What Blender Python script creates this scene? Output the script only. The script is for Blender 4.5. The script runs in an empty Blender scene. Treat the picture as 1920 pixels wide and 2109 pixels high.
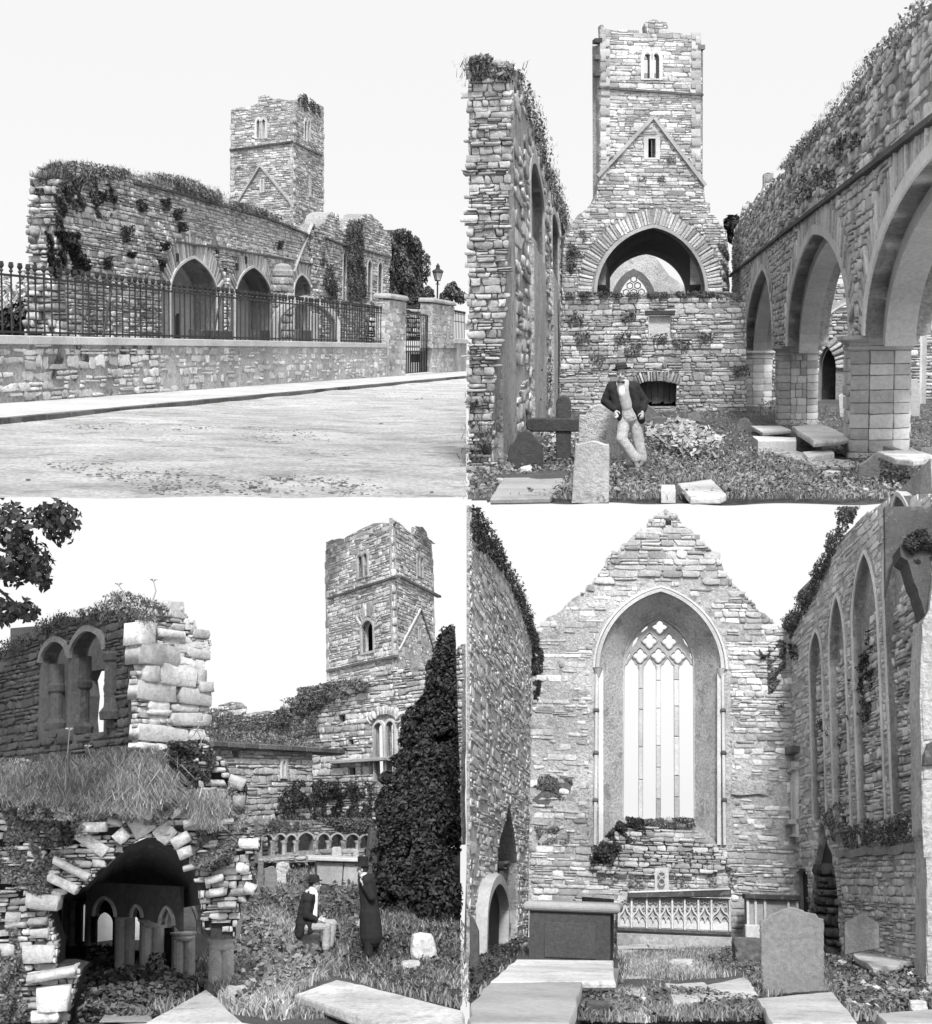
import bpy, bmesh, math, random
import numpy as np
from mathutils import Vector, Matrix
from mathutils.geometry import tessellate_polygon
R_ = math.radians
scene = bpy.context.scene
COL = scene.collection

# ------------------------------------------------------------------ camera
IMW, IMH = 1920.0, 2109.0
FOV = R_(40.0)
FPX = IMH/2/math.tan(FOV/2)
PITCH = R_(14.9)
CAM = Vector((0, 0, 0.75))
cam_d = bpy.data.cameras.new('camera'); cam = bpy.data.objects.new('camera', cam_d); COL.objects.link(cam)
cam_d.sensor_fit = 'VERTICAL'; cam_d.angle = FOV; cam_d.clip_start = 0.1; cam_d.clip_end = 4000
cam.location = CAM; cam.rotation_euler = (math.pi/2+PITCH, 0, 0)
scene.camera = cam
CF = Vector((0, math.cos(PITCH), math.sin(PITCH))); CU = Vector((0, -math.sin(PITCH), math.cos(PITCH))); CR = Vector((1, 0, 0))

# ------------------------------------------------------------------ sky, sun, exposure
SUN_EL, SUN_AZ = R_(38), R_(176)          # azimuth clockwise from +Y: behind the camera, a little to its right
w = bpy.data.worlds.new('World'); scene.world = w; w.use_nodes = True
nt = w.node_tree; nt.nodes.clear()
out = nt.nodes.new('ShaderNodeOutputWorld'); bg = nt.nodes.new('ShaderNodeBackground')
sky = nt.nodes.new('ShaderNodeTexSky'); sky.sky_type = 'NISHITA'; sky.sun_disc = False
sky.sun_elevation = SUN_EL; sky.sun_rotation = SUN_AZ
sky.air_density = 1.0; sky.dust_density = 6.0; sky.ozone_density = 1.0
# grey plate of an overcast day: the clear sky mostly veiled by an even cloud layer, the same all round
tcn = nt.nodes.new('ShaderNodeTexCoord'); sx = nt.nodes.new('ShaderNodeSeparateXYZ'); cx = nt.nodes.new('ShaderNodeCombineXYZ')
mz = nt.nodes.new('ShaderNodeMath'); mz.operation = 'MAXIMUM'; mz.inputs[1].default_value = 0.06
nt.links.new(tcn.outputs['Generated'], sx.inputs[0]); nt.links.new(sx.outputs[0], cx.inputs[0]); nt.links.new(sx.outputs[1], cx.inputs[1])
nt.links.new(sx.outputs[2], mz.inputs[0]); nt.links.new(mz.outputs[0], cx.inputs[2]); nt.links.new(cx.outputs[0], sky.inputs[0])
bw = nt.nodes.new('ShaderNodeRGBToBW'); ma = nt.nodes.new('ShaderNodeMath'); ma.operation = 'MULTIPLY_ADD'
ma.inputs[1].default_value = 0.35; ma.inputs[2].default_value = 4.4
nt.links.new(sky.outputs[0], bw.inputs[0]); nt.links.new(bw.outputs[0], ma.inputs[0]); nt.links.new(ma.outputs[0], bg.inputs[0]); nt.links.new(bg.outputs[0], out.inputs[0])
bg.inputs[1].default_value = 0.11
sun_d = bpy.data.lights.new('sun', 'SUN'); sun = bpy.data.objects.new('sun', sun_d); COL.objects.link(sun)
sun_d.energy = 2.5; sun_d.angle = R_(8); sun_d.color = (1, 1, 1)
sdir = Vector((math.sin(SUN_AZ)*math.cos(SUN_EL), math.cos(SUN_AZ)*math.cos(SUN_EL), math.sin(SUN_EL)))
sun.rotation_euler = sdir.to_track_quat('Z', 'Y').to_euler()
sun.location = (30, -40, 60)
scene.view_settings.view_transform = 'Standard'; scene.view_settings.look = 'None'
scene.view_settings.exposure = 0.78; scene.view_settings.gamma = 1.0; scene.view_settings.use_curve_mapping = False
scene.render.engine = 'CYCLES'
scene.cycles.max_bounces = 4; scene.cycles.diffuse_bounces = 3; scene.cycles.use_denoising = True

rng = random.Random(7)
nprng = np.random.default_rng(7)

# ------------------------------------------------------------------ stages: the four places, each with its own ground and horizon
class Stage:
    def __init__(s, name, ox, oy, k, vp, h, prof=None, S=1.0):
        s.name, s.ox, s.oy, s.k, s.h, s.S = name, ox, oy, k, h, S
        s.prof = prof
        F = s.dworld(*vp).normalized()
        U = (CU - CU.dot(F)*F).normalized(); Rr = F.cross(U)
        s.R3 = Matrix((Rr, F, U)).transposed()
        s.R3t = s.R3.transposed()
        s.M = Matrix.Translation(CAM - s.R3 @ Vector((0, 0, h))) @ s.R3.to_4x4()
    def dworld(s, x, y):
        X, Y = s.ox + x*s.k, s.oy + y*s.k
        return CF*FPX + CR*(X-960) - CU*(Y-IMH/2)
    def ray(s, x, y):
        d = s.R3t @ s.dworld(x, y)
        return d/d.y
    def at(s, x, y, Y): return Vector((0, 0, s.h)) + s.ray(x, y)*Y
    def gz(s, Y):
        if not s.prof: return 0.0
        p = s.prof
        for (a, za), (b, zb) in zip(p, p[1:]):
            if Y <= b: return za + (zb-za)*max(0, (Y-a))/(b-a)
        return p[-1][1]
    def gnd(s, x, y, z=0.0):
        r = s.ray(x, y)
        if not s.prof:
            if r.z > -1e-4: r.z = -1e-4
            return Vector((0, 0, s.h)) + r*((z-s.h)/r.z)
        lo, hi = 3.0, 60.0
        for _ in range(50):
            m = (lo+hi)/2
            if s.h + r.z*m > s.gz(m) + z: lo = m
            else: hi = m
        return Vector((0, 0, s.h)) + r*lo
    def depth(s, x, y): return s.gnd(x, y).y

class Plane:                                  # a vertical plane through two points; u to the right, v up, n towards the viewer
    def __init__(s, st, A, B):
        s.st = st; s.A = Vector((A.x, A.y, 0)); d = Vector((B.x-A.x, B.y-A.y, 0))
        s.L = d.length; s.u = d.normalized(); s.v = Vector((0, 0, 1)); s.n = s.u.cross(s.v)
    def uv(s, x, y):
        r = s.st.ray(x, y); o = Vector((0, 0, s.st.h))
        t = (s.A-o).dot(s.n)/r.dot(s.n)
        P = o + r*t
        return ((P-s.A).dot(s.u), P.z)
    def uvs(s, pts): return [s.uv(*p) for p in pts]
    def P(s, u, v, n=0.0): return s.A + s.u*u + s.n*n + Vector((0, 0, v))
    def shifted(s, n):
        q = Plane(s.st, s.A + s.n*n, s.A + s.u*s.L + s.n*n); return q
def plane_px(st, x0, Y0, x1, Y1):             # plane through the columns x0 (at depth Y0) and x1 (at depth Y1)
    return Plane(st, st.at(x0, 1300, Y0), st.at(x1, 1300, Y1))

# ------------------------------------------------------------------ materials
MATS = {}
def mat(name, base, var=0.25, fine=0.25, coarse=0.3, sc=1.0, bump=0.4, rough=0.9, spots=0.0, spot_val=0.6, spot_sc=5.0, stretch=None, metal=0.0, aniso=None):
    if name in MATS: return MATS[name]
    m = bpy.data.materials.new(name); m.use_nodes = True; t = m.node_tree; N = t.nodes; L = t.links
    b = N['Principled BSDF']; b.inputs['Roughness'].default_value = rough; b.inputs['Metallic'].default_value = metal
    b.inputs['Specular IOR Level'].default_value = 0.25
    geo = N.new('ShaderNodeNewGeometry'); oi = N.new('ShaderNodeObjectInfo')
    def math_(op, a, c, clamp=False):
        n = N.new('ShaderNodeMath'); n.operation = op; n.use_clamp = clamp
        for i, q in enumerate((a, c)):
            if isinstance(q, (int, float)): n.inputs[i].default_value = q
            else: L.new(q, n.inputs[i])
        return n.outputs[0]
    pos = geo.outputs['Position']
    if stretch:
        mp = N.new('ShaderNodeVectorMath'); mp.operation = 'MULTIPLY'; mp.inputs[1].default_value = stretch
        L.new(pos, mp.inputs[0]); pos = mp.outputs[0]
    def noise(scale, detail=3, rough_=0.6):
        n = N.new('ShaderNodeTexNoise'); n.inputs['Scale'].default_value = scale; n.inputs['Detail'].default_value = detail
        n.inputs['Roughness'].default_value = rough_; L.new(pos, n.inputs['Vector']); return n.outputs['Fac']
    rnd = math_('FRACT', math_('ADD', oi.outputs['Random'], geo.outputs['Random Per Island']), 0)
    val = math_('MULTIPLY_ADD', rnd, 2*var); N[-1].inputs[2].default_value = 1-var
    def modulate(val, f, amp):
        q = math_('SUBTRACT', f, 0.5); q = math_('MULTIPLY', q, amp*4); q = math_('ADD', q, 1.0); q = math_('MAXIMUM', q, 0.15)
        return math_('MULTIPLY', val, q)
    nf = noise(13*sc, 6, 0.75)
    if fine: val = modulate(val, nf, fine)
    if coarse: val = modulate(val, noise(0.55*sc, 3), coarse)
    val = math_('MULTIPLY', val, base)
    if spots:
        f = noise(spot_sc*sc, 4, 0.65)
        r = N.new('ShaderNodeMapRange'); r.inputs[1].default_value = 0.56; r.inputs[2].default_value = 0.64; L.new(f, r.inputs[0])
        k = math_('MULTIPLY', r.outputs[0], spots)
        mx = N.new('ShaderNodeMix'); mx.data_type = 'FLOAT'; L.new(k, mx.inputs[0]); L.new(val, mx.inputs[2]); mx.inputs[3].default_value = spot_val
        val = mx.outputs[0]
    val = math_('MINIMUM', val, 0.85)
    L.new(val, b.inputs['Base Color'])
    if bump:
        bp = N.new('ShaderNodeBump'); bp.inputs['Strength'].default_value = bump; bp.inputs['Distance'].default_value = 0.16/sc
        L.new(nf, bp.inputs['Height']); L.new(bp.outputs[0], b.inputs['Normal'])
    MATS[name] = m
    return m
def sm(kind, st):                              # the shared palette, grain scaled to the place
    sc = 1.0/st.S; n = kind + '_' + st.name
    P = dict(
        stone=dict(base=.36, var=.4, fine=.42, coarse=.35, spots=.5, spot_val=.55, spot_sc=4),
        stone_light=dict(base=.48, var=.28, fine=.36, coarse=.25, spots=.4, spot_val=.25, spot_sc=6),
        stone_pale=dict(base=.47, var=.46, fine=.42, coarse=.35, spots=.4, spot_val=.2, spot_sc=5),
        stone_wall=dict(base=.6, var=.3, fine=.42, coarse=.3, spots=.5, spot_val=.15, spot_sc=3),
        mortar_patch=dict(base=.42, var=0, fine=.6, coarse=.4, spots=.9, spot_val=.05, spot_sc=1.6, bump=.8),
        stone_black_shade=dict(base=.05, var=.4, fine=.4, coarse=.4, spots=.3, spot_val=.12, spot_sc=5),  # dark stone with part of its shade put into the colour
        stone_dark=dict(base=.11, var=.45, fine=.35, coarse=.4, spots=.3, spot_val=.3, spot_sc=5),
        mortar=dict(base=.34, var=.0, fine=.6, coarse=.4, spots=.5, spot_val=.3, spot_sc=3, bump=.8),
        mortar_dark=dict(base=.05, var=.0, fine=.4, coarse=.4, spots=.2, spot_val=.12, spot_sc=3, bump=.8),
        mortar_light=dict(base=.33, var=.0, fine=.55, coarse=.4, spots=.5, spot_val=.15, spot_sc=4, bump=.8),
        plaster=dict(base=.54, var=.0, fine=.55, coarse=.35, spots=.55, spot_val=.2, spot_sc=2.4, bump=.9),
        plaster_streak=dict(base=.56, var=.0, fine=.65, coarse=.35, spots=.75, spot_val=.1, spot_sc=5, bump=1.0),
        ashlar=dict(base=.42, var=.3, fine=.22, coarse=.25, spots=.3, spot_val=.55, spot_sc=5, bump=.3),
        dressed=dict(base=.38, var=.1, fine=.25, coarse=.3, bump=.3),
        dressed_light=dict(base=.55, var=.1, fine=.22, coarse=.25, bump=.3),
        slab=dict(base=.5, var=.15, fine=.36, coarse=.35, spots=.45, spot_val=.2, spot_sc=3, bump=.5),
        slab_mid=dict(base=.3, var=.1, fine=.25, coarse=.3, spots=.3, spot_val=.15, spot_sc=2, bump=.3),
        tomb_dark=dict(base=.07, var=.1, fine=.35, coarse=.25, bump=.4),
        grave_mid=dict(base=.17, var=.1, fine=.35, coarse=.25, spots=.25, spot_val=.3, bump=.4),
        grave_rough=dict(base=.85, var=.0, fine=.6, coarse=.2, spots=.6, spot_val=.2, spot_sc=9, bump=1.0),
        soil=dict(base=.10, var=0, fine=.45, coarse=.4, bump=.8),
        path=dict(base=.28, var=0, fine=.35, coarse=.4, bump=.6),
        leaf=dict(base=.1, var=.6, fine=0, coarse=.3, bump=0, rough=.6),
        leaf_dark=dict(base=.034, var=.6, fine=0, coarse=.3, bump=0, rough=.55),
        leaf_pale=dict(base=.17, var=.5, fine=0, coarse=.3, bump=0, rough=.6),
        leaf_bright=dict(base=.3, var=.5, fine=0, coarse=.1, bump=0, rough=.6),
        grass=dict(base=.2, var=.6, fine=0, coarse=.4, bump=0, rough=.7),
        grass_pale=dict(base=.32, var=.5, fine=0, coarse=.3, bump=0, rough=.7),
        bark=dict(base=.07, var=.2, fine=.4, coarse=.2),
        wood=dict(base=.07, var=.25, fine=.35, coarse=.2),
        iron=dict(base=.035, var=.3, fine=.2, coarse=.2, bump=.1, rough=.6),
        dark_cloth=dict(base=.022, var=0, fine=.3, coarse=.2, bump=.3),
        mid_cloth=dict(base=.26, var=0, fine=.25, coarse=.2, bump=.3),
        light_cloth=dict(base=.46, var=0, fine=.3, coarse=.2, bump=.6),
        sunlit_white=dict(base=.85, var=0, fine=.1, coarse=.1, bump=.2),  # near white, so that a wall in shade looks sunlit
        white_cloth=dict(base=.75, var=0, fine=.08, coarse=.0, bump=.1),
        skin=dict(base=.45, var=0, fine=.05, coarse=0, bump=0, rough=.6),
        hair=dict(base=.04, var=0, fine=.3, coarse=0, bump=.3),
    )[kind]
    return mat(n, sc=sc, **P)

# ------------------------------------------------------------------ mesh building
class MB:
    def __init__(s): s.v = []; s.f = []
    def add(s, vs, fs):
        o = len(s.v); s.v += [Vector(p) for p in vs]; s.f += [tuple(i+o for i in f) for f in fs]; return s
    def box(s, c, ax, ay, az):               # centre and three half-axes
        c, ax, ay, az = Vector(c), Vector(ax), Vector(ay), Vector(az)
        vs = [c + ax*i + ay*j + az*k for k in (-1, 1) for j in (-1, 1) for i in (-1, 1)]
        return s.add(vs, [(0, 2, 3, 1), (4, 5, 7, 6), (0, 1, 5, 4), (2, 6, 7, 3), (0, 4, 6, 2), (1, 3, 7, 5)])
    def rings(s, rings, cap=True):
        n = len(rings[0]); vs = [p for r in rings for p in r]; fs = []
        for a in range(len(rings)-1):
            for i in range(n):
                j = (i+1) % n; fs.append((a*n+i, a*n+j, (a+1)*n+j, (a+1)*n+i))
        if cap: fs.append(tuple(range(n-1, -1, -1))); fs.append(tuple((len(rings)-1)*n+i for i in range(n)))
        return s.add(vs, fs)
    def lathe(s, c, prof, n=12, axis=Vector((0, 0, 1)), ph=0.0, sx=1.0, sy=1.0):   # prof: (radius, height)
        c = Vector(c); rot = axis.normalized().to_track_quat('Z', 'Y')
        rg = [[c + rot @ Vector((r*sx*math.cos(ph+2*math.pi*i/n), r*sy*math.sin(ph+2*math.pi*i/n), z)) for i in range(n)] for r, z in prof]
        return s.rings(rg)
    def tube(s, pts, rad, n=8):
        pts = [Vector(p) for p in pts]; rg = []
        if not hasattr(rad, '__len__'): rad = [rad]*len(pts)
        for i, p in enumerate(pts):
            d = (pts[min(i+1, len(pts)-1)] - pts[max(i-1, 0)]).normalized()
            q = d.to_track_quat('Z', 'Y')
            rg.append([p + q @ Vector((rad[i]*math.cos(2*math.pi*k/n), rad[i]*math.sin(2*math.pi*k/n), 0)) for k in range(n)])
        return s.rings(rg)
    def ell(s, c, r, n=10, m=7, rot=None):
        c = Vector(c); rg = []
        for j in range(m+1):
            t = math.pi*(j/m) ; t = min(max(t, 0.12), math.pi-0.12)
            ring = []
            for i in range(n):
                p = Vector((r[0]*math.sin(t)*math.cos(2*math.pi*i/n), r[1]*math.sin(t)*math.sin(2*math.pi*i/n), -r[2]*math.cos(t)))
                if rot: p = rot @ p
                ring.append(c+p)
            rg.append(ring)
        return s.rings(rg)
    def prism(s, pl, poly, n0, n1, holes=(), back=True):    # polygon in a plane, extruded along its normal
        loops = [list(poly)] + [list(h) for h in holes]
        tris = tessellate_polygon([[Vector((a, b, 0)) for a, b in lp] for lp in loops])
        flat = [q for lp in loops for q in lp]; k = len(flat)
        vs = [pl.P(a, b, n1) for a, b in flat] + [pl.P(a, b, n0) for a, b in flat]
        fs = [tuple(t) for t in tris]
        if back: fs += [tuple(i+k for i in reversed(t)) for t in tris]
        o = 0
        for lp in loops:
            m = len(lp)
            for i in range(m):
                a, b = o+i, o+(i+1) % m; fs.append((a, b, b+k, a+k))
            o += m
        return s.add(vs, fs)
    def plate(s, pl, poly, n0, n1, ch=0.0):    # prism with a chamfered front rim
        if ch <= 0: return s.prism(pl, poly, n0, n1)
        ins = inset(poly, ch)
        tris = tessellate_polygon([[Vector((a, b, 0)) for a, b in ins]])
        k = len(poly)
        vs = [pl.P(a, b, n1) for a, b in ins] + [pl.P(a, b, n1-ch) for a, b in poly] + [pl.P(a, b, n0+ch) for a, b in poly] + [pl.P(a, b, n0) for a, b in ins]
        fs = [tuple(t) for t in tris] + [tuple(i+3*k for i in t) for t in tris]
        for q in range(3):
            for i in range(k):
                j = (i+1) % k; fs.append((q*k+i, q*k+j, (q+1)*k+j, (q+1)*k+i))
        return s.add(vs, fs)
    def band(s, pl, path, w, n0, n1, closed=False):    # flat strip along a path in a plane, w to its left
        m = len(path); vs = []; off = []
        for i in range(m):
            a = path[(i-1) % m] if (closed or i) else path[i]; b = path[(i+1) % m] if (closed or i < m-1) else path[i]
            d = Vector((b[0]-a[0], b[1]-a[1])); d = d.normalized() if d.length > 1e-9 else Vector((1, 0))
            off.append((path[i][0]-d.y*w, path[i][1]+d.x*w))
        for i in range(m):
            (a, b), (c, d) = path[i], off[i]
            vs += [pl.P(a, b, n0), pl.P(a, b, n1), pl.P(c, d, n1), pl.P(c, d, n0)]
        fs = []
        for i in range(m if closed else m-1):
            j = (i+1) % m
            for q in range(4): fs.append((i*4+q, i*4+(q+1) % 4, j*4+(q+1) % 4, j*4+q))
        if not closed: fs += [(0, 1, 2, 3), (m*4-4, m*4-3, m*4-2, m*4-1)]
        return s.add(vs, fs)
def inset(poly, d):
    m = len(poly); A = sum(poly[i][0]*poly[(i+1) % m][1]-poly[(i+1) % m][0]*poly[i][1] for i in range(m))
    sg = 1 if A > 0 else -1; out = []
    for i in range(m):
        p, q, r = Vector(poly[i-1]), Vector(poly[i]), Vector(poly[(i+1) % m])
        a = (q-p); b = (r-q)
        if a.length < 1e-9 or b.length < 1e-9: out.append(tuple(q)); continue
        a.normalize(); b.normalize()
        n = Vector((-a.y-b.y, a.x+b.x))*sg
        if n.length < 1e-6: out.append(tuple(q)); continue
        n.normalize(); out.append((q.x+n.x*d, q.y+n.y*d))
    return out
def fast_mesh(name, V, F):
    me = bpy.data.meshes.new(name); V = np.asarray(V, np.float32); F = np.asarray(F, np.int32)
    me.vertices.add(len(V)); me.vertices.foreach_set('co', V.ravel())
    k = F.shape[1]; me.loops.add(F.size); me.loops.foreach_set('vertex_index', F.ravel())
    me.polygons.add(len(F)); me.polygons.foreach_set('loop_start', np.arange(0, F.size, k, dtype=np.int32))
    me.update(calc_edges=True); return me

# ------------------------------------------------------------------ things and parts
def setp(o, label=None, cat=None, group=None, kind=None):
    for k, q in (('label', label), ('category', cat), ('group', group), ('kind', kind)):
        if q: o[k] = q
class Thing:
    def __init__(s, st, name, label, cat, base, group=None):
        s.st = st; s.base = Vector(base); o = bpy.data.objects.new(name, None); COL.objects.link(o)
        o.empty_display_size = 0.1; o.matrix_world = st.M @ Matrix.Translation(s.base); setp(o, label, cat, group); s.o = o
    def part(s, name, mb, m, parent=None, kind=None, smooth=False, label=None):
        me = bpy.data.meshes.new(name); me.from_pydata([p-s.base for p in mb.v], [], mb.f)
        return s._link(name, me, m, parent, kind, smooth, label)
    def arr(s, name, V, F, m, parent=None, kind=None, smooth=False):
        me = fast_mesh(name, np.asarray(V)-np.array(s.base), F)
        return s._link(name, me, m, parent, kind, smooth, None)
    def _link(s, name, me, m, parent, kind, smooth, label):
        if smooth: me.polygons.foreach_set('use_smooth', [True]*len(me.polygons))
        me.materials.append(m); o = bpy.data.objects.new(name, me); COL.objects.link(o); o.parent = parent or s.o
        setp(o, label=label, kind=kind); return o
    def inst(s, name, me, mtx, parent=None):     # a piece that shares its mesh
        o = bpy.data.objects.new(name, me); COL.objects.link(o); o.parent = parent or s.o
        o.matrix_basis = Matrix.Translation(-s.base) @ mtx; return o
def single(st, name, mb, m, label=None, cat=None, base=None, group=None, kind=None, smooth=False):
    base = Vector(base) if base is not None else Vector((0, 0, 0))
    me = bpy.data.meshes.new(name); me.from_pydata([p-base for p in mb.v], [], mb.f)
    if smooth: me.polygons.foreach_set('use_smooth', [True]*len(me.polygons))
    me.materials.append(m); o = bpy.data.objects.new(name, me); COL.objects.link(o)
    o.matrix_world = st.M @ Matrix.Translation(base); setp(o, label, cat, group, kind); return o
def single_arr(st, name, V, F, m, label=None, cat=None, base=None, group=None, kind=None):
    base = Vector(base) if base is not None else Vector((0, 0, 0))
    me = fast_mesh(name, np.asarray(V)-np.array(base), F); me.materials.append(m)
    o = bpy.data.objects.new(name, me); COL.objects.link(o); o.matrix_world = st.M @ Matrix.Translation(base)
    setp(o, label, cat, group, kind); return o

# ------------------------------------------------------------------ stones
def stone_proto(r, jit, ch, rough):
    base = [(-.5, -.5), (0, -.5), (.5, -.5), (.5, 0), (.5, .5), (0, .5), (-.5, .5), (-.5, 0)]
    o = []; cut = r.randrange(4)*2 if r.random() < .4 else -1; tp = r.uniform(-jit, jit)*.7; tq = r.uniform(-jit, jit)*.5
    for i, (a, b) in enumerate(base):
        k = 1 - r.uniform(0, jit*.3)*(i % 2 == 0) - r.uniform(-.1, .25)*jit*(i % 2) - (jit*.9 if i == cut else 0)
        o.append((a*k*(1+tp*b) + r.uniform(-jit, jit)*.3, b*k*(1+tq*a*2) + r.uniform(-jit, jit)*.3))
    sx_, sy_ = r.uniform(-rough, rough)*.9, r.uniform(-rough, rough)*.9
    V = [(a, b, -1.0) for a, b in o] + [(a, b, .72+r.uniform(-rough, rough)+a*sx_+b*sy_) for a, b in o]
    V += [(a*(1-ch*r.uniform(.3, 1.7)), b*(1-ch*1.5*r.uniform(.3, 1.7)), 1+r.uniform(-rough, rough)+a*sx_+b*sy_) for a, b in o] + [(r.uniform(-.15, .15), r.uniform(-.15, .15), 1+r.uniform(-rough, rough*1.3))]
    F = []
    for q in range(2):
        for i in range(8):
            j = (i+1) % 8; F += [(q*8+i, q*8+j, (q+1)*8+j), (q*8+i, (q+1)*8+j, (q+1)*8+i)]
    F += [(16+i, 16+(i+1) % 8, 24) for i in range(8)]
    return np.array(V), np.array(F)
_r = random.Random(3)
PROTO = {'wild': [stone_proto(_r, .42, .06, .2) for _ in range(24)],
         'rubble': [stone_proto(_r, .22, .05, .18) for _ in range(28)],
         'ashlar': [stone_proto(_r, .04, .05, .05) for _ in range(8)],
         'block': [stone_proto(_r, .12, .06, .12) for _ in range(14)]}
_pc = {}
def proto_mesh(kind, i, m):
    key = (kind, i, m.name)
    if key not in _pc:
        V, F = PROTO[kind][i]; me = fast_mesh('stone_'+kind, V, F); me.materials.append(m); _pc[key] = me
    return _pc[key]
def pin(poly, P):                              # points inside polygon
    x, y = P[:, 0], P[:, 1]; ins = np.zeros(len(P), bool); m = len(poly)
    for i in range(m):
        (x0, y0), (x1, y1) = poly[i], poly[(i+1) % m]
        if y0 == y1: continue
        c = ((y0 > y) != (y1 > y)) & (x < (x1-x0)*(y-y0)/(y1-y0)+x0); ins ^= c
    return ins
def courses(poly, holes, sh, sw, r, gap, split=.25, need=3):
    us = [p[0] for p in poly]; vs = [p[1] for p in poly]; out = []
    v = min(vs); top = max(vs)
    while v < top:
        h = r.uniform(*sh); u = min(us)-r.uniform(0, sw[1])
        while u < max(us):
            wd = r.uniform(*sw)*(0.6+0.8*r.random())
            if r.random() < split and h > sh[0]*1.1:
                k = r.uniform(.35, .65); out.append((u+wd/2, v+h*k/2, wd-gap, h*k-gap)); out.append((u+wd/2, v+h*(k+1)/2, wd-gap, h*(1-k)-gap))
            else: out.append((u+wd/2, v+h/2+r.uniform(-.08, .08)*h, wd-gap, h-gap))
            u += wd
        v += h
    res = []
    for lv in range(4):                       # stones that cross the edge are cut shorter until they fit
        if not len(out): break
        C = np.array(out); cnt = np.zeros(len(C), int); okh = np.ones(len(C), bool)
        for a, b in ((-.48, -.45), (.48, -.45), (-.48, .45), (.48, .45)):
            Q = np.stack([C[:, 0]+a*C[:, 2], C[:, 1]+b*C[:, 3]], 1); cnt += pin(poly, Q)
            for hpoly in holes: okh &= ~pin(hpoly, Q)
        Q = C[:, :2]; ok = pin(poly, Q) & (cnt >= need) & okh
        for hpoly in holes: ok &= ~pin(hpoly, Q)
        res += [tuple(c) for c in C[ok]]; out = []
        for c, k in zip(C[~ok], cnt[~ok]):
            if lv < 3 and (k > 0 or lv == 0) and c[2] > sw[0]*.2: out += [(c[0]-c[2]/4, c[1], c[2]/2-gap/2, c[3]), (c[0]+c[2]/4, c[1], c[2]/2-gap/2, c[3])]
    return res
def lay(T, pl, cells, m, proud, kind='rubble', limit=300, name='stone', rot=None, seed=1, keep=1.0, parent=None, rubble='rubble'):
    """cells (u, v, w, h[, angle]) on a plane: the largest become stones of their own, the rest one joined part"""
    r = random.Random(seed); cells = [c for c in cells if r.random() < keep and c[2] > 0 and c[3] > 0]
    st = pl.st
    def show(c): return c[2]*c[3]/max(1, pl.P(c[0], c[1]).y)**2
    cells.sort(key=show, reverse=True)
    SV, SF, off = [], [], 0; B = np.array((pl.u, pl.v, pl.n)).T
    for idx, c in enumerate(cells):
        ang = (c[4] if len(c) > 4 else 0) + r.uniform(-.035, .035)*(kind == 'rubble')
        d = proud*r.uniform(.35, 1.25); pi = r.randrange(len(PROTO[kind])); fl = r.choice((-1, 1))
        ca, sa = math.cos(ang), math.sin(ang)
        L = np.array(((ca*c[2]*fl, -sa*c[3]*fl, 0), (sa*c[2]*fl, ca*c[3]*fl, 0), (0, 0, d)))
        A = B @ L; o = pl.P(c[0], c[1], 0)
        if idx < limit:
            mtx = Matrix(((A[0, 0], A[0, 1], A[0, 2], o.x), (A[1, 0], A[1, 1], A[1, 2], o.y), (A[2, 0], A[2, 1], A[2, 2], o.z), (0, 0, 0, 1)))
            T.inst(name, proto_mesh(kind, pi, m), mtx, parent)
        else:
            V, F = PROTO[kind][pi]; SV.append(V @ A.T + np.array(o)); SF.append(F+off); off += len(V)
    if SV: T.arr(rubble, np.concatenate(SV), np.concatenate(SF), m, parent, kind='stuff')
def arc(u0, u1, vs, va, n=10, u_ap=None, sharp=1.18):       # pointed arch: from left springing over the apex to the right springing
    c = (u0+u1)/2 if u_ap is None else u_ap; out = []
    for side, a in ((0, c-u0), (1, u1-c)):
        rr = va-vs; k = max(1.0, a*sharp/rr); a /= k; cc = (rr*rr-a*a)/(2*a); Rr = a+cc; tm = math.atan2(rr, cc)
        seg = [((Rr*math.cos(tm*i/n)-cc)*k, Rr*math.sin(tm*i/n)) for i in range(n+1)]
        if side == 0: out += [(c-x, vs+y) for x, y in seg]
        else: out += [(c+x, vs+y) for x, y in reversed(seg)][1:]
    return out
def arch_px(pl, L, Rt, apex, n=10):             # springing points and apex in picture coordinates on that plane
    a, b, c = pl.uv(*L), pl.uv(*Rt), pl.uv(*apex); vs = (a[1]+b[1])/2
    return arc(a[0], b[0], vs, c[1], n, c[0], 1.45 if pl.st.name == 'TL' else 1.18)
def opening(ar, vb): return [(ar[0][0], vb)] + ar + [(ar[-1][0], vb)]
def voussoirs(path, depth, wd, r, gap=.0, off=0.0):   # wedge cells around an arch path
    out = []; seg = []; tot = 0
    for (a, b) in zip(path, path[1:]): seg.append((tot, a, b)); tot += math.dist(a, b)
    s_ = 0
    while s_ < tot:
        w_ = wd*r.uniform(.75, 1.25); m = min(s_+w_/2, tot)
        for t0, a, b in reversed(seg):
            if m >= t0:
                l = math.dist(a, b); k = min(1, (m-t0)/l) if l else 0; x, y = a[0]+(b[0]-a[0])*k, a[1]+(b[1]-a[1])*k
                d = ((b[0]-a[0])/l, (b[1]-a[1])/l); break
        nx, ny = -d[1], d[0]; dd = depth*r.uniform(.85, 1.15)
        out.append((x+nx*(off+dd/2), y+ny*(off+dd/2), dd, w_-gap, math.atan2(ny, nx))); s_ += w_
    return out
def offset_path(path, d):                       # the path moved d to its left
    out = []; m = len(path)
    for i in range(m):
        a, b = path[max(i-1, 0)], path[min(i+1, m-1)]; l = math.dist(a, b) or 1
        out.append((path[i][0]-(b[1]-a[1])/l*d, path[i][1]+(b[0]-a[0])/l*d))
    return out
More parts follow.
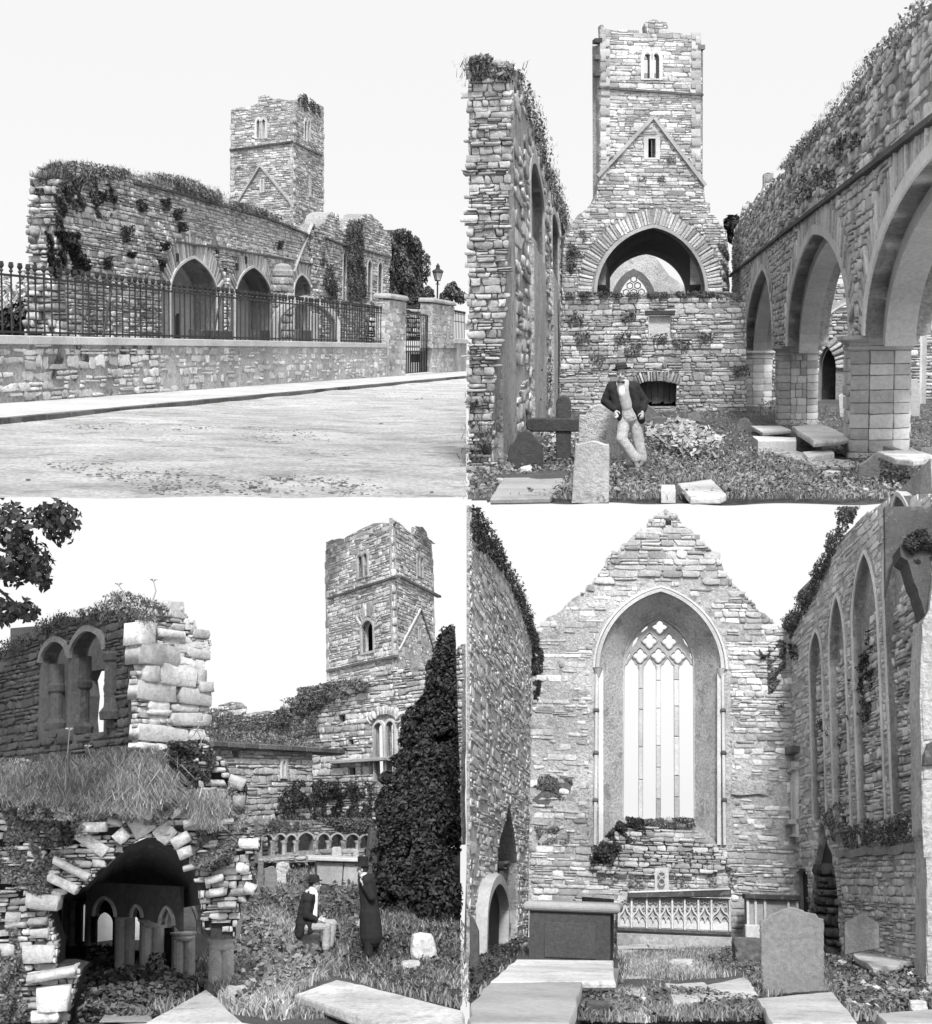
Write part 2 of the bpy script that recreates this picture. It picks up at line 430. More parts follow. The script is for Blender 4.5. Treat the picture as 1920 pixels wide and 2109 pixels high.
def rag(pts, step, amp, r):                     # a broken edge: the line subdivided and shaken
    out = []
    for a, b in zip(pts, pts[1:]):
        n = max(1, int(math.dist(a, b)/step)); out.append(a)
        for i in range(1, n): out.append((a[0]+(b[0]-a[0])*i/n + r.uniform(-amp, amp), a[1]+(b[1]-a[1])*i/n + r.uniform(-amp, amp)))
    out.append(pts[-1]); return out

# ------------------------------------------------------------------ plants
def leaf_arrays(P, N, size, r, up=.3, asp=.6):
    n = len(P); Nn = N + r.normal(0, .7, (n, 3)); Nn[:, 2] += up; Nn /= np.linalg.norm(Nn, axis=1, keepdims=True)+1e-9
    t = r.normal(0, 1, (n, 3)); t -= (t*Nn).sum(1, keepdims=True)*Nn; t /= np.linalg.norm(t, axis=1, keepdims=True)+1e-9
    b = np.cross(Nn, t); s = (size*r.uniform(.6, 1.4, n))[:, None]
    V = np.stack([P-t*s*.5, P+b*s*asp*.5+Nn*s*.12, P+t*s*.6, P-b*s*asp*.5+Nn*s*.12], 1).reshape(-1, 3)
    F = np.arange(4*n).reshape(-1, 4); return V, F
def lump(P, f, seed):
    r = np.random.default_rng(seed); o = np.zeros(len(P))
    for k in range(5):
        d = r.normal(0, 1, 3); d /= np.linalg.norm(d); o += np.sin(P @ d*f*(1+.5*k)+r.uniform(0, 6.3))/(1+.4*k)
    return o
def wall_leaves(pl, poly, n, size, depth, seed, thin=.25, f=None):
    """leaves in front of a plane inside a polygon, in lumps and gaps"""
    r = np.random.default_rng(seed); us = [p[0] for p in poly]; vs = [p[1] for p in poly]
    Q = np.stack([r.uniform(min(us), max(us), n*4), r.uniform(min(vs), max(vs), n*4)], 1); Q = Q[pin(poly, Q)][:n]
    W = np.stack([Q[:, 0], Q[:, 1], np.zeros(len(Q))], 1); f = f or 2.2/max(size*4, 1e-3)
    l = lump(W, f, seed); keep = l > np.quantile(l, thin); Q, l = Q[keep], l[keep]
    l = (l-l.min())/(np.ptp(l)+1e-9); dn = depth*(l*.9+.1)*r.uniform(.3, 1, len(Q))
    P = np.array(pl.A)+Q[:, :1]*np.array(pl.u)+Q[:, 1:]*np.array((0, 0, 1.))+dn[:, None]*np.array(pl.n)
    N = np.tile(np.array(pl.n), (len(P), 1)); return leaf_arrays(P, N, size, r)
def ivy(st, pl, px, n, size, depth, m, label, seed, name='ivy', cat='ivy', thin=.25, group=None):
    poly = pl.uvs(px); V, F = wall_leaves(pl, poly, int(n*1.9), size*.62, depth, seed, thin); F = np.concatenate([F[:, :3], F[:, [0, 2, 3]]])
    if name == 'wall_plants':                  # weeds: half leaves, half grass
        k = len(V)//4; V = V[:k//2*4]; F = np.concatenate([np.arange(len(V)).reshape(-1, 4)[:, :3], np.arange(len(V)).reshape(-1, 4)[:, [0, 2, 3]]])
        P = wall_leaves(pl, poly, n//4, size, depth, seed+1, thin)[0][::4]; V2, F2 = blades(P-np.array((0, 0, size*.3)), size*.9, seed, .045, 1.1, 4, size*.5, .5)
        F = np.concatenate([F, F2+len(V)]); V = np.concatenate([V, V2])
    b = Vector(V.min(0)*.5+V.max(0)*.5); b.z = float(V[:, 2].min())
    return single_arr(st, name, V, F, m, label, cat, b, group)
def blob_leaves(blobs, n, size, seed, shell=.55, thin=.2):
    r = np.random.default_rng(seed); Vs = []; Fs = []; off = 0; wts = np.array([b[1][0]*b[1][1]+b[1][0]*b[1][2] for b in blobs]); wts = wts/wts.sum()
    for (c, rad), wt in zip(blobs, wts):
        k = max(20, int(n*wt)); d = r.normal(0, 1, (k, 3)); d /= np.linalg.norm(d, axis=1, keepdims=True)
        rr = r.uniform(shell, 1.0, k)**.7; l = lump(d, 3.0, seed+len(Fs)); rr *= 1+.13*l
        keep = l > np.quantile(l, thin)
        P = np.array(c)+d*np.array(rad)*rr[:, None]; P, d = P[keep], d[keep]
        V, F = leaf_arrays(P, d, size, r); Vs.append(V); Fs.append(F+off); off += len(V)
    return np.concatenate(Vs), np.concatenate(Fs)
def blades(P, hgt, seed, wid=.08, lean=.5, per=5, spread=.03, droop=.2):
    r = np.random.default_rng(seed); P = np.repeat(np.asarray(P, float), per, 0); n = len(P); P[:, :2] += r.normal(0, spread, (n, 2))
    h = hgt*r.uniform(.4, 1.3, n); a = r.uniform(0, 2*math.pi, n); w_ = h*wid*r.uniform(.7, 1.3, n)
    side = np.stack([np.cos(a), np.sin(a), np.zeros(n)], 1)*w_[:, None]
    b = r.uniform(0, 2*math.pi, n); l = lean*h*r.uniform(.2, 1.2, n)
    mid = P+np.stack([np.cos(b)*l*.35, np.sin(b)*l*.35, h*.6], 1)
    tip = P+np.stack([np.cos(b)*l, np.sin(b)*l, h*(1-droop*l/h)], 1)
    V = np.stack([P-side, P+side, mid+side*.6, tip, mid-side*.6], 1).reshape(-1, 3)
    i = np.arange(n)*5
    F = np.concatenate([np.stack([i, i+1, i+2, i+4], 1), np.stack([i+4, i+2, i+3, i+3], 1)])
    T = np.concatenate([np.stack([i, i+1, i+2], 1), np.stack([i, i+2, i+4], 1), np.stack([i+4, i+2, i+3], 1)])
    return V, T
def scatter_px(st, poly, n, seed, skip=(), density=None):
    r = np.random.default_rng(seed); xs = [p[0] for p in poly]; ys = [p[1] for p in poly]
    Q = np.stack([r.uniform(min(xs), max(xs), n*3), r.uniform(min(ys), max(ys), n*3)], 1); Q = Q[pin(poly, Q)][:n]
    for k in skip: Q = Q[~pin(k, Q)]
    if density is not None: Q = Q[[r.random() < density(x, y) for x, y in Q]]
    return np.array([tuple(st.gnd(x, y)) for x, y in Q]).reshape(-1, 3)
def bumps(P, amp, f, seed):
    Q = np.array(P, float).copy(); Q[:, 2] = 0; return amp*lump(Q, f, seed)
def ground_grid(st, xs, ys, amp, f, seed, m, name='ground', edge=None):
    V = np.array([tuple(st.gnd(x, y)) for y in ys for x in xs]); nx, ny = len(xs), len(ys)
    V[:, 2] += bumps(V, amp, f, seed) + bumps(V, amp*.4, f*3.1, seed+1)
    F = [(j*nx+i, j*nx+i+1, (j+1)*nx+i+1, (j+1)*nx+i) for j in range(ny-1) for i in range(nx-1)]
    o = single_arr(st, name, V, F, m, kind='structure'); return o
def lin(a, b, n): return [a+(b-a)*i/(n-1) for i in range(n)]

# ------------------------------------------------------------------ slabs, headstones, blocks
def slab(st, name, label, cat, px, z, thick, m, seed=0, supports=None, ch=None, group=None, tilt=(0, 0)):
    """flat stone whose top corners are at these picture points, z above the ground"""
    r = random.Random(seed); P = [st.gnd(x, y, z) for x, y in px]
    b = sum(P, Vector())/len(P); b.z = P[0].z-thick
    for p in P: p.z += (p.x-b.x)*tilt[0]+(p.y-b.y)*tilt[1]
    size = max((p-q).length for p in P for q in P); ch = ch or size*.006
    ring = []
    for i in range(len(P)):
        a, c = P[i], P[(i+1) % len(P)]; n = 6
        for k in range(n):
            q = a.lerp(c, k/n); j = size*.004*(k > 0); ring.append(q+Vector((r.uniform(-j, j), r.uniform(-j, j), 0)))
    cen = sum(ring, Vector())/len(ring)
    def sh(f, dz): return [cen+(q-cen)*f+Vector((0, 0, dz)) for q in ring]
    k = 1-2*ch/size*1.5
    mb = MB().rings([sh(k, -thick), sh(1, -thick+ch), sh(1, -ch), sh(k, 0)])
    if supports:
        T = Thing(st, name, label, cat, b, group); T.part('top_slab', mb, m)
        for (x0, y0, x1, y1, mm) in supports:
            A, B = st.gnd(x0, y0), st.gnd(x1, y1); zt = b.z; d = (B-A); u = d.normalized(); nn = Vector((-u.y, u.x, 0)); tk = .06*st.S
            zt += ((A.x+B.x)/2-b.x)*tilt[0]+((A.y+B.y)/2-b.y)*tilt[1]
            T.part('side_stone', MB().box((A+B)/2+nn*tk+Vector((0, 0, (zt-A.z)/2-.03)), d/2, nn*tk, Vector((0, 0, (zt-A.z)/2+.04))), mm)
        return T
    return single(st, name, mb, m, label, cat, b, group)
def headstone(st, name, label, px, yb, thick, m, Y=None, turn=0.0, cat='headstone', ch=None, rough=0.0, seed=0, group=None, lean=0.0):
    """upright stone: outline in picture coordinates, standing at the depth of its foot (yb)"""
    xm = sum(p[0] for p in px)/len(px); Y = Y or st.gnd(xm, yb).y
    c = st.at(xm, yb, Y); A = c-Vector((math.cos(turn), math.sin(turn), 0)); pl = Plane(st, A, c+Vector((math.cos(turn), math.sin(turn), 0)))
    poly = pl.uvs(px); r = random.Random(seed)
    if rough: poly = rag(poly+[poly[0]], rough*4, rough, r)[:-1]
    zmin = min(v for u, v in poly)
    poly = [(u, v-.06*st.S if v-zmin < .02*st.S else v) for u, v in poly]
    mb = MB().plate(pl, poly, -thick, 0, ch or thick*.12)
    if lean:
        for p in mb.v: p.y += (p.z-zmin)*lean
    return single(st, name, mb, m, label, cat, Vector((c.x, c.y, zmin)), group)
def boulder(st, name, label, px, yb, m, seed, Y=None, cat='stone', depth=.8, group=None, sub=3, amp=.12):
    """a lump of stone filling the box px=(x0,y0,x1,y1) at the depth of its foot"""
    x0, y0, x1, y1 = px; Y = Y or st.gnd((x0+x1)/2, yb).y
    a, b = st.at(x0, y1, Y), st.at(x1, y0, Y); c = (a+b)/2; rx, rz = abs(b.x-a.x)/2, abs(b.z-a.z)/2
    bm = bmesh.new(); bmesh.ops.create_icosphere(bm, subdivisions=sub, radius=1.0)
    V = np.array([tuple(v.co) for v in bm.verts]); Vn = V/np.linalg.norm(V, axis=1, keepdims=True)
    k = np.max(np.abs(Vn), axis=1); Vb = Vn/np.maximum(k, .72)[:, None]*.95
    Vb *= (1+amp*.5*lump(Vn, 2.2, seed)+amp*.25*lump(Vn, 5.5, seed+9))[:, None]
    V = Vb*np.array((rx, rx*depth, rz))+np.array(c); F = [tuple(v.index for v in f.verts) for f in bm.faces]; bm.free()
    mb = MB().add([Vector(p) for p in V], F); return single(st, name, mb, m, label, cat, Vector((c.x, c.y, a.z)), group)
def stone_px(T, pl, cells, m, kind='block', proud=.1, seed=0, name='stone'):
    """hand-placed stones: (x0, y0, x1, y1[, angle]) rectangles in picture coordinates on a plane"""
    out = []
    for c in cells:
        a, b = pl.uv(c[0], c[3]), pl.uv(c[2], c[1]); out.append(((a[0]+b[0])/2, (a[1]+b[1])/2, abs(b[0]-a[0]), abs(b[1]-a[1]), c[4] if len(c) > 4 else 0))
    lay(T, pl, out, m, proud, kind, 300, name, seed=seed)
# =================================================================== 1. the ruin seen across the road
TL = Stage('TL', 0, 0, .5259, (917, 1335), 2.4, S=1.6)
def build_TL():
    st = TL; r = random.Random(11)
    PZ = .13                                                       # pavement height
    B0, B1 = st.gnd(0, 1580, PZ), st.gnd(1515, 1475, PZ)
    pl = Plane(st, B0, B1)                                         # front of the street wall
    # road
    xs = lin(-60, 1826, 90); ys = [1945+40*i for i in (1.5, .6)] + lin(1945, 1480, 70)
    P = []
    kerb0, kerb1 = st.gnd(-60, 1666), st.gnd(1826, 1481)
    V = []; nx = len(xs)
    for j in range(70):
        t = j/69
        for x in xs:
            yk = 1666+(1481-1666)*(x+60)/1886; y0 = 1946
            V.append(tuple(st.gnd(x, y0+(yk-y0)*(1-(1-t)**1.6))))
    V = np.array(V); V[:, 2] += bumps(V, .012, 1.5, 4)+bumps(V, .02, .5, 5); V[-nx:, 2] = -.02
    F = [(j*nx+i, j*nx+i+1, (j+1)*nx+i+1, (j+1)*nx+i) for j in range(69) for i in range(nx-1)]
    single_arr(st, 'road', V, F, mat('road_dust', .6, 0, .75, .35, .9, 1.0, .95, .6, .22, 1.5, (.8, 1.1, 1)), kind='structure')
    # pavement with its kerb
    f = [st.gnd(x, 1666-26+16*(x+60)/1886+(1481-1666)*(x+60)/1886, PZ) for x in lin(-60, 1826, 14)]
    g = [pl.P(pl.uv(x, 1500)[0], PZ, .0) for x in lin(-60, 1826, 14)]
    mb = MB(); n = len(f)
    mb.add(f+g+[p-Vector((0, 0, PZ+.06)) for p in f], [(i, i+1, n+i+1, n+i) for i in range(n-1)]+[(2*n+i, 2*n+i+1, i+1, i) for i in range(n-1)])
    single(st, 'pavement', mb, mat('pavement_TL', .46, 0, .22, .2, .6, .4, .95), kind='structure')
    T = Thing(st, 'kerb', 'line of worn kerb stones between the pavement and the dusty road', 'kerb', f[5])
    for a in range(40):
        p, q = st.gnd(-60+a*47.5, 1664+(1481-1666)*(a*47.5)/1886, 0), st.gnd(-60+(a+1)*47.5-1.2, 1664+(1481-1666)*((a+1)*47.5)/1886, 0)
        d = (q-p)/2; nn = Vector((-d.y, d.x, 0)).normalized()
        T.part('kerb_stone', MB().box((p+q)/2+Vector((0, 0, PZ/2-.02+r.uniform(-.01, .012)))+nn*(.06+r.uniform(-.03, .03)), d, nn*.12, Vector((0, 0, PZ/2+.02))), sm('stone_dark', st))
    # clods and stones on the road
    for i in range(8):
        x, y = [(945, 1885), (1022, 1890), (115, 1880), (860, 1912), (1215, 1802), (1490, 1660), (1690, 1928), (750, 1730)][i]
        boulder(st, 'road_clod', ['dark clod on the road, left one of the pair near the bottom middle', 'dark clod on the road, right one of the pair near the bottom middle', 'dark clod at the left of the road near the bottom', 'flat dark clod nearest to the bottom of the road', 'dark clod on the road right of the middle', 'small far clod on the road below the gate', 'dark clod in the lower right corner of the road', 'small clod in the middle of the road'][i], (x-r.uniform(4, 16), y-r.uniform(3, 6), x+r.uniform(4, 16), y+3), y, mat('road_clod', .16, .3, .3, .3, .5, .5), 30+i, cat='clod', group='clods on the road', sub=2)
    P = scatter_px(st, [(0, 1938), (0, 1690), (1810, 1500), (1810, 1938)], 3600, 5)
    lq = lump(P*np.array((1, .5, 0)), .45, 8); P = P[lq > np.quantile(lq, .55)]
    Vs = []; Fs = []; o = 0
    for p in P:
        V, F = PROTO['rubble'][r.randrange(20)]; k = r.uniform(.015, .05)*(1+1.2*(r.random() < .08)); t = r.uniform(0, 6.28)
        V = V @ np.array(((math.cos(t), math.sin(t), 0), (-math.sin(t), math.cos(t), 0), (0, 0, 1)))
        Vs.append(V*np.array((k, k*1.3, k*.16))+p); Fs.append(F+o); o += len(V)
    single_arr(st, 'road_grit', np.concatenate(Vs), np.concatenate(Fs), mat('road_clod', .16, .3, .3, .3, .5, .5), kind='stuff')

    # street wall
    T = Thing(st, 'street_wall', 'long low rubble and render wall with pale coping along the pavement', 'wall', pl.P(pl.L/2, PZ))
    u0 = pl.uv(-40, 1500)[0]; u1 = pl.L; top = pl.uv(700, 1354)[1]
    poly = [(u0, PZ-.1), (u1, PZ-.1), (u1, top), (u0, top)]
    um = pl.uv(620, 1450)[0]
    T.part('wall_core', MB().prism(pl, [(u0, PZ-.1), (um, PZ-.1), (um, top), (u0, top)], -.5, 0), sm('mortar_patch', st)); T.part('rendered_core', MB().prism(pl, [(um, PZ-.1), (u1, PZ-.1), (u1, top), (um, top)], -.5, 0), sm('plaster', st))
    cells = courses([(u0, PZ), (um, PZ), (um, top), (u0, top)], [], (.16, .62), (.3, 1.1), r, .06, .4)
    lay(T, pl, cells, sm('stone_wall', st), .06, 'wild', 200, seed=2, keep=.8)
    cells = courses([(um, PZ), (u1, PZ), (u1, top), (um, top)], [], (.2, .5), (.25, .9), r, .05, .4)
    lay(T, pl, cells, sm('stone_wall', st), .025, 'wild', 90, seed=3, keep=.45)
    joints = [-40, 105, 280, 425, 600, 800, 1050, 1300, 1513]
    zt = pl.uv(700, 1327)[1]
    for a, b in zip(joints, joints[1:]):
        ua, ub = pl.uv(a, 1340)[0]+.012, pl.uv(b, 1340)[0]-.012
        T.part('coping_stone', MB().plate(pl, [(ua, top), (ub, top), (ub, zt), (ua, zt)], -.6, .1, .03), sm('dressed_light', st))
    # railing on the coping
    rl = pl.shifted(-.22)
    T = Thing(st, 'iron_railing', 'row of dark iron spearhead railings standing on the street wall', 'railing', rl.P(rl.L*.5, zt))
    ua, ub = rl.uv(10, 1200)[0], rl.uv(1492, 1200)[0]; n = 86
    zr = rl.uv(300, 1104)[1]; zb = rl.uv(300, 1306)[1]; z0 = zt; ztop = rl.uv(10, 1046)[1]
    bar = MB().tube([(0, 0, z0-.02), (0, 0, zr+.12)], .032, 6)
    bar.lathe((0, 0, zr+.1), [(.05, 0), (.075, .05), (.04, .1)], 6); bar.lathe((0, 0, zr+.2), [(.03, 0), (.1, .1), (.07, .25), (.004, ztop-zr-.2)], 4)
    me = bpy.data.meshes.new('bar'); me.from_pydata(bar.v, [], bar.f); me.materials.append(sm('iron', st))
    for i in range(n):
        p = rl.P(ua+(ub-ua)*i/(n-1), 0); T.inst('bar', me, Matrix.Translation(p) @ Matrix.Rotation(r.uniform(-.008, .008), 4, 'Y'))
    for z in (zr, zb): T.part('rail', MB().prism(rl, [(ua-.8, z-.04), (ub+.3, z-.04), (ub+.3, z+.04), (ua-.8, z+.04)], -.03, .03), sm('iron', st))
    for (x0, y0, x1, y1) in ((388, 1322, 438, 1115), (822, 1325, 866, 1148), (1165, 1325, 1196, 1172), (1425, 1318, 1452, 1195)):
        a, b = rl.uv(x0, y0), rl.uv(x1, y1); T.part('brace', MB().tube([rl.P(a[0], a[1], .16), rl.P(b[0], b[1], .02)], .05, 6), sm('iron', st))
    # low stub posts under the bottom rail
    # gate piers
    def pier(xl, xa, xb, yA, yB, ytop, ycap, label):
        A, B = st.gnd(xa, yA, PZ), st.gnd(xb, yB, PZ); d = B-A; L = d.length; u = d.normalized(); nn = Vector((-u.y, u.x, 0))
        dep = 1.0
        for _ in range(400):
            q = A+nn*dep; rx = 917+5509*(q.x/q.y - st.ray(917, 1335).x)
            if rx <= xl: break
            dep += .03
        T = Thing(st, 'gate_pier', label, 'gate pier', (A+B)/2, 'stone gate piers')
        h1 = st.h+ (st.ray(xa, ycap).z)*A.y; h2 = st.h + st.ray(xa, ytop).z*A.y
        c = (A+B)/2+nn*dep/2
        T.part('shaft', MB().box(c+Vector((0, 0, (h1-PZ)/2)), u*L/2, nn*dep/2, Vector((0, 0, (h1-PZ)/2+.05))), sm('plaster', st))
        fp = Plane(st, A, B); lay(T, fp, courses([(0, PZ), (L, PZ), (L, h1), (0, h1)], [], (.35, .6), (.5, 1.0), r, .08), sm('stone_pale', st), .025, 'rubble', 40, seed=5, keep=.6)
        sp = Plane(st, A+nn*dep, A); lay(T, sp, courses([(0, PZ), (dep, PZ), (dep, h1), (0, h1)], [], (.35, .6), (.5, 1.0), r, .08), sm('stone_pale', st), .025, 'rubble', 40, seed=6, keep=.6)
        mb = MB(); hh = h2-h1; e = .14
        rg = []
        for ex, z in ((0, h1), (e, h1+.06), (e, h1+hh*.6), (e*.3, h2+.04)):
            rg.append([c+u*(L/2+ex)*a+nn*(dep/2+ex)*b+Vector((0, 0, z)) for a, b in ((-1, -1), (1, -1), (1, 1), (-1, 1))])
        T.part('cap', mb.rings(rg), sm('dressed', st)); return A, B, u, nn, dep
    p1 = pier(1488, 1522, 1588, 1475, 1470, 1158, 1177, 'left stone gate pier, between the long street wall and the iron gate')
    p2 = pier(1645, 1690, 1776, 1461, 1454, 1174, 1191, 'right stone gate pier, with the short wall and the lamp behind it')
    # gate
    A = p1[1]+p1[3]*p1[4]*.4; B = p2[0]+p2[3]*p2[4]*.4; gp = Plane(st, A, B); L = gp.L
    T = Thing(st, 'iron_gate', 'dark iron gate with a solid lower panel between two stone piers', 'gate', gp.P(L/2, PZ))
    zg = st.h+st.ray(1640, 1222).z*A.y; zm = st.h+st.ray(1640, 1378).z*A.y
    for i in range(15):
        u = .08+(L-.16)*i/14; T.part('bar', MB().tube([gp.P(u, PZ+.05), gp.P(u, zg+.15*math.sin(i/14*math.pi))], .035, 5), sm('iron', st))
    T.part('frame', MB().prism(gp, [(0, PZ+.03), (L, PZ+.03), (L, zg), (0, zg)], -.05, .05, [[(.14, PZ+.14), (L-.14, PZ+.14), (L-.14, zg-.12), (.14, zg-.12)]]), sm('iron', st))
    for i in range(26):
        u = .15+(L-.3)*i/25; T.part('lower_bar', MB().tube([gp.P(u, PZ+.05, .04), gp.P(u, zm, .04)], .03, 5), sm('iron', st))
    T.part('middle_rail', MB().prism(gp, [(.1, zm-.06), (L-.1, zm-.06), (L-.1, zm+.06), (.1, zm+.06)], -.06, .07), sm('iron', st))
    T.part('lower_plate', MB().prism(gp, [(L*.35, PZ+.9), (L*.75, PZ+.9), (L*.75, zm-.2), (L*.35, zm-.2)], -.04, .0), sm('iron', st))
    # step of the gate
    single(st, 'gate_step', MB().box(gp.P(L/2, PZ+.02, .3), gp.u*L*.48, gp.n*.35, Vector((0, 0, .06))), sm('dressed_light', st), 'pale stone step under the iron gate', 'step', gp.P(L/2, PZ-.02, .3))
    # short wall to the right with railing
    A, B = p2[1], st.gnd(1826, 1449, PZ); sp = Plane(st, A, B)
    T = Thing(st, 'street_wall', 'short piece of rendered wall right of the gate, at the edge', 'wall', sp.P(sp.L/2, PZ))
    zt2 = st.h+st.ray(1800, 1326).z*A.y; zc2 = st.h+st.ray(1800, 1345).z*A.y
    T.part('wall_core', MB().prism(sp, [(0, PZ-.1), (sp.L, PZ-.1), (sp.L, zc2), (0, zc2)], -.5, 0), sm('plaster', st))
    T.part('coping_stone', MB().plate(sp, [(.02, zc2), (sp.L, zc2), (sp.L, zt2), (.02, zt2)], -.6, .1, .03), sm('dressed_light', st))
    T = Thing(st, 'iron_railing', 'short dark railing right of the gate piers, at the edge', 'railing', sp.P(sp.L/2, zt2, -.2))
    for i in range(9):
        u = .15+(sp.L-.25)*i/8; T.inst('bar', me, Matrix.Translation(sp.P(u, zt2-z0, -.22)))
    for z in (zr, zb): T.part('rail', MB().prism(sp, [(0, z-.04), (sp.L, z-.04), (sp.L, z+.04), (0, z+.04)], -.25, -.19), sm('iron', st))

    # raised churchyard behind the wall
    zc = st.h-.25
    V = []; 
    for Yk in (.35, 8, 20, 40, 90, 200):
        for x in lin(-60, 1826, 20):
            u = pl.uv(x, 1300)[0]; q = pl.P(u, zc, -Yk) if Yk < 30 else None
            if q is None: rr = st.ray(x, 1300); q = Vector((rr.x*(90+Yk), 90+Yk, zc))
            V.append(tuple(q))
    single_arr(st, 'churchyard_ground', V, [(j*20+i, j*20+i+1, j*20+21+i, j*20+20+i) for j in range(5) for i in range(19)], sm('soil', st), kind='structure')

    # the great nave wall
    def nY(x): return 66/(1-(x-200)*.000365)
    npl = plane_px(st, 200, nY(200), 1130, nY(1130))
    T = Thing(st, 'ruined_wall', 'great ruined church wall with pointed arches, its broken end at the left', 'ruin', npl.P(npl.uv(600, 1300)[0], zc))
    topl = [(1215, 905), (1150, 882), (1090, 850), (1040, 830), (975, 803), (905, 792), (870, 775), (855, 752), (805, 742), (800, 730), (735, 722), (690, 698), (640, 700), (600, 690), (560, 683), (480, 668), (420, 658), (370, 650), (330, 642), (296, 652), (274, 672), (262, 705), (250, 740), (252, 790), (240, 830), (246, 880), (240, 930), (256, 1000), (262, 1060), (255, 1120), (262, 1200), (258, 1335)]
    ra = random.Random(4)
    pts = rag(npl.uvs(topl), .7, .16, ra)
    poly = [npl.uv(1300, 1335)]+[npl.uv(1300, 900)]+pts
    zb_ = zc-.1; poly[0] = (poly[0][0], zb_); poly[-1] = (poly[-1][0], zb_)
    a1 = arch_px(npl, (665, 1160), (848, 1150), (757, 1012)); a2 = arch_px(npl, (921, 1180), (1062, 1170), (990, 1048)); a3 = arch_px(npl, (1150, 1145), (1216, 1145), (1180, 1077))
    holes = [opening(a1, zb_+.05), opening(a2, zb_+.05), opening(a3, npl.uv(1180, 1290)[1])]
    # front face layers: core, stones, the smooth upper band
    T.part('wall_core', MB().prism(npl, poly, -1.6, 0, holes), sm('mortar', st))
    arcs = [(a1, .95, 1.1), (a2, .95, 1.0), (a3, .7, .8)]
    keep_h = [opening(offset_path(a, 1.2*w_), zb_) for a, _, w_ in arcs]
    cells = courses(poly, keep_h, (.11, .34), (.22, .8), ra, .035)
    up = npl.uvs([(690, 950), (720, 800), (1130, 890), (1240, 1000), (1240, 1330), (1060, 1330), (1060, 1010)])
    Q = np.array([c[:2] for c in cells]); inn = pin(up, Q)
    lay(T, npl, [c for c, q in zip(cells, inn) if not q], sm('stone_pale', st), .1, 'rubble', 260, seed=8)
    lay(T, npl, [c for c, q in zip(cells, inn) if q], sm('stone_light', st), .05, 'rubble', 40, seed=9, keep=.9)
    for a, dp, w_ in arcs:
        lay(T, npl, voussoirs(a, 1.1*w_, .22, ra, .03, .12), sm('stone_pale', st), .07, 'ashlar', 60, 'voussoir', seed=4)
        T.part('arch_moulding', MB().band(npl, [(a[0][0], zb_)]+a+[(a[-1][0], zb_)], .16, -.4, .1), sm('dressed_light', st))
        q = npl.shifted(-2.2)
        ins = [(u+(.28 if u < a[len(a)//2][0] else -.28 if u > a[len(a)//2][0] else 0), v-.28) for u, v in a]
        T.part('inner_order', MB().band(npl, [(ins[0][0], zb_)]+ins+[(ins[-1][0], zb_)], .5, -3.0, -1.4), sm('dressed', st))
    def line(p, wd, n1, m, nm, src=npl, TT=None):
        (TT or T).part(nm, MB().band(src, src.uvs(p), wd, -.05, n1), m)
    line([(1215, 925), (1130, 884), (1040, 852), (900, 812), (760, 772), (640, 738), (520, 712)], .12, .22, sm('stone_dark', st), 'cornice')
    line([(1150, 1018), (1060, 1000), (960, 985), (860, 966), (760, 955), (685, 942)], .1, .16, sm('stone_dark', st), 'string_course')
    line([(1145, 1062), (1180, 970), (1218, 876)], -.08, .2, sm('dressed', st), 'roof_crease')
    line([(1222, 876), (1250, 960), (1278, 1050), (1308, 1140)], -.4, .2, sm('stone_dark', st), 'roof_crease')
    line([(1165, 1028), (1240, 1040)], .08, .2, sm('stone_dark', st), 'string_course')
    # putlog holes and corbels: dark blocks with the holes' shade in their colour
    for (x, y) in ((880, 1050), (925, 1045), (630, 1050), (690, 1008), (848, 995), (960, 1018), (1235, 1095)):
        u, v = npl.uv(x, y); T.part('putlog_hole', MB().prism(npl, [(u-.2, v-.22), (u+.2, v-.22), (u+.2, v+.22), (u-.2, v+.22)], -.02, .1), sm('mortar_dark', st))
    # broken thick end of the wall
    e0 = npl.P(poly[-1][0], zb_); ep = Plane(st, e0+(-npl.n)*1.6, e0)
    lay(T, ep, courses([(-.3, zb_), (1.6, zb_), (1.6, 9.7), (.9, 10.2), (.1, 9.9)], [], (.2, .5), (.3, .8), ra, .05), sm('stone_pale', st), .45, 'rubble', 1, seed=12)
    # plants on the top and face of the nave wall
    ivy(st, npl, [(250, 690), (230, 700), (265, 650), (330, 632), (500, 665), (700, 690), (860, 745), (900, 782), (1040, 822), (1150, 875), (1150, 900), (1040, 850), (900, 815), (780, 772), (640, 735), (500, 700), (380, 700), (320, 760)], 5200, .26, .5, sm('leaf_pale', st), 'shaggy pale growth along the broken top of the great wall', 21, 'wall_plants', 'plants', .3)
    ivy(st, npl, [(170, 900), (300, 915), (320, 1010), (330, 1060), (250, 1090), (200, 1100), (180, 1000)], 2200, .28, .6, sm('leaf_dark', st), 'dark ivy clump at the broken left end of the great wall', 22, thin=.3)
    ivy(st, npl, [(270, 690), (420, 720), (460, 800), (420, 860), (300, 840), (240, 800)], 2600, .26, .35, sm('leaf', st), 'grey creeper on the upper left of the great wall', 23, thin=.5)
    ivy(st, npl, [(200, 860), (215, 740), (250, 680), (290, 650), (340, 660), (300, 740), (270, 860), (240, 900)], 2000, .26, .45, sm('leaf', st), 'shaggy creeper rounding the upper left corner of the great wall', 29, thin=.4)
    ivy(st, ep, [(150, 760), (160, 690), (190, 650), (250, 632), (310, 636), (300, 700), (240, 720), (200, 760)], 2600, .26, .4, sm('leaf_pale', st), 'shaggy growth over the broken upper left end of the great wall', 28, 'wall_plants', 'plants', .25)
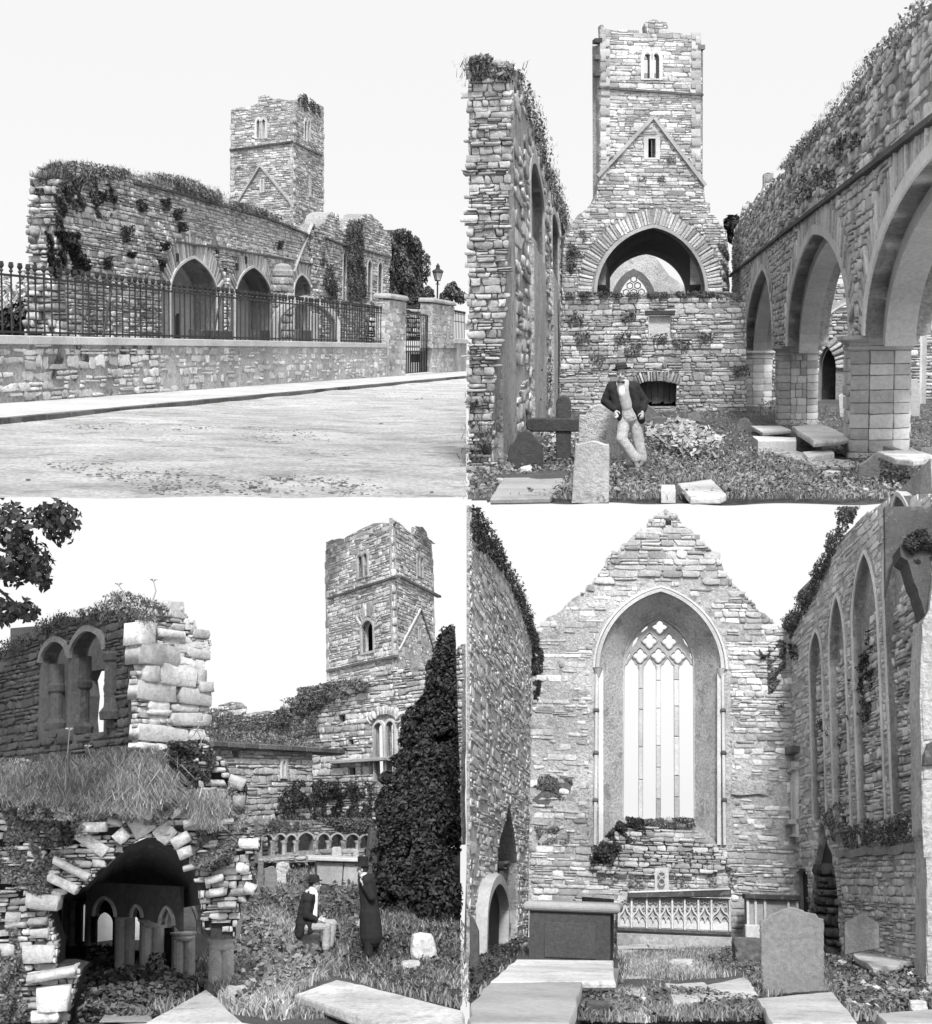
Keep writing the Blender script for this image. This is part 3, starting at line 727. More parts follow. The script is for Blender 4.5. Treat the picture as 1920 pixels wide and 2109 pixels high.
    for i, (x, y, s_) in enumerate(((485, 915, 26), (640, 800, 18), (690, 840, 18), (545, 805, 20), (1090, 960, 12), (415, 1030, 20), (625, 1030, 14), (705, 890, 15), (500, 1000, 9), (635, 965, 14), (395, 770, 20))):
        ivy(st, npl, [(x-s_, y-s_), (x+s_, y-s_*1.3), (x+s_, y+s_), (x-s_*.6, y+s_*1.4)], 170, .2, .4, sm('leaf_dark', st), ['dark tuft in the middle of the left part of the great wall', 'dark tuft below the wall top, left one of a pair', 'dark tuft below the wall top, right one of a pair', 'dark tuft high on the great wall left of the pair', 'small tuft on the smooth band right of the second arch', 'dark tuft low on the great wall above the railings', 'dark tuft left of the first arch at its shoulder', 'dark tuft above the left end of the string course', 'very small tuft on the rubble above the railings', 'small tuft under the left end of the string course', 'large pale tuft high on the left end of the great wall'][i], 40+i, 'wall_tuft', 'plant', .0, group='tufts on the great wall')
    # ruins continuing to the right
    cp = plane_px(st, 1240, nY(1240)-.3, 1520, nY(1520)-.3)
    T = Thing(st, 'choir_wall', 'ragged choir wall with narrow lancets right of the tower, partly ivy covered', 'ruin', cp.P(cp.uv(1400, 1300)[0], zc))
    top = [(1528, 1330), (1522, 1060), (1530, 1010), (1528, 915), (1505, 900), (1480, 862), (1445, 838), (1420, 845), (1412, 870), (1385, 856), (1358, 872), (1350, 905), (1335, 900), (1325, 838), (1300, 830), (1280, 845), (1272, 875), (1240, 890), (1215, 905), (1225, 1330)]
    poly = rag(cp.uvs(top), .8, .15, ra); poly[0] = (poly[0][0], zb_); poly[-1] = (poly[-1][0], zb_)
    hs = []
    for (x0, x1, ys_, ya, yb) in ((1341, 1354, 1015, 985, 1175), (1437, 1452, 1045, 1018, 1175), (1478, 1494, 1052, 1028, 1175)):
        hs.append(opening(arch_px(cp, (x0, ys_), (x1, ys_), ((x0+x1)/2, ya), 5), cp.uv(x0, yb)[1]))
    T.part('wall_core', MB().prism(cp, poly, -1.6, 0, hs), sm('mortar', st))
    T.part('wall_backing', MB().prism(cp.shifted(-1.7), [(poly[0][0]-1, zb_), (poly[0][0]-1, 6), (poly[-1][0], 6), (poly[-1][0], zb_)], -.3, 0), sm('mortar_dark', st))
    lay(T, cp, courses(poly, hs, (.13, .36), (.25, .9), ra, .035), sm('stone_pale', st), .09, 'rubble', 200, seed=13)
    for h_ in hs: T.part('lancet_frame', MB().band(cp, h_, .2, -.2, .12), sm('dressed_light', st))
    line([(1525, 1005), (1430, 978), (1355, 962), (1300, 940), (1265, 925)], .12, .25, sm('stone_dark', st), 'cornice', cp, T)
    ivy(st, cp.shifted(.2), [(1355, 1180), (1352, 900), (1365, 865), (1400, 858), (1412, 880), (1425, 1000), (1425, 1180)], 2600, .3, .7, sm('leaf', st), 'ivy column climbing the choir wall between two lancets', 24, thin=.15)
    ivy(st, cp.shifted(.1), [(1260, 1000), (1300, 1050), (1330, 1180), (1280, 1180), (1265, 1120)], 900, .28, .5, sm('leaf', st), 'ivy at the foot of the dark roof line beside the choir lancet', 25, thin=.3)
    # ivy covered tower stump at the right
    q = st.at(1500, 1300, nY(1520)+1); q2 = st.at(1665, 1300, nY(1520)+9); vp_ = Plane(st, q, q2)
    T = Thing(st, 'ivy_covered_ruin', 'dark ivy covered ruin at the right end of the church', 'ruin', vp_.P(vp_.L/2, zc))
    ol = [(1500, 1330), (1500, 930), (1540, 905), (1570, 900), (1595, 925), (1620, 932), (1632, 975), (1655, 1000), (1662, 1330)]
    poly = vp_.uvs(ol); T.part('wall', MB().prism(vp_, poly, -4, 0), sm('mortar_dark', st))
    V, F = wall_leaves(vp_, vp_.uvs([(1500, 1300), (1505, 930), (1540, 900), (1572, 895), (1598, 918), (1624, 928), (1636, 970), (1660, 1000), (1668, 1180), (1668, 1300)]), 9000, .32, .9, 26, .1)
    T.arr('ivy', V, F, sm('leaf', st), kind='stuff')
    # tower
    Yc = 124.0
    tc, tl, tr = st.at(1150, 1300, Yc), st.at(905, 1300, Yc*1.043), st.at(1262, 1300, Yc*1.07)
    lp, rp = Plane(st, tl, tc), Plane(st, tc, tr)
    T = Thing(st, 'church_tower', 'tall square church tower with twin lancets, behind the long ruined wall', 'tower', Vector((tc.x, tc.y, zc)))
    ltop = [(1150, 392), (1130, 393), (1100, 388), (1066, 388), (1042, 371), (1013, 378), (1012, 402), (985, 418), (925, 424), (905, 431)]
    rtop = [(1256, 412), (1236, 409), (1212, 402), (1206, 380), (1190, 364), (1176, 370), (1165, 388), (1150, 393)]
    lo = [(0, zb_), (lp.L, zb_)]+rag(lp.uvs(ltop), .6, .1, ra); lo[-1] = (0, lo[-1][1]); lo[2] = (lp.L, lo[2][1])
    ro = [(0, zb_), (rp.L, zb_)]+rag(rp.uvs(rtop), .6, .1, ra); ro[-1] = (0, ro[-1][1]); ro[2] = (rp.L, ro[2][1])
    lh = [opening(arch_px(lp, (a, 485), (b, 485), ((a+b)/2, 467), 5), lp.uv(a, 540)[1]) for a, b in ((1007, 1021), (1027, 1043))]
    lh.append(lp.uvs([(1020, 755), (1038, 753), (1038, 700), (1020, 702)]))
    rh = [opening(arch_px(rp, (a, 488), (b, 490), ((a+b)/2, 470), 5), rp.uv(a, 548)[1]) for a, b in ((1191, 1199), (1204, 1211))]
    rh.append(rp.uvs([(1208, 770), (1216, 771), (1216, 690), (1208, 688)]))
    for P_, O, H, sd in ((lp, lo, lh, 14), (rp, ro, rh, 15)):
        T.part('wall_core', MB().prism(P_, O, -.18, 0, H), sm('mortar', st)); T.part('shaft_dark', MB().prism(P_.shifted(-1.1), [(2.2, zb_), (P_.L-2.2, zb_), (P_.L-2.2, 18), (2.2, 18)], -.1, 0), sm('mortar_dark', st))  # dark panel stands in for the shade inside the windows
        cl = courses(O, H, (.1, .3), (.25, 1.0), ra, .03)
        lay(T, P_, cl, sm('stone_pale', st), .05, 'rubble', 140, seed=sd)
        for h_ in H: T.part('window_frame', MB().band(P_, h_, .22, -.3, .1, True), sm('dressed_light', st))
    for P_, O in ((lp, lo), (rp, ro)):
        qn = [c for c in [(x, v, .35+.25*(i % 2), .44) for i, v in enumerate(lin(2, 21.2, 40)) for x in (.2, P_.L-.2)]]
        lay(T, P_, qn, sm('ashlar', st), .08, 'ashlar', 76, 'quoin', seed=3)
    # back walls and a dark floor so that the tower is a closed shaft
    bl, br = Plane(st, tl, tl+(tr-tc)), Plane(st, tl+(tr-tc), tr)
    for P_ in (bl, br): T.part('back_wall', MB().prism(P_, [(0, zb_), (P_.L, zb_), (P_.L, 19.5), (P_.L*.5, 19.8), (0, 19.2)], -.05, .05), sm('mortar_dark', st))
    line([(1150, 553), (1030, 568), (905, 585)], .16, .2, sm('stone_dark', st), 'string_course', lp, T)
    line([(1260, 606), (1205, 582), (1150, 554)], .16, .2, sm('stone_dark', st), 'string_course', rp, T)
    line([(935, 795), (980, 722), (1022, 654)], .18, .2, sm('dressed', st), 'roof_crease', lp, T)
    line([(1022, 654), (1080, 722), (1135, 790), (1150, 815)], .18, .16, sm('dressed', st), 'roof_crease', lp, T)
    ivy(st, rp, [(1160, 390), (1190, 366), (1250, 415), (1252, 470), (1215, 430), (1190, 440)], 700, .25, .3, sm('leaf', st), 'ivy at the top right corner of the tower', 27, thin=.3)
    # round stub with a domed top, and the low standing arch in the yard
    c = st.at(1107, 1300, nY(1107)-7); s1 = 1.0; rad = (1143-1070)/2*c.y/5509
    def zz(y): return st.h+st.ray(1107, y).z*c.y
    T = Thing(st, 'stone_stub', 'round stone stub with a domed cap in front of the great wall', 'pier', Vector((c.x, c.y, zc)))
    T.part('drum', MB().lathe((c.x, c.y, 0), [(rad*.96, zc-.1), (rad*.96, zz(1085))], 20), sm('mortar', st))
    for j in range(9):
        z = zc+(zz(1085)-zc)*j/9; hh = (zz(1085)-zc)/9
        for i in range(11):
            t = 2*math.pi*(i+.5*(j % 2))/11+r.uniform(-.05, .05); d = Vector((math.cos(t), math.sin(t), 0)); P_ = Plane(st, c+d*rad*.93, c+d*rad*.93+Vector((-d.y, d.x, 0)))
            if d.y < .3: lay(T, P_, [(0, z+hh/2, rad*.56, hh*.86)], sm('stone', st), .14, 'block', 5, seed=j*20+i)
    T.part('cap', MB().lathe((c.x, c.y, 0), [(rad*.98, zz(1087)), (rad*1.12, zz(1080)), (rad*1.1, zz(1062)), (rad*.98, zz(1056)), (rad*.9, zz(1042)), (rad*.55, zz(1034)), (rad*.1, zz(1031))], 20), sm('stone', st))
    ap = plane_px(st, 1085, nY(1107)-12, 1320, nY(1107)-11)
    a = arch_px(ap, (1088, 1275), (1318, 1275), (1203, 1172), 14); sc_ = [(u, v) for u, v in a]
    T = Thing(st, 'standing_arch', 'low free standing round stone arch behind the railings', 'arch', ap.P(ap.uv(1203, 1300)[0], zc))
    b_ = arch_px(ap, (1098, 1278), (1306, 1278), (1203, 1186), 14)
    pth = [(b_[0][0], zc-.1)]+b_+[(b_[-1][0], zc-.1)]
    T.part('arch_ring', MB().band(ap, pth, .45, -.7, 0), sm('dressed', st)); T.part('arch_moulding', MB().band(ap, [(u, v) for u, v in pth], .12, -.02, .12), sm('stone_dark', st))
    ap2 = plane_px(st, 1300, 118, 1700, 122); rc = random.Random(5)
    # low walls and graves behind the railings
    T = Thing(st, 'yard_wall', 'low rubble wall piece with a dark opening, behind the standing arch', 'wall', ap2.P(ap2.uv(1400, 1300)[0], zc))
    ol = ap2.uvs([(1370, 1335), (1370, 1270), (1400, 1250), (1480, 1240), (1560, 1205), (1640, 1195), (1690, 1200), (1690, 1335)])
    T.part('wall_core', MB().prism(ap2, ol, -.6, 0), sm('mortar_dark', st)); lay(T, ap2, courses(ol, [], (.3, .5), (.4, .9), rc, .1), sm('stone_pale', st), .14, 'rubble', 100, seed=5)
    for i, (x0, x1, y0, nm) in enumerate(((686, 724, 1225, 'dark round topped headstone inside the first arch'), (944, 996, 1175, 'tall dark slab seen through the second arch'), (1220, 1250, 1225, 'pale slab inside the low standing arch'))):
        Yh = npl.P(npl.uv((x0+x1)/2, 1300)[0], 0).y+(6 if i < 2 else -12)
        headstone(st, 'headstone', nm, [(x0, 1345), (x0, y0+14), (x0+6, y0+3), ((x0+x1)/2, y0), (x1-6, y0+3), (x1, y0+14), (x1, 1345)], 1345, .3, sm('tomb_dark' if i < 2 else 'dressed', st), Y=Yh)
    # wall on the far side of the nave, seen through the arches
    fp_ = npl.shifted(-14)
    T = Thing(st, 'aisle_wall', 'far rubble wall seen through the pointed arches of the great wall', 'wall', fp_.P(fp_.uv(850, 1300)[0], zc))
    ol = fp_.uvs([(560, 1340), (560, 1060), (720, 1075), (800, 1110), (920, 1120), (1010, 1120), (1250, 1110), (1250, 1340)])
    T.part('wall_core', MB().prism(fp_, ol, -.8, 0), sm('mortar', st)); lay(T, fp_, courses(ol, [], (.35, .6), (.5, 1.2), rc, .1), sm('stone', st), .12, 'rubble', 80, seed=6)
    # plinth stones at the wall foot
    for i, (x0, x1) in enumerate(((790, 908), (1020, 1062), (1166, 1242))):
        q = npl.shifted(.8); a, b = q.uv(x0, 1310)[0], q.uv(x1, 1310)[0]
        single(st, 'plinth', MB().plate(q, [(a, zc-.1), (b, zc-.1), (b, q.uv(x0, 1291)[1]), (a, q.uv(x0, 1291)[1])], -.8, 0, .05), sm('stone_dark', st), ['dark plinth course under the pier between the two arches', 'dark plinth course left of the low standing arch', 'dark plinth course inside the low standing arch'][i], 'plinth', q.P((a+b)/2, zc))
    # spire in the distance
    sY = 330; c = st.at(157, 1300, sY); kz = lambda y: st.h+st.ray(157, y).z*sY; rw = 16*sY/5509
    T = Thing(st, 'church_spire', 'pale slender church spire far away at the left', 'spire', Vector((c.x, c.y, kz(1200))))
    T.part('spire', MB().lathe((c.x, c.y, 0), [(rw, kz(1062)), (rw*.5, kz(990)), (.05, kz(915))], 8), mat('stone_haze', .8, .02, .05, .05, .1, 0))  # haze of the distance put into the pale stone colour
    T.part('tower', MB().lathe((c.x, c.y, 0), [(rw*1.1, kz(1330)), (rw*1.1, kz(1062))], 8), mat('stone_haze', .8, .02, .05, .05, .1, 0))
    # shrubs and trees
    def shrub(label, blobs, n, size, m, seed, Y, name='shrub'):
        bl = []
        for (x0, y0, x1, y1) in blobs:
            a, b = st.at(x0, y1, Y), st.at(x1, y0, Y); bl.append(((a+b)/2, (abs(b.x-a.x)/2, abs(b.x-a.x)/2*.8, abs(b.z-a.z)/2)))
        V, F = blob_leaves(bl, n, size, seed); c = bl[0][0]
        T = Thing(st, name, label, 'shrub' if name == 'shrub' else 'tree', Vector((c[0], c[1], zc)))
        T.arr('crown' if name == 'tree' else 'leaves', V, F, m, kind='stuff')
        T.part('trunk' if name == 'tree' else 'stem', MB().tube([(c[0], c[1], zc-.2), (c[0]+.1, c[1], (c[2]+zc)/2), (c[0], c[1], c[2])], [.25, .16, .08], 7), sm('bark', st))
    shrub('dark bush behind the railings at the far left', [(40, 1190, 190, 1320), (-20, 1220, 80, 1330), (100, 1150, 175, 1260)], 3000, .35, sm('leaf_dark', st), 51, 78)
    shrub('pale misty tree behind the bush at the far left', [(70, 1060, 185, 1220), (-20, 1100, 60, 1240)], 2200, .55, mat('leaf_haze', .5, .2, 0, .1, .5, 0), 52, 150, 'tree')  # leaves paled, the haze put into their colour
    shrub('small dark tree behind the street lamp at the right', [(1742, 1112, 1800, 1175), (1775, 1135, 1826, 1185), (1725, 1140, 1765, 1185)], 1500, .35, sm('leaf', st), 53, 135, 'tree')
    shrub('low dark bush between the gate piers and the ivy ruin', [(1660, 1120, 1700, 1180), (1590, 1165, 1660, 1195)], 900, .3, sm('leaf', st), 54, 128)
    # street lamp
    c = st.at(1711, 1300, 138); kz = lambda y: st.h+st.ray(1711, y).z*138; k = 138/5509
    T = Thing(st, 'street_lamp', 'street lamp with a glazed lantern above the right gate pier', 'street lamp', Vector((c.x, c.y, zc)))
    T.part('post', MB().lathe((c.x, c.y, 0), [(7*k, zc-.1), (6*k, zc+1), (3.2*k, zc+1.2), (3*k, kz(1112)), (5*k, kz(1110)), (3*k, kz(1104)), (4.5*k, kz(1100))], 10), sm('iron', st))
    T.part('cross_bar', MB().tube([(c.x-9*k, c.y, kz(1113)), (c.x+9*k, c.y, kz(1113))], 1.4*k, 6), sm('iron', st))
    gl = mat('lamp_glass', .62, 0, .05, 0, 1, 0, .15)
    L_ = T.part('lantern', MB().lathe((c.x, c.y, 0), [(10*k, kz(1100)), (11*k, kz(1098))], 4, ph=math.pi/4+.3), sm('iron', st)); T.part('glass', MB().lathe((c.x, c.y, 0), [(10*k, kz(1099)), (20*k, kz(1066))], 4, ph=math.pi/4+.3), gl, L_)
    fr = MB()
    for i in range(4):
        t = math.pi/4+.3+i*math.pi/2
        fr.tube([Vector((c.x+10.5*k*math.cos(t), c.y+10.5*k*math.sin(t), kz(1099))), Vector((c.x+21*k*math.cos(t), c.y+21*k*math.sin(t), kz(1065)))], 1.3*k, 5)
    fr.lathe((c.x, c.y, 0), [(11.5*k, kz(1101)), (11.5*k, kz(1097))], 4, ph=math.pi/4+.3); fr.lathe((c.x, c.y, 0), [(22*k, kz(1068)), (22*k, kz(1064))], 4, ph=math.pi/4+.3)
    T.part('frame', fr, sm('iron', st), L_)
    T.part('roof', MB().lathe((c.x, c.y, 0), [(24*k, kz(1065)), (19*k, kz(1058)), (9*k, kz(1053)), (7*k, kz(1044)), (9*k, kz(1042)), (4*k, kz(1036)), (1*k, kz(1030))], 12), sm('iron', st), L_)
build_TL()
# =================================================================== people: one continuous body each, clothes over it
def capsules(items):
    """tapered limbs and lumps: ('c', p, q, r0, r1) or ('e', centre, radii[, rotation]) or ('b', ...)"""
    mb = MB()
    for it in items:
        if it[0] == 'c':
            p, q, a, b = Vector(it[1]), Vector(it[2]), it[3], it[4]; d = q-p; L = d.length; rot = d.normalized().to_track_quat('Z', 'Y'); rg = []; n = 12
            fl = it[5] if len(it) > 5 else 1.0
            def ring(z, rr): return [p + rot @ Vector((rr*math.cos(2*math.pi*i/n), fl*rr*math.sin(2*math.pi*i/n), z)) for i in range(n)]
            for t in (80, 55, 28): rg.append(ring(-a*math.sin(R_(t)), a*math.cos(R_(t))))
            for k in range(5): rg.append(ring(L*k/4, a+(b-a)*k/4))
            for t in (28, 55, 80): rg.append(ring(L+b*math.sin(R_(t)), b*math.cos(R_(t))))
            mb.rings(rg)
        else: mb.ell(it[1], it[2], 14, 10, it[3] if len(it) > 3 else None)
    return mb
def fuse(mb, vox, smooth=4, fold=0.0):
    me = bpy.data.meshes.new('tmp'); me.from_pydata([tuple(v) for v in mb.v], [], mb.f)
    o = bpy.data.objects.new('tmp', me); COL.objects.link(o)
    bm = bmesh.new(); bm.from_mesh(me); bmesh.ops.recalc_face_normals(bm, faces=bm.faces); bm.to_mesh(me); bm.free()
    m = o.modifiers.new('r', 'REMESH'); m.mode = 'VOXEL'; m.voxel_size = vox
    s_ = o.modifiers.new('s', 'SMOOTH'); s_.factor = .5; s_.iterations = smooth
    dg = bpy.context.evaluated_depsgraph_get(); ev = o.evaluated_get(dg); m2 = ev.to_mesh()
    V = [v.co + v.normal*fold*(math.sin(v.co.z*55+3*math.sin(v.co.x*17+v.co.y*11))+.6*math.sin(v.co.z*23+v.co.x*60)) for v in m2.vertices]; F = [tuple(p.vertices) for p in m2.polygons]; ev.to_mesh_clear()
    bpy.data.objects.remove(o); bpy.data.meshes.remove(me)
    return MB().add(V, F)
def hand(wr, dirv, side, curl=.5, s=1.0):
    """palm, four unequal bent fingers and a thumb; side = towards the thumb"""
    d = Vector(dirv).normalized(); sd = (Vector(side)-Vector(side).dot(d)*d).normalized(); nn = d.cross(sd); it = []
    w = Vector(wr); pc = w+d*.05*s
    it.append(('c', w, w+d*.085*s, .03*s, .034*s, .62))
    for k, (o, L) in enumerate(((.027, .072), (.009, .08), (-.009, .075), (-.026, .06))):
        a = w+d*.085*s+sd*o*s; m = a+(d*math.cos(curl*.5)+nn*math.sin(curl*.5))*L*.5*s; e = m+(d*math.cos(curl*1.6)+nn*math.sin(curl*1.6))*L*.5*s
        it += [('c', a, m, .0095*s, .0088*s), ('c', m, e, .0088*s, .0075*s)]
    a = w+d*.03*s+sd*.026*s; m = a+(d*.6+sd*.7).normalized()*.04*s; e = m+(d*.95+sd*.25+nn*.3).normalized()*.032*s
    it += [('c', a, m, .013*s, .011*s), ('c', m, e, .011*s, .009*s)]
    return it
def head_items(c, fwd, up=Vector((0, 0, 1))):
    """head about c (middle of the skull): face along fwd"""
    f = Vector(fwd).normalized(); u = (up-up.dot(f)*f).normalized(); r = f.cross(u)
    rot = Matrix((r, f, u)).transposed()
    q = lambda x, y, z: Vector(c)+r*x+f*y+u*z
    it = [('e', q(0, -.012, .02), (.075, .095, .1), rot), ('e', q(0, .02, -.05), (.058, .068, .075), rot), ('e', q(0, .055, -.1), (.03, .028, .024), rot)]
    it += [('c', q(0, .088, .01), q(0, .108, -.035), .011, .016)]
    it += [('e', q(sx*.03, .078, .018), (.024, .018, .01), rot) for sx in (-1, 1)]       # brows
    it += [('e', q(sx*.078, -.01, -.02), (.01, .02, .032), rot) for sx in (-1, 1)]       # ears
    it += [('e', q(0, .085, -.068), (.026, .012, .008), rot), ('e', q(0, .083, -.08), (.022, .012, .008), rot)]
    it += [('e', q(sx*.042, .055, -.045), (.022, .022, .025), rot) for sx in (-1, 1)]
    it += [('c', q(0, -.02, -.09), q(0, -.04, -.17), .055, .06)]
    return it, q, rot
def put(mb, base, s): return MB().add([base+v*s for v in mb.v], mb.f)
# =================================================================== 2. the nave with the leaning man
TR = Stage('TR', 960, 0, .5232, (745, 1435), 2.05, S=1.2)
def build_TR():
    st = TR; r = random.Random(21); f = FPX/.5232
    X = lambda x, Y: (st.ray(x, 1435).x)*Y
    # ground
    xs = lin(22, 1842, 70); ys = [1967, 1950, 1930]+lin(1900, 1600, 40)+lin(1592, 1520, 12)
    ground_grid(st, xs, ys, .045, .7, 3, sm('soil', st))
    poly = [(24, 1964), (24, 1860), (110, 1850), (380, 1615), (1100, 1610), (1840, 1600), (1840, 1964)]
    bare = [(24, 1964), (24, 1870), (400, 1870), (400, 1964)]
    skip = [[(140, 1880), (398, 1876), (375, 1925), (330, 1960), (90, 1966)], [(770, 1905), (965, 1884), (1030, 1948), (1000, 1962), (770, 1962)], [(1200, 1776), (1300, 1773), (1552, 1818), (1545, 1836), (1380, 1836)], [(1610, 1800), (1850, 1800), (1850, 1830), (1700, 1830)], [(1740, 1865), (1850, 1865), (1850, 1905), (1765, 1900)], [(1318, 1775), (1450, 1768), (1455, 1790), (1345, 1805)], [(620, 1795), (700, 1790), (735, 1830), (720, 1862), (630, 1862)]]
    P = scatter_px(st, poly, 15000, 8, skip); V, F = blades(P, .07, 8, .07, .9, 4, .1, .5)
    single_arr(st, 'grass', V, F, sm('grass', st), 'rough grass growing over the floor of the nave', None, None, kind='stuff')
    P = scatter_px(st, [(200, 1964), (580, 1860), (700, 1830), (1200, 1750), (1400, 1860), (1840, 1900), (1840, 1964)], 4200, 9, skip); V, F = blades(P, .13, 9, .05, 1.1, 4, .12, .5)
    single_arr(st, 'tall_grass', V, F, sm('grass', st), kind='stuff')
    P = scatter_px(st, poly, 14000, 10, skip); rr = np.random.default_rng(3); P[:, 2] += rr.uniform(.02, .16, len(P)); N = np.tile((0, -.2, 1.), (len(P), 1))
    V, F = leaf_arrays(P, N, .075, rr); single_arr(st, 'ground_leaves', V, F, sm('leaf_pale', st), kind='stuff')

    # left wall: broken end towards us, plastered side running back
    Ye = 27.6; base = [(105, 1850), (375, 1605)]
    A, B = st.gnd(100, 1850), st.gnd(375, 1605); sp = Plane(st, A, B)
    T = Thing(st, 'nave_wall', 'tall ruined left wall with a rough broken end and blind lancets', 'ruin', A)
    ra = random.Random(6)
    side = [(400, 1580), (400, 905), (385, 850), (365, 790), (335, 700), (300, 625), (298, 555), (270, 480), (240, 400), (215, 325), (190, 250), (166, 240), (170, 450), (166, 700), (160, 950), (150, 1150), (128, 1350), (105, 1550), (98, 1850)]
    ps = sp.uvs(side); pr = rag(ps[1:12], .9, .12, ra)+ps[12:]; poly = [(pr[0][0], -.1)]+pr; poly[-1] = (poly[-1][0], -.1)
    h1 = opening(arch_px(sp, (248, 760), (300, 800), (268, 650), 8), sp.uv(262, 1110)[1]); h2 = opening(arch_px(sp, (333, 900), (360, 910), (345, 850), 8), sp.uv(345, 1130)[1])
    T.part('wall_core', MB().prism(sp, poly, -.38, 0, [h1, h2]), sm('plaster_streak', st))
    for h_ in (h1, h2): T.part('recess', MB().prism(sp.shifted(-.3), [(u+.02, v) for u, v in h_], -.1, 0), sm('mortar', st)); T.part('lancet_frame', MB().band(sp, h_, .3, -.3, .08), sm('dressed', st))
    lay(T, sp, courses(poly, [h1, h2], (.2, .5), (.4, 1.6), ra, .06), sm('stone_pale', st), .07, 'rubble', 90, seed=3, keep=.45)
    ep = plane_px(st, 20, Ye, 170, Ye)
    end = [(13, 1966), (13, 256), (60, 236), (110, 238), (150, 248), (168, 262), (172, 450), (168, 700), (162, 950), (152, 1150), (130, 1350), (106, 1550), (98, 1850), (95, 1900), (60, 1966)]
    pe = ep.uvs(end); pe = pe[:2]+rag(pe[2:], .5, .05, ra)
    T.part('end_core', MB().prism(ep, pe, -1.0, 0), sm('plaster_streak', st))
    lay(T, ep, courses(pe, [], (.05, .17), (.12, .36), ra, .01, need=2), sm('stone', st), .1, 'rubble', 260, seed=5)
    # pilaster strips on the side wall
    for (xa, xb) in ((113, 172), (250, 300), (332, 356)):
        a, b = sp.uv(xa, 1500)[0], sp.uv(xb, 1450)[0]; T.part('pilaster', MB().prism(sp, rag([(a, -.1), (b, -.1), (b, 5.5), (a, 5.8), (a, -.1)], .8, .1, ra)[:-1], 0, .16), sm('plaster_streak', st))
    ivy(st, ep, [(24, 330), (24, 238), (90, 226), (160, 240), (205, 330), (170, 320), (120, 300)], 900, .2, .4, sm('leaf', st), 'grass and weeds on top of the broken left wall end', 31, 'wall_plants', 'plants', .3)
    ivy(st, sp, [(190, 255), (215, 300), (245, 385), (275, 465), (302, 545), (305, 620), (340, 700), (375, 800), (400, 900), (370, 880), (320, 750), (285, 640), (250, 520), (205, 380)], 2600, .2, .5, sm('leaf', st), 'creeper along the sloping top of the left wall', 32, 'wall_plants', 'plants', .35)
    ivy(st, sp, [(255, 1450), (370, 1400), (372, 1560), (300, 1620), (262, 1560)], 900, .16, .25, sm('leaf', st), 'low creeper on the plastered foot of the left wall', 33, thin=.5)
    ivy(st, ep, [(24, 1900), (24, 1560), (90, 1600), (100, 1800), (80, 1960), (24, 1960)], 500, .2, .35, sm('leaf', st), 'weeds at the foot of the broken left wall end', 34, 'wall_plants', 'plants', .4)
    ivy(st, ep, [(80, 1964), (100, 1830), (160, 1800), (180, 1850), (150, 1964)], 260, .2, .5, sm('leaf_pale', st), 'pale leafy weeds in the corner beside the dark headstone', 35, 'weeds', 'plants', .3)

    # low cross wall with fireplace opening
    Yw = 61.0; cw = plane_px(st, 375, Yw, 1100, Yw)
    T = Thing(st, 'cross_wall', 'rubble wall across the nave with a pale plaque and a boarded opening', 'wall', cw.P(cw.L/2, 0))
    top = [(1104, 1620), (1104, 1168), (1040, 1160), (960, 1158), (880, 1162), (760, 1160), (640, 1164), (520, 1160), (440, 1164), (374, 1160), (365, 1620)]
    pw = cw.uvs(top); poly = [(pw[0][0], -.2)]+rag(pw[1:-1], .6, .08, ra)+[(pw[-1][0], -.2)]
    fo = cw.uvs([(684, 1600), (826, 1600), (828, 1512), (770, 1500), (700, 1502), (684, 1510)]); po = cw.uvs([(718, 1330), (806, 1330), (806, 1238), (718, 1238)])
    T.part('wall_core', MB().prism(cw, poly, -1.2, 0, [fo, po]), sm('mortar', st))
    lay(T, cw, courses(poly, [fo, po, cw.uvs([(670, 1515), (840, 1515), (830, 1470), (680, 1470)])], (.07, .25), (.15, .7), ra, .02), sm('stone_pale', st), .06, 'rubble', 290, seed=7)
    lay(T, cw, voussoirs(cw.uvs([(682, 1512), (710, 1502), (760, 1499), (800, 1502), (832, 1512)]), .42, .13, ra, .04), sm('stone_pale', st), .12, 'block', 40, 'voussoir', seed=2)
    a, b = cw.uv(720, 1326), cw.uv(804, 1242); P_ = T.part('plaque', MB().prism(cw, [(a[0], a[1]), (b[0], a[1]), (b[0], b[1]), (a[0], b[1])], -.3, -.12), sm('dressed_light', st))
    T.part('plaque_lintel', MB().plate(cw, cw.uvs([(706, 1242), (822, 1240), (824, 1222), (704, 1222)]), -.2, .1, .03), sm('stone_dark', st), P_)
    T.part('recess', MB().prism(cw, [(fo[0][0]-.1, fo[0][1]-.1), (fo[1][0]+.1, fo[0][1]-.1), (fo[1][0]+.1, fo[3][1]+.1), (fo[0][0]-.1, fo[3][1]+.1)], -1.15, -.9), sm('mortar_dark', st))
    for i in range(6):
        u = fo[0][0]+(fo[1][0]-fo[0][0])*i/6; wd = (fo[1][0]-fo[0][0])/6
        T.part('board', MB().prism(cw, [(u+.01, fo[0][1]+.1), (u+wd-.01, fo[0][1]+.1+.1*(i % 2)), (u+wd-.01, fo[3][1]-.02), (u+.01, fo[3][1]-.02)], -.5, -.42-.03*(i % 2)), sm('wood', st))
    ivy(st, cw, [(372, 1178), (372, 1150), (520, 1148), (700, 1152), (900, 1146), (1000, 1152), (1104, 1158), (1104, 1184), (900, 1168), (700, 1172), (500, 1170)], 2400, .14, .35, sm('leaf', st), 'strip of grass along the top of the cross wall', 36, 'wall_plants', 'plants', .25)
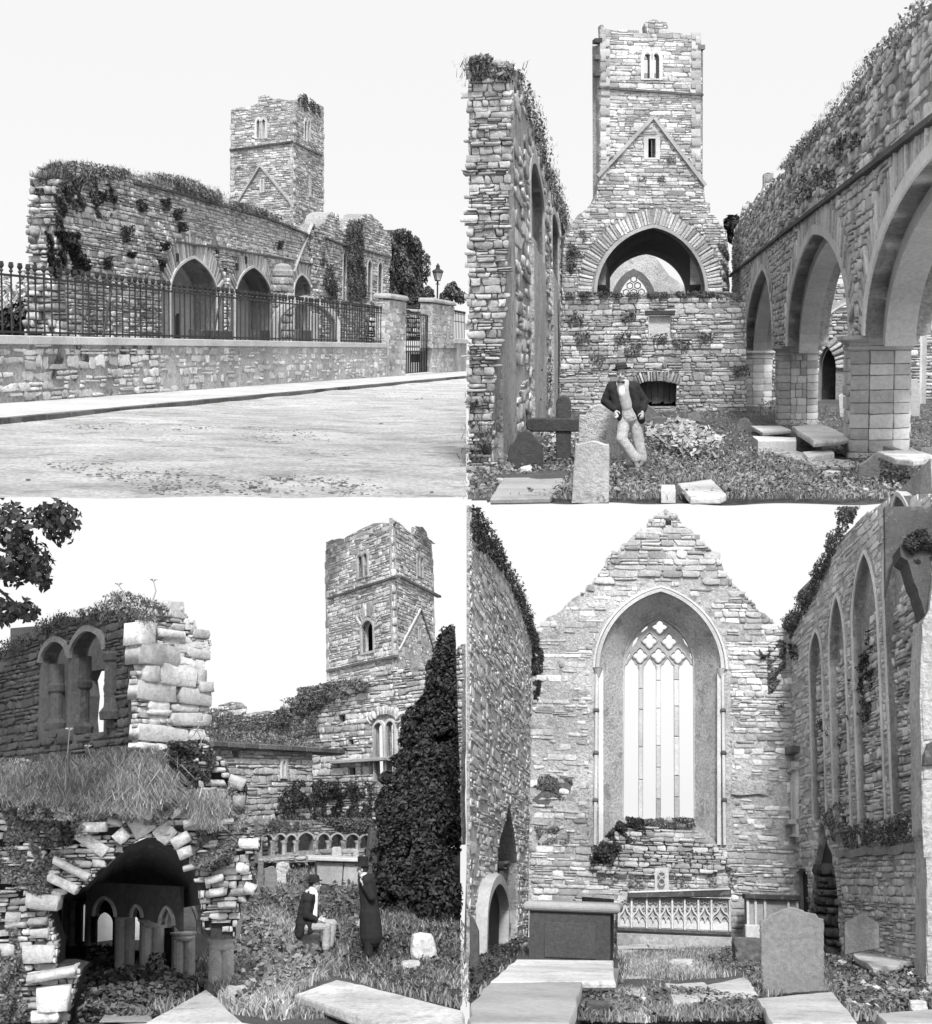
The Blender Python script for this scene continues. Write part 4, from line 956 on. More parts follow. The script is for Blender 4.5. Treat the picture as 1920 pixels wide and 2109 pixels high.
    for i, (x, y) in enumerate(((615, 1330), (845, 1355), (655, 1375), (940, 1330), (760, 1335), (455, 1330), (1085, 1460), (635, 1245), (430, 1260), (520, 1420))):
        ivy(st, cw, [(x-36, y-20), (x+36, y-24), (x+30, y+18), (x-20, y+24)], 90, .13, .3, sm('leaf', st), ['weedy tuft under the pale plaque', 'tuft on the cross wall right of the plaque', 'tuft on the cross wall above the man, left of the plaque', 'tuft at the right of the cross wall, level with the plaque foot', 'small tuft just under the plaque, right half', 'tuft at the left of the cross wall', 'tuft on the cross wall beside the far pier', 'tuft left of the plaque lintel', 'tuft high at the left of the cross wall', 'tuft on the cross wall above the stone cross'][i], 60+i, 'wall_tuft', 'plant', .0, group='tufts on the cross wall')

    # tower with the chancel arch
    tp = plane_px(st, 525, 70.0, 925, 71.6)
    T = Thing(st, 'church_tower', 'pale church tower above a great pointed arch, closing the nave', 'tower', tp.P(tp.uv(735, 1435)[0], 0))
    ol = [(1036, 1600), (1036, 1165), (1034, 990), (1028, 935), (1022, 905), (1000, 882), (980, 850), (962, 838), (960, 800), (942, 795), (936, 740), (930, 700), (927, 370), (922, 230), (918, 137), (892, 135), (880, 142), (840, 130), (793, 126), (796, 108), (790, 88), (765, 84), (740, 76), (712, 84), (705, 100), (708, 130), (682, 133), (680, 120), (640, 118), (600, 124), (560, 115), (545, 112), (540, 97), (530, 97), (528, 230), (525, 340), (526, 690), (520, 720), (516, 760), (500, 800), (478, 824), (450, 842), (430, 870), (408, 884), (402, 910), (390, 930), (382, 1000), (378, 1165), (378, 1600)]
    po_ = tp.uvs(ol); poly = rag(po_, .5, .05, ra)[:-1]
    ar = arch_px(tp, (513, 1150), (938, 1152), (737, 897), 16); ar_out = arch_px(tp, (500, 1150), (948, 1152), (737, 888), 16)
    hole = opening(ar, tp.uv(700, 1420)[1])
    lan = [opening(arch_px(tp, (a, 232), (b, 232), ((a+b)/2, 207), 6), tp.uv(a, 310)[1]) for a, b in ((699, 727), (735, 760))]
    slit = tp.uvs([(716, 621), (745, 621), (745, 546), (716, 546)])
    T.part('wall_core', MB().prism(tp, poly, -.5, 0, [hole]+lan+[slit]), sm('mortar', st))
    big = opening(offset_path(ar_out, .78), tp.uv(700, 1420)[1])
    cl = courses(poly, [big, slit]+lan, (.08, .25), (.2, .85), ra, .02)
    lay(T, tp, cl, sm('stone_pale', st), .04, 'rubble', 290, seed=9)
    lay(T, tp, voussoirs(ar_out, .75, .15, ra, .025, .08), sm('stone_pale', st), .05, 'block', 90, 'voussoir', seed=5)
    T.part('arch_moulding', MB().band(tp, ar, .16, -.3, .14), sm('dressed', st))
    # soffit: vault tapering to the smaller arch on the far side of the tower
    Yb = 79.0; bp = plane_px(st, 525, Yb, 925, Yb+1.6)
    br_ = arch_px(bp, (548, 1165), (868, 1165), (712, 1000), 16)
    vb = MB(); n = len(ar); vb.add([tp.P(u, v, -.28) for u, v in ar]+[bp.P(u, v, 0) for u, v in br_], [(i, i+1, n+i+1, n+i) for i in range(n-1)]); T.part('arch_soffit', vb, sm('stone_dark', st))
    for k_ in (.33, .66):
        mid = Plane(st, tp.A.lerp(bp.A, k_), (tp.A+tp.u*tp.L).lerp(bp.A+bp.u*bp.L, k_))
    bo = bp.uvs([(920, 1420), (920, 700), (905, 285), (905, 150), (560, 150), (560, 285), (540, 700), (530, 1420)])
    bh = [opening(br_, bp.uv(700, 1400)[1]), bp.uvs([(685, 288), (775, 288), (775, 232), (685, 232)])]
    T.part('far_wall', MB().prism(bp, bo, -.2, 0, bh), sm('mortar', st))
    for (x0, x1) in ((540, 560), (900, 915)):
        a, b = tp.uv(x0, 1000), tp.uv(x1, 1000)
    lf, lb = tp.P(tp.uv(535, 900)[0], 0, -.5), bp.P(bp.uv(545, 900)[0], 0, 0); T.part('side_wall', MB().prism(Plane(st, lf, lb), [(0, 6), ((lb-lf).length, 6), ((lb-lf).length, 17.5), (0, 17.5)], -.3, .3), sm('mortar', st))
    lf, lb = tp.P(tp.uv(920, 900)[0], 0, -.5), bp.P(bp.uv(905, 900)[0], 0, 0); T.part('side_wall', MB().prism(Plane(st, lf, lb), [(0, 6), ((lb-lf).length, 6), ((lb-lf).length, 17.5), (0, 17.5)], -.3, .3), sm('mortar', st))
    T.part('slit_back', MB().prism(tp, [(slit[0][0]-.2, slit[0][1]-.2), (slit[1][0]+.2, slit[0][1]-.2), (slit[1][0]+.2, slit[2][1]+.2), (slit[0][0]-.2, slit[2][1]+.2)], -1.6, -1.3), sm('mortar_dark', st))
    for h_ in lan: T.part('lancet_frame', MB().band(tp, h_, .16, -.1, .07, True), sm('dressed_light', st))
    T.part('window_frame', MB().band(tp, [slit[3], slit[2], slit[1], slit[0]], .24, -.3, .07, True), sm('dressed_light', st))
    def line(p, wd, n1, m, nm, src=tp): T.part(nm, MB().band(src, src.uvs(p), wd, -.05, n1), m)
    line([(930, 372), (735, 358), (522, 342)], .1, .2, sm('stone_dark', st), 'string_course')
    line([(521, 700), (628, 585), (735, 470)], .16, .16, sm('dressed', st), 'roof_crease'); line([(735, 470), (834, 602), (936, 736)], .16, .16, sm('dressed', st), 'roof_crease')
    qs = []
    for i, v in enumerate(lin(tp.uv(530, 690)[1], tp.uv(530, 130)[1], 30)):
        for x, sg in ((528, 1), (923, -1)):
            u = tp.uv(x, 400)[0]; w_ = .28+.2*(i % 2); qs.append((u+sg*w_/2, v, w_, .36))
    lay(T, tp, qs, sm('ashlar', st), .1, 'ashlar', 60, 'quoin', seed=6)
    for (x, y) in ((520, 159), (925, 185), (521, 225), (521, 290)):
        a = tp.uv(x, y); T.part('gargoyle', MB().prism(tp, [(a[0]-.18, a[1]-.1), (a[0]+.18, a[1]-.12), (a[0]+.18, a[1]+.1), (a[0]-.18, a[1]+.08)], -.4, .1), sm('stone_dark', st))
    ivy(st, tp, [(400, 930), (470, 900), (540, 920), (500, 1010), (440, 1090), (392, 1080)], 800, .16, .25, sm('leaf', st), 'creeper left of the great pointed arch', 37, thin=.6)
    ivy(st, tp, [(930, 900), (1010, 940), (1034, 1000), (1034, 1140), (1010, 1140), (980, 1020)], 700, .16, .25, sm('leaf', st), 'creeper right of the great pointed arch', 38, thin=.6)
    for i, (x, y) in enumerate(((768, 705), (806, 630), (575, 630), (690, 700))):
        ivy(st, tp, [(x-18, y-12), (x+18, y-12), (x+20, y+14), (x-18, y+14)], 45, .13, .2, sm('leaf', st), ['dark tuft on the tower between slit and arch', 'dark tuft right of the tower slit', 'dark tuft left of the tower slit', 'dark tuft under the tower slit'][i], 80+i, 'wall_tuft', 'plant', .0, group='tufts on the tower')
    # gable with the east window, far beyond the arch
    gp = plane_px(st, 500, 112, 900, 112)
    T = Thing(st, 'east_gable', 'pale gable with traceried window seen through the great arch', 'ruin', gp.P(gp.uv(700, 1435)[0], 0))
    gl = gp.uvs([(470, 1420), (470, 1160), (560, 1075), (700, 985), (722, 990), (760, 1030), (800, 1085), (835, 1108), (848, 1120), (930, 1180), (930, 1420)])
    win = arch_px(gp, (600, 1190), (720, 1190), (660, 1086), 8); wh = opening(win, gp.uv(660, 1300)[1])
    T.part('wall_core', MB().prism(gp, gl, -.5, 0, [wh]), sm('plaster', st))
    rec = arch_px(gp, (582, 1190), (738, 1190), (660, 1066), 8); T.part('arch_moulding', MB().band(gp, win, .55, -.1, .1), sm('stone_dark', st))
    c0 = gp.uv(660, 1150); k = 14*112/f
    tr = MB()
    for j in range(-4, 6):
        for i in range(-5, 6):
            cx, cz = c0[0]+(i+.5*(j % 2))*2.1*k, c0[1]+j*1.8*k
            if pin(opening(arch_px(gp, (597, 1190), (723, 1190), (660, 1082), 8), wh[0][1]), np.array([(cx, cz)]))[0]:
                tr.band(gp, [(cx+1.05*k*math.cos(t*math.pi/3+math.pi/6), cz+1.05*k*math.sin(t*math.pi/3+math.pi/6)) for t in range(6)], .3*k, -.4, -.15, True)
    T.part('tracery', tr, sm('stone_dark', st))

    # right arcade
    Xf = 4.25; apl = Plane(st, Vector((Xf, 72, 0)), Vector((Xf, 20, 0)))
    T = Thing(st, 'arcade_wall', 'tall arcade wall with three pointed arches on the right of the nave', 'ruin', Vector((Xf, 40, 4)))
    topl = [(1880, -60), (1840, 8), (1800, 30), (1770, 62), (1740, 98), (1690, 150), (1655, 185), (1620, 222), (1570, 290), (1525, 340), (1490, 385), (1460, 430), (1420, 462), (1380, 500), (1330, 570), (1280, 640), (1235, 682), (1160, 762), (1122, 800), (1085, 850), (1062, 900), (1050, 950)]
    pt = apl.uvs(topl); zs = apl.uv(1515, 1325)[1]
    zcap = st.h+st.ray(1520, 1325).z*30.4
    a1 = arch_px(apl, (1572, 1322), (2420, 1200), (1838, 622), 14)
    u1a = apl.uv(1572, 1300)[0]; ua2, ub2 = apl.uv(1266, 1300)[0], apl.uv(1512, 1300)[0]; ua3, ub3 = apl.uv(1101, 1300)[0], apl.uv(1209, 1300)[0]
    v2, v3, v1 = apl.uv(1366, 925)[1], apl.uv(1168, 1062)[1], apl.uv(1838, 622)[1]
    a1 = arc(u1a, u1a+2*(apl.uv(1838, 700)[0]-u1a), zcap, v1, 14); a2 = arc(ua2, ub2, zcap, v2, 14, apl.uv(1366, 1000)[0]); a3 = arc(ua3, ub3, zcap, v3, 14, apl.uv(1168, 1000)[0])
    uR = apl.uv(1885, 900)[0]
    a1c = [p for p in a1 if p[0] < uR]
    edge = [(uR, pt[0][1]), (uR, a1c[-1][1])] + list(reversed(a1c)) + list(reversed(a2)) + list(reversed(a3)) + [(a3[0][0]-.2, zcap), (apl.uv(1052, 1300)[0], zcap)]
    poly = rag(pt, .9, .12, ra)+[(apl.uv(1050, 1300)[0], zcap)]
    full = edge + list(reversed(poly))
    T.part('wall_core', MB().prism(apl, full, -1.3, 0), sm('mortar_light', st))
    zlin = lambda u: 0
    keep_h = [opening(offset_path(a, .95), zcap-1) for a in (a1, a2, a3)]
    cl = courses(full, keep_h, (.12, .32), (.2, .7), ra, .035)
    strg = apl.uvs([(1900, 425), (1840, 470), (1700, 578), (1480, 745), (1300, 880), (1110, 1030), (1040, 1085)])
    def above(u, v):
        for (a, b), (c, d) in zip(strg, strg[1:]):
            if min(a, c) <= u <= max(a, c): return v > b+(d-b)*(u-a)/(c-a)
        return v > strg[0][1]
    lay(T, apl, [c for c in cl if not above(c[0], c[1])], sm('stone_light', st), .06, 'rubble', 200, seed=11)
    lay(T, apl, [c for c in cl if above(c[0], c[1])], sm('stone_pale', st), .07, 'rubble', 80, seed=12, keep=.75)
    for a in (a1c, a2, a3):
        lay(T, apl, voussoirs(a, .7, .17, ra, .03, .25), sm('stone_light', st), .06, 'block', 70, 'voussoir', seed=7)
        T.part('arch_moulding', MB().band(apl, a, .26, -.42, .05), sm('dressed_light', st))
    # inner orders under the arches
    for a in (a1c, a2, a3):
        mid = a[14][0] if len(a) > 14 else 99
        ins = [(u+(.3 if u < mid-.01 else -.3 if u > mid+.01 else 0), v-.22) for u, v in a]
        T.part('inner_order', MB().band(apl, ins, .34, -.95, -.35), sm('dressed', st))
    T.part('string_course', MB().band(apl, strg, .1, -.05, .16), sm('stone_dark', st))
    ivy(st, apl, [(1840, 30), (1840, -20), (1760, 50), (1700, 120), (1600, 220), (1520, 320), (1440, 425), (1340, 540), (1270, 630), (1240, 660), (1300, 690), (1340, 600), (1480, 470), (1560, 400), (1700, 250)], 5200, .13, .3, sm('leaf_pale', st), 'dry grass and creeper along the sloping top of the arcade wall', 39, 'wall_plants', 'plants', .45)
    ivy(st, apl, [(1300, 800), (1340, 680), (1420, 650), (1480, 690), (1440, 750), (1380, 720), (1360, 790)], 700, .13, .25, sm('leaf', st), 'dark creeper hanging above the middle arch', 41, thin=.4)
    ivy(st, apl, [(1430, 580), (1500, 510), (1580, 540), (1530, 600), (1480, 640)], 500, .13, .25, sm('leaf', st), 'dark tuft below the top of the arcade wall', 42, thin=.4)
    for i, (x, y, hh) in enumerate(((1700, 130, 70), (1720, 100, 95), (1655, 180, 40), (1590, 250, 45), (1480, 400, 40), (1395, 480, 60), (1340, 560, 40), (1275, 640, 60))):
        u, v = apl.uv(x, y); z2 = v+hh*apl.P(u, v).y/f; b = apl.P(u, v, -.3); mb = MB()
        for k_ in range(5):
            d = Vector((r.uniform(-.3, .3), r.uniform(-.6, .6), 0)); mb.tube([b, b+d*.4+Vector((0, 0, (z2-v)*.6)), b+d+Vector((0, 0, (z2-v)*r.uniform(.75, 1)))], [.012, .01, .005], 4)
            mb.ell(b+d+Vector((0, 0, (z2-v)*.95)), (.06, .06, .05), 6, 4)
        single(st, 'wild_plant', mb, sm('grass_pale', st), ['dry plant near the top right corner, the lower of two', 'tallest dry plant near the top right corner', 'dry plant third from the right on the arcade wall', 'dry plant on the arcade wall above the nearest arch', 'dry plant in the middle of the arcade wall top', 'tall dry plant left of the middle of the arcade wall top', 'short dry plant near the turret stump', 'tall dry plant nearest to the turret stump'][i], 'plant', b, 'dry plants on the arcade wall')
    # piers
    def pier(x0, x1, Yf, ycap0, ycap1, label, rows):
        a, b = st.at(x0, 1435, Yf).x, st.at(x1, 1435, Yf).x; W = b-a; c = Vector(((a+b)/2, Yf+W/2, 0)); zc1 = st.h+st.ray(x0, ycap1).z*Yf; zc0 = st.h+st.ray(x0, ycap0).z*Yf
        T = Thing(st, 'pier', label, 'pier', c, 'piers of the arcade'); k = .3*W; h = W/2
        oc = [(-h, -h+k*.55), (-h+k, -h), (h-k, -h), (h, -h+k*.55), (h, h-k*.55), (h-k, h), (-h+k, h), (-h, h-k*.55)]
        def ring(e, z): return [Vector((c.x+p*(1+e/h), c.y+q*(1+e/h), z)) for p, q in oc]
        T.part('core', MB().rings([ring(-.02, -.15), ring(-.02, zc1)]), sm('mortar_light', st))
        for i in (7, 0, 1, 2, 3):
            p, q = oc[i], oc[(i+1) % 8]; fp = Plane(st, Vector((c.x+p[0], c.y+p[1], 0)), Vector((c.x+q[0], c.y+q[1], 0))); L = fp.L; z = -.12; cells = []
            rr = random.Random(rows)
            while z < zc1-.05:
                hh = rr.uniform(.85, 1.15)*(zc1+.12)/rows; hh = min(hh, zc1-z)
                cuts = [0, L] if L < .5 else ([0, L*rr.uniform(.3, .7), L] if rr.random() < .75 else [0, L*.3, L*.72, L])
                for s_, e_ in zip(cuts, cuts[1:]): cells.append(((s_+e_)/2, z+hh/2, e_-s_-.012, hh-.014))
                z += hh
            lay(T, fp, cells, sm('ashlar', st), .035, 'ashlar', 60, 'ashlar_block', seed=i*7+rows)
        H = zc0-zc1
        prof = [(-.02, zc1-.05), (.05, zc1-.02), (.05, zc1+H*.16), (.02, zc1+H*.22), (.03, zc1+H*.4), (.13, zc1+H*.62), (.16, zc1+H*.68), (.16, zc1+H*.95), (.13, zc1+H)]
        T.part('capital', MB().rings([ring(e, z) for e, z in prof]), sm('dressed', st)); return c
    pier(1518, 1757, 30.4, 1320, 1372, 'nearest and largest ashlar pier of the arcade', 9)
    pier(1232, 1388, 48.6, 1362, 1396, 'middle ashlar pier of the arcade, behind the tilted pale slab', 10)
    pier(1097, 1205, 66.0, 1382, 1408, 'farthest pier of the arcade, whitewashed, beside the cross wall', 8)
    # ruin tops and tree beyond the arcade wall
    T = Thing(st, 'broken_turret', 'broken stump of masonry rising behind the arcade wall', 'ruin', st.at(1180, 1435, 90))
    q = plane_px(st, 1000, 90, 1300, 90); ol = q.uvs([(1150, 900), (1160, 760), (1172, 725), (1172, 684), (1190, 678), (1210, 682), (1212, 720), (1235, 720), (1240, 900)]); ol2 = q.uvs([(1060, 1000), (1080, 850), (1090, 812), (1108, 790), (1126, 798), (1140, 900), (1150, 1000)])
    for o_ in (ol, ol2): T.part('wall', MB().prism(q, rag(o_, .6, .1, ra), -1, 0), sm('mortar', st)); lay(T, q, courses(o_, [], (.2, .4), (.5, 1.2), ra, .05), sm('stone', st), .1, 'rubble', 40, seed=4)
    def tree(label, blobs, n, size, m, seed, Y, zb=0, nm='tree'):
        bl = []
        for (x0, y0, x1, y1) in blobs:
            a, b = st.at(x0, y1, Y), st.at(x1, y0, Y); bl.append(((a+b)/2, (abs(b.x-a.x)/2, abs(b.x-a.x)/2*.8, abs(b.z-a.z)/2)))
        V, F = blob_leaves(bl, n, size, seed); c = bl[0][0]; T = Thing(st, nm, label, 'tree', Vector((c[0], c[1], zb)))
        T.arr('crown', V, F, m, kind='stuff'); T.part('trunk', MB().tube([(c[0], c[1], zb-.1), (c[0]+.2, c[1], (c[2]+zb)/2), (c[0], c[1], c[2])], [.3, .2, .1], 7), sm('bark', st))
    tree('dark round tree top behind the junction of tower and arcade wall', [(1022, 850, 1085, 915), (1030, 870, 1070, 960)], 900, .4, sm('leaf_dark', st), 61, 95)
    tree('leafy tree beyond the nearest arch at the right edge', [(1750, 1120, 1850, 1240), (1800, 1100, 1880, 1200)], 1800, .4, sm('leaf_pale', st), 62, 92)
    # wall of the side chapel seen through the arches
    qp = plane_px(st, 1380, 78, 1845, 76)
    T = Thing(st, 'chapel_wall', 'chapel wall with dark round headed doorway seen through the arcade', 'ruin', qp.P(qp.L*.3, 0))
    ol = qp.uvs([(1200, 1640), (1200, 990), (1500, 990), (1520, 1060), (1560, 1290), (1700, 1300), (1780, 1310), (1850, 1290), (1850, 1640)]); ol[0] = (ol[0][0], -.1); ol[-1] = (ol[-1][0], -.1)
    dr = arch_px(qp, (1388, 1440), (1456, 1450), (1420, 1362), 8); dh = opening(dr, .02)
    T.part('wall_core', MB().prism(qp, ol, -.8, 0, [dh]), sm('mortar', st)); T.part('door_recess', MB().prism(qp, [(p[0]*1, p[1]) for p in dh], -1.1, -.82), sm('mortar_dark', st))
    lay(T, qp, courses(ol, [opening([(u+(-.5 if i < 8 else .5), v+.4) for i, (u, v) in enumerate(dr)], 0)], (.14, .34), (.3, 1.0), ra, .04), sm('stone_pale', st), .09, 'rubble', 220, seed=15)
    lay(T, qp, voussoirs(dr, .65, .24, ra, .05), sm('stone_pale', st), .14, 'block', 30, 'voussoir', seed=4)
    rp_ = plane_px(st, 1380, 70, 1845, 69)
    for lab, (L_, R__, ap_, keepf) in (('slim arch rib springing between the middle and nearest piers', ((1383, 1355), (1640, 1355), (1505, 1196), .62)), ('arch rib seen under the nearest arch at the right edge', ((1560, 1360), (1788, 1360), (1690, 1200), 2))):
        a = arch_px(rp_, L_, R__, ap_, 12); a = a[:int(len(a)*keepf)] if keepf < 1 else a
        Tt = Thing(st, 'arch_rib', lab, 'arch', rp_.P(a[0][0], 0)); pth = [(a[0][0], -.1)]+a+([(a[-1][0], -.1)] if keepf > 1 else [])
        Tt.part('rib', MB().band(rp_, pth, .3, -.5, 0), sm('dressed', st)); Tt.part('rib_moulding', MB().band(rp_, pth, .1, -.05, .1), sm('dressed_light', st))

    # gravestones and slabs
    g = lambda k: sm(k, st)
    headstone(st, 'headstone', 'bright shouldered headstone in front, left of the leaning man', [(415, 1964), (428, 1790), (430, 1745), (440, 1748), (470, 1742), (495, 1735), (520, 1738), (545, 1748), (562, 1750), (564, 1770), (562, 1964)], 1966, .14, g('slab'), seed=1)
    headstone(st, 'headstone', 'rough pale round topped headstone the man leans on', [(440, 1800), (446, 1640), (448, 1633), (470, 1634), (480, 1612), (500, 1596), (525, 1590), (555, 1596), (580, 1620), (592, 1650), (600, 1700), (610, 1800), (612, 1830), (440, 1830)], 1830, .22, g('grave_rough'), seed=2)
    headstone(st, 'headstone', 'dark ogee headstone leaning by the left wall', [(160, 1850), (165, 1780), (172, 1752), (190, 1738), (200, 1712), (215, 1698), (235, 1693), (255, 1700), (265, 1715), (282, 1735), (298, 1750), (300, 1775), (304, 1850)], 1852, .16, g('tomb_dark'), seed=3)
    Yc = st.gnd(380, 1822).y; cp_ = plane_px(st, 230, Yc, 450, Yc)
    T = Thing(st, 'stone_cross', 'dark cross with rounded arms behind the headstones', 'cross', cp_.P(cp_.uv(380, 1800)[0], 0))
    rd = lambda x0, y0, x1, y1, k: [(x0, y1), (x1, y1), (x1, y0+k), (x1-k*.3, y0+k*.3), (x1-k, y0), (x0+k, y0), (x0+k*.3, y0+k*.3), (x0, y0+k)]
    T.part('post', MB().plate(cp_, cp_.uvs(rd(354, 1556, 412, 1838, 26)), -.16, 0, .03), g('tomb_dark'))
    T.part('arm', MB().plate(cp_, cp_.uvs([(258, 1700), (240, 1690), (235, 1668), (244, 1650), (262, 1645), (500, 1648), (500, 1700)]), -.2, .04, .03), g('tomb_dark'))
    headstone(st, 'headstone', 'grey squared headstone right behind the man', [(735, 1735), (735, 1645), (745, 1640), (790, 1642), (788, 1735)], 1736, .14, g('grave_mid'), seed=4)
    headstone(st, 'headstone', 'grey pointed headstone half hidden behind the man', [(690, 1720), (690, 1585), (712, 1590), (760, 1625), (760, 1720)], 1722, .14, g('grave_mid'), seed=44)
    headstone(st, 'headstone', 'small round topped headstone beside the low tilted slab', [(1060, 1702), (1066, 1672), (1078, 1652), (1095, 1645), (1112, 1650), (1124, 1668), (1130, 1702)], 1704, .14, g('grave_mid'), seed=5)
    headstone(st, 'headstone', 'low leaning stone in the grass near the cross wall', [(868, 1665), (872, 1632), (895, 1622), (922, 1620), (926, 1665)], 1667, .14, g('grave_mid'), seed=6, lean=.15)
    headstone(st, 'headstone', 'pale headstone between the middle and nearest piers', [(1472, 1640), (1466, 1560), (1472, 1552), (1495, 1546), (1515, 1552), (1520, 1640)], 1642, .14, g('dressed_light'), seed=7)
    headstone(st, 'headstone', 'pale ragged stone right of the nearest pier', [(1745, 1632), (1750, 1495), (1778, 1490), (1790, 1560), (1786, 1632)], 1650, .2, g('dressed'), seed=8)
    headstone(st, 'headstone', 'small rounded stone right of the nearest pier foot', [(1752, 1768), (1756, 1740), (1775, 1728), (1800, 1735), (1815, 1768)], 1768, .14, g('grave_mid'), seed=9)
    headstone(st, 'headstone', 'dark slanting broken headstone near the right corner', [(1535, 1905), (1548, 1830), (1575, 1815), (1618, 1780), (1622, 1800), (1630, 1850), (1632, 1905)], 1905, .14, g('grave_mid'), seed=10)
    slab(st, 'ledger_slab', 'pale ledger slab on low supports left of the middle pier', 'slab', [(1122, 1676), (1240, 1676), (1280, 1692), (1168, 1703)], .24, .1, g('slab'), 3, [(1140, 1706, 1180, 1716, g('grave_mid')), (1190, 1718, 1265, 1712, g('grave_mid'))])
    slab(st, 'ledger_slab', 'large bright tilted ledger slab in front of the middle pier', 'slab', [(1282, 1678), (1398, 1667), (1520, 1722), (1368, 1736)], .45, .13, g('slab'), 4, [(1310, 1722, 1375, 1775, g('grave_mid')), (1385, 1772, 1515, 1758, g('grave_mid'))])
    slab(st, 'tomb_block', 'pale low tomb side below the small tilted slab', 'tomb', [(1128, 1716), (1300, 1722), (1300, 1735), (1150, 1735)], .3, .35, g('dressed_light'), 5)
    slab(st, 'ledger_slab', 'flat bright slab in the grass before the nearest pier', 'slab', [(1205, 1778), (1300, 1775), (1420, 1800), (1552, 1820), (1545, 1832), (1380, 1832)], .1, .1, g('slab'), 6)
    slab(st, 'ledger_slab', 'small bright slab between the tilted slab and the nearest pier', 'slab', [(1325, 1778), (1440, 1770), (1450, 1786), (1345, 1800)], .2, .1, g('slab'), 7)
    slab(st, 'ledger_slab', 'bright table slab on stone legs at the right edge', 'slab', [(1618, 1776), (1765, 1768), (1860, 1798), (1760, 1812), (1690, 1806)], .5, .1, g('slab'), 8, [(1640, 1838, 1690, 1858, g('grave_mid')), (1700, 1862, 1740, 1862, g('tomb_dark')), (1790, 1850, 1850, 1846, g('grave_mid'))])
    slab(st, 'ledger_slab', 'broken flat pale slab at the lower right corner', 'slab', [(1740, 1870), (1800, 1862), (1850, 1880), (1850, 1905), (1770, 1895)], .1, .1, g('slab'), 9)
    slab(st, 'ledger_slab', 'bright flat slab in the grass at the bottom centre', 'slab', [(832, 1903), (965, 1886), (1025, 1945), (1000, 1958), (885, 1960)], .12, .1, g('slab'), 10)
    slab(st, 'stone_block', 'square pale stone left of the bright slab at the bottom', 'stone', [(770, 1908), (822, 1908), (825, 1930), (768, 1930)], .14, .2, g('dressed_light'), 11)
    slab(st, 'ledger_slab', 'grey flat slab on the ground before the dark headstone', 'slab', [(148, 1880), (395, 1878), (372, 1920), (330, 1958), (95, 1962)], .05, .1, g('slab_mid'), 12)
    for i, (x0, y0, x1, y1, lab) in enumerate(((1402, 1852, 1476, 1882, 'pale jagged stone in the grass below the nearest pier'), (1555, 1920, 1585, 1945, 'small white stone in the grass at the lower right'), (1690, 1930, 1715, 1950, 'small white stone nearer the lower right corner'), (1715, 1885, 1750, 1910, 'white stone below the table slab'), (215, 1832, 262, 1870, 'white lump at the foot of the dark headstone'), (118, 1880, 150, 1905, 'small white stone by the grey ground slab'), (1510, 1782, 1530, 1795, 'tiny white stone before the nearest pier'), (770, 1878, 800, 1892, 'small pale stone above the square block'))):
        boulder(st, 'loose_stone', lab, (x0, y0, x1, y1), y1, g('slab'), 70+i, sub=2)
    # big leaved weeds
    rr = np.random.default_rng(12)
    for lab, pp, n, sd in (('burdock with big pale leaves right of the man', [(700, 1720), (760, 1705), (880, 1715), (960, 1760), (1015, 1800), (1000, 1830), (860, 1825), (740, 1770)], 1300, 1), ('pale leafy weeds around the foot of the cross', [(285, 1720), (440, 1700), (440, 1800), (320, 1800), (290, 1760)], 160, 2), ('low leafy weeds at the foot of the far pier', [(1150, 1600), (1230, 1600), (1225, 1660), (1150, 1650)], 120, 3)):
        P = scatter_px(st, pp, n, sd); P[:, 2] += rr.uniform(.1, .5, len(P)); N = np.tile((0, -.5, 1.), (len(P), 1)); V, F = leaf_arrays(P, N, .15 if sd == 1 else .13, rr, .5, .8)
        c = P.mean(0); T = Thing(st, 'weed', lab, 'plant', Vector((c[0], c[1], 0))); T.arr('leaves', V, F, mat('leaf_bright', .3, .5, 0, .1, 1, 0, .6) if sd < 3 else g('leaf'), kind='stuff')
        mb = MB()
        for p in P[::6]: mb.tube([(p[0], p[1], 0), (p[0]+.03, p[1], p[2])], [.018, .012], 4)
        T.part('stems', mb, g('grass'), kind='stuff')

    # the leaning man
    Y = st.gnd(672, 1836).y; s = .232**-1; base = st.gnd(645, 1838); ppm = f/Y; s = 405/ppm/1.75
    def q(px, py, dy=0.0): return Vector(((px-645)/(405/1.75), dy, (1838-py)/(405/1.75)))
    T = Thing(st, 'person', 'man in a hat and dark jacket leaning on the rough headstone with crossed legs', 'person', base)
    hd, hq, hr = head_items(q(613, 1476, -.06), (-.12, -1, -.02))
    sL, sR, hL, hR = q(575, 1525, .0), q(664, 1525, .0), q(628, 1640, .02), q(662, 1640, .02)
    eL, wL, eR, wR = q(549, 1582, .0), q(590, 1614, -.16), q(702, 1585, .03), q(694, 1622, -.1)
    kL, aL, kR, aR = q(614, 1728, -.12), q(670, 1812, -.1), q(677, 1730, .04), q(694, 1815, .06)
    body = hd+[('c', q(618, 1520, -.01), q(640, 1640, 0), .13, .13), ('c', sL, sR, .07, .07), ('c', sL, eL, .05, .042), ('c', eL, wL, .04, .028), ('c', sR, eR, .05, .042), ('c', eR, wR, .04, .028),
            ('c', hL, kL, .08, .055), ('c', kL, aL, .052, .038), ('c', hR, kR, .08, .055), ('c', kR, aR, .052, .038)]
    body += hand(wL, (.25, -.15, -1), (.9, -.3, .1), .7)+hand(wR, (-.1, -.1, -1), (-.9, -.3, 0), .7)
    T.part('body', put(fuse(capsules(body), .0075, 2), base, s), g('skin'), smooth=True)
    tro = [('c', q(640, 1618, 0), q(645, 1642, 0), .15, .155), ('c', hL, kL, .11, .096), ('c', kL, q(666, 1804, -.1), .094, .092), ('c', hR, kR, .108, .098), ('c', kR, q(691, 1808, .06), .096, .098)]
    T.part('trousers', put(fuse(capsules(tro), .012, 3, .0006), base, s), g('light_cloth'), smooth=True)
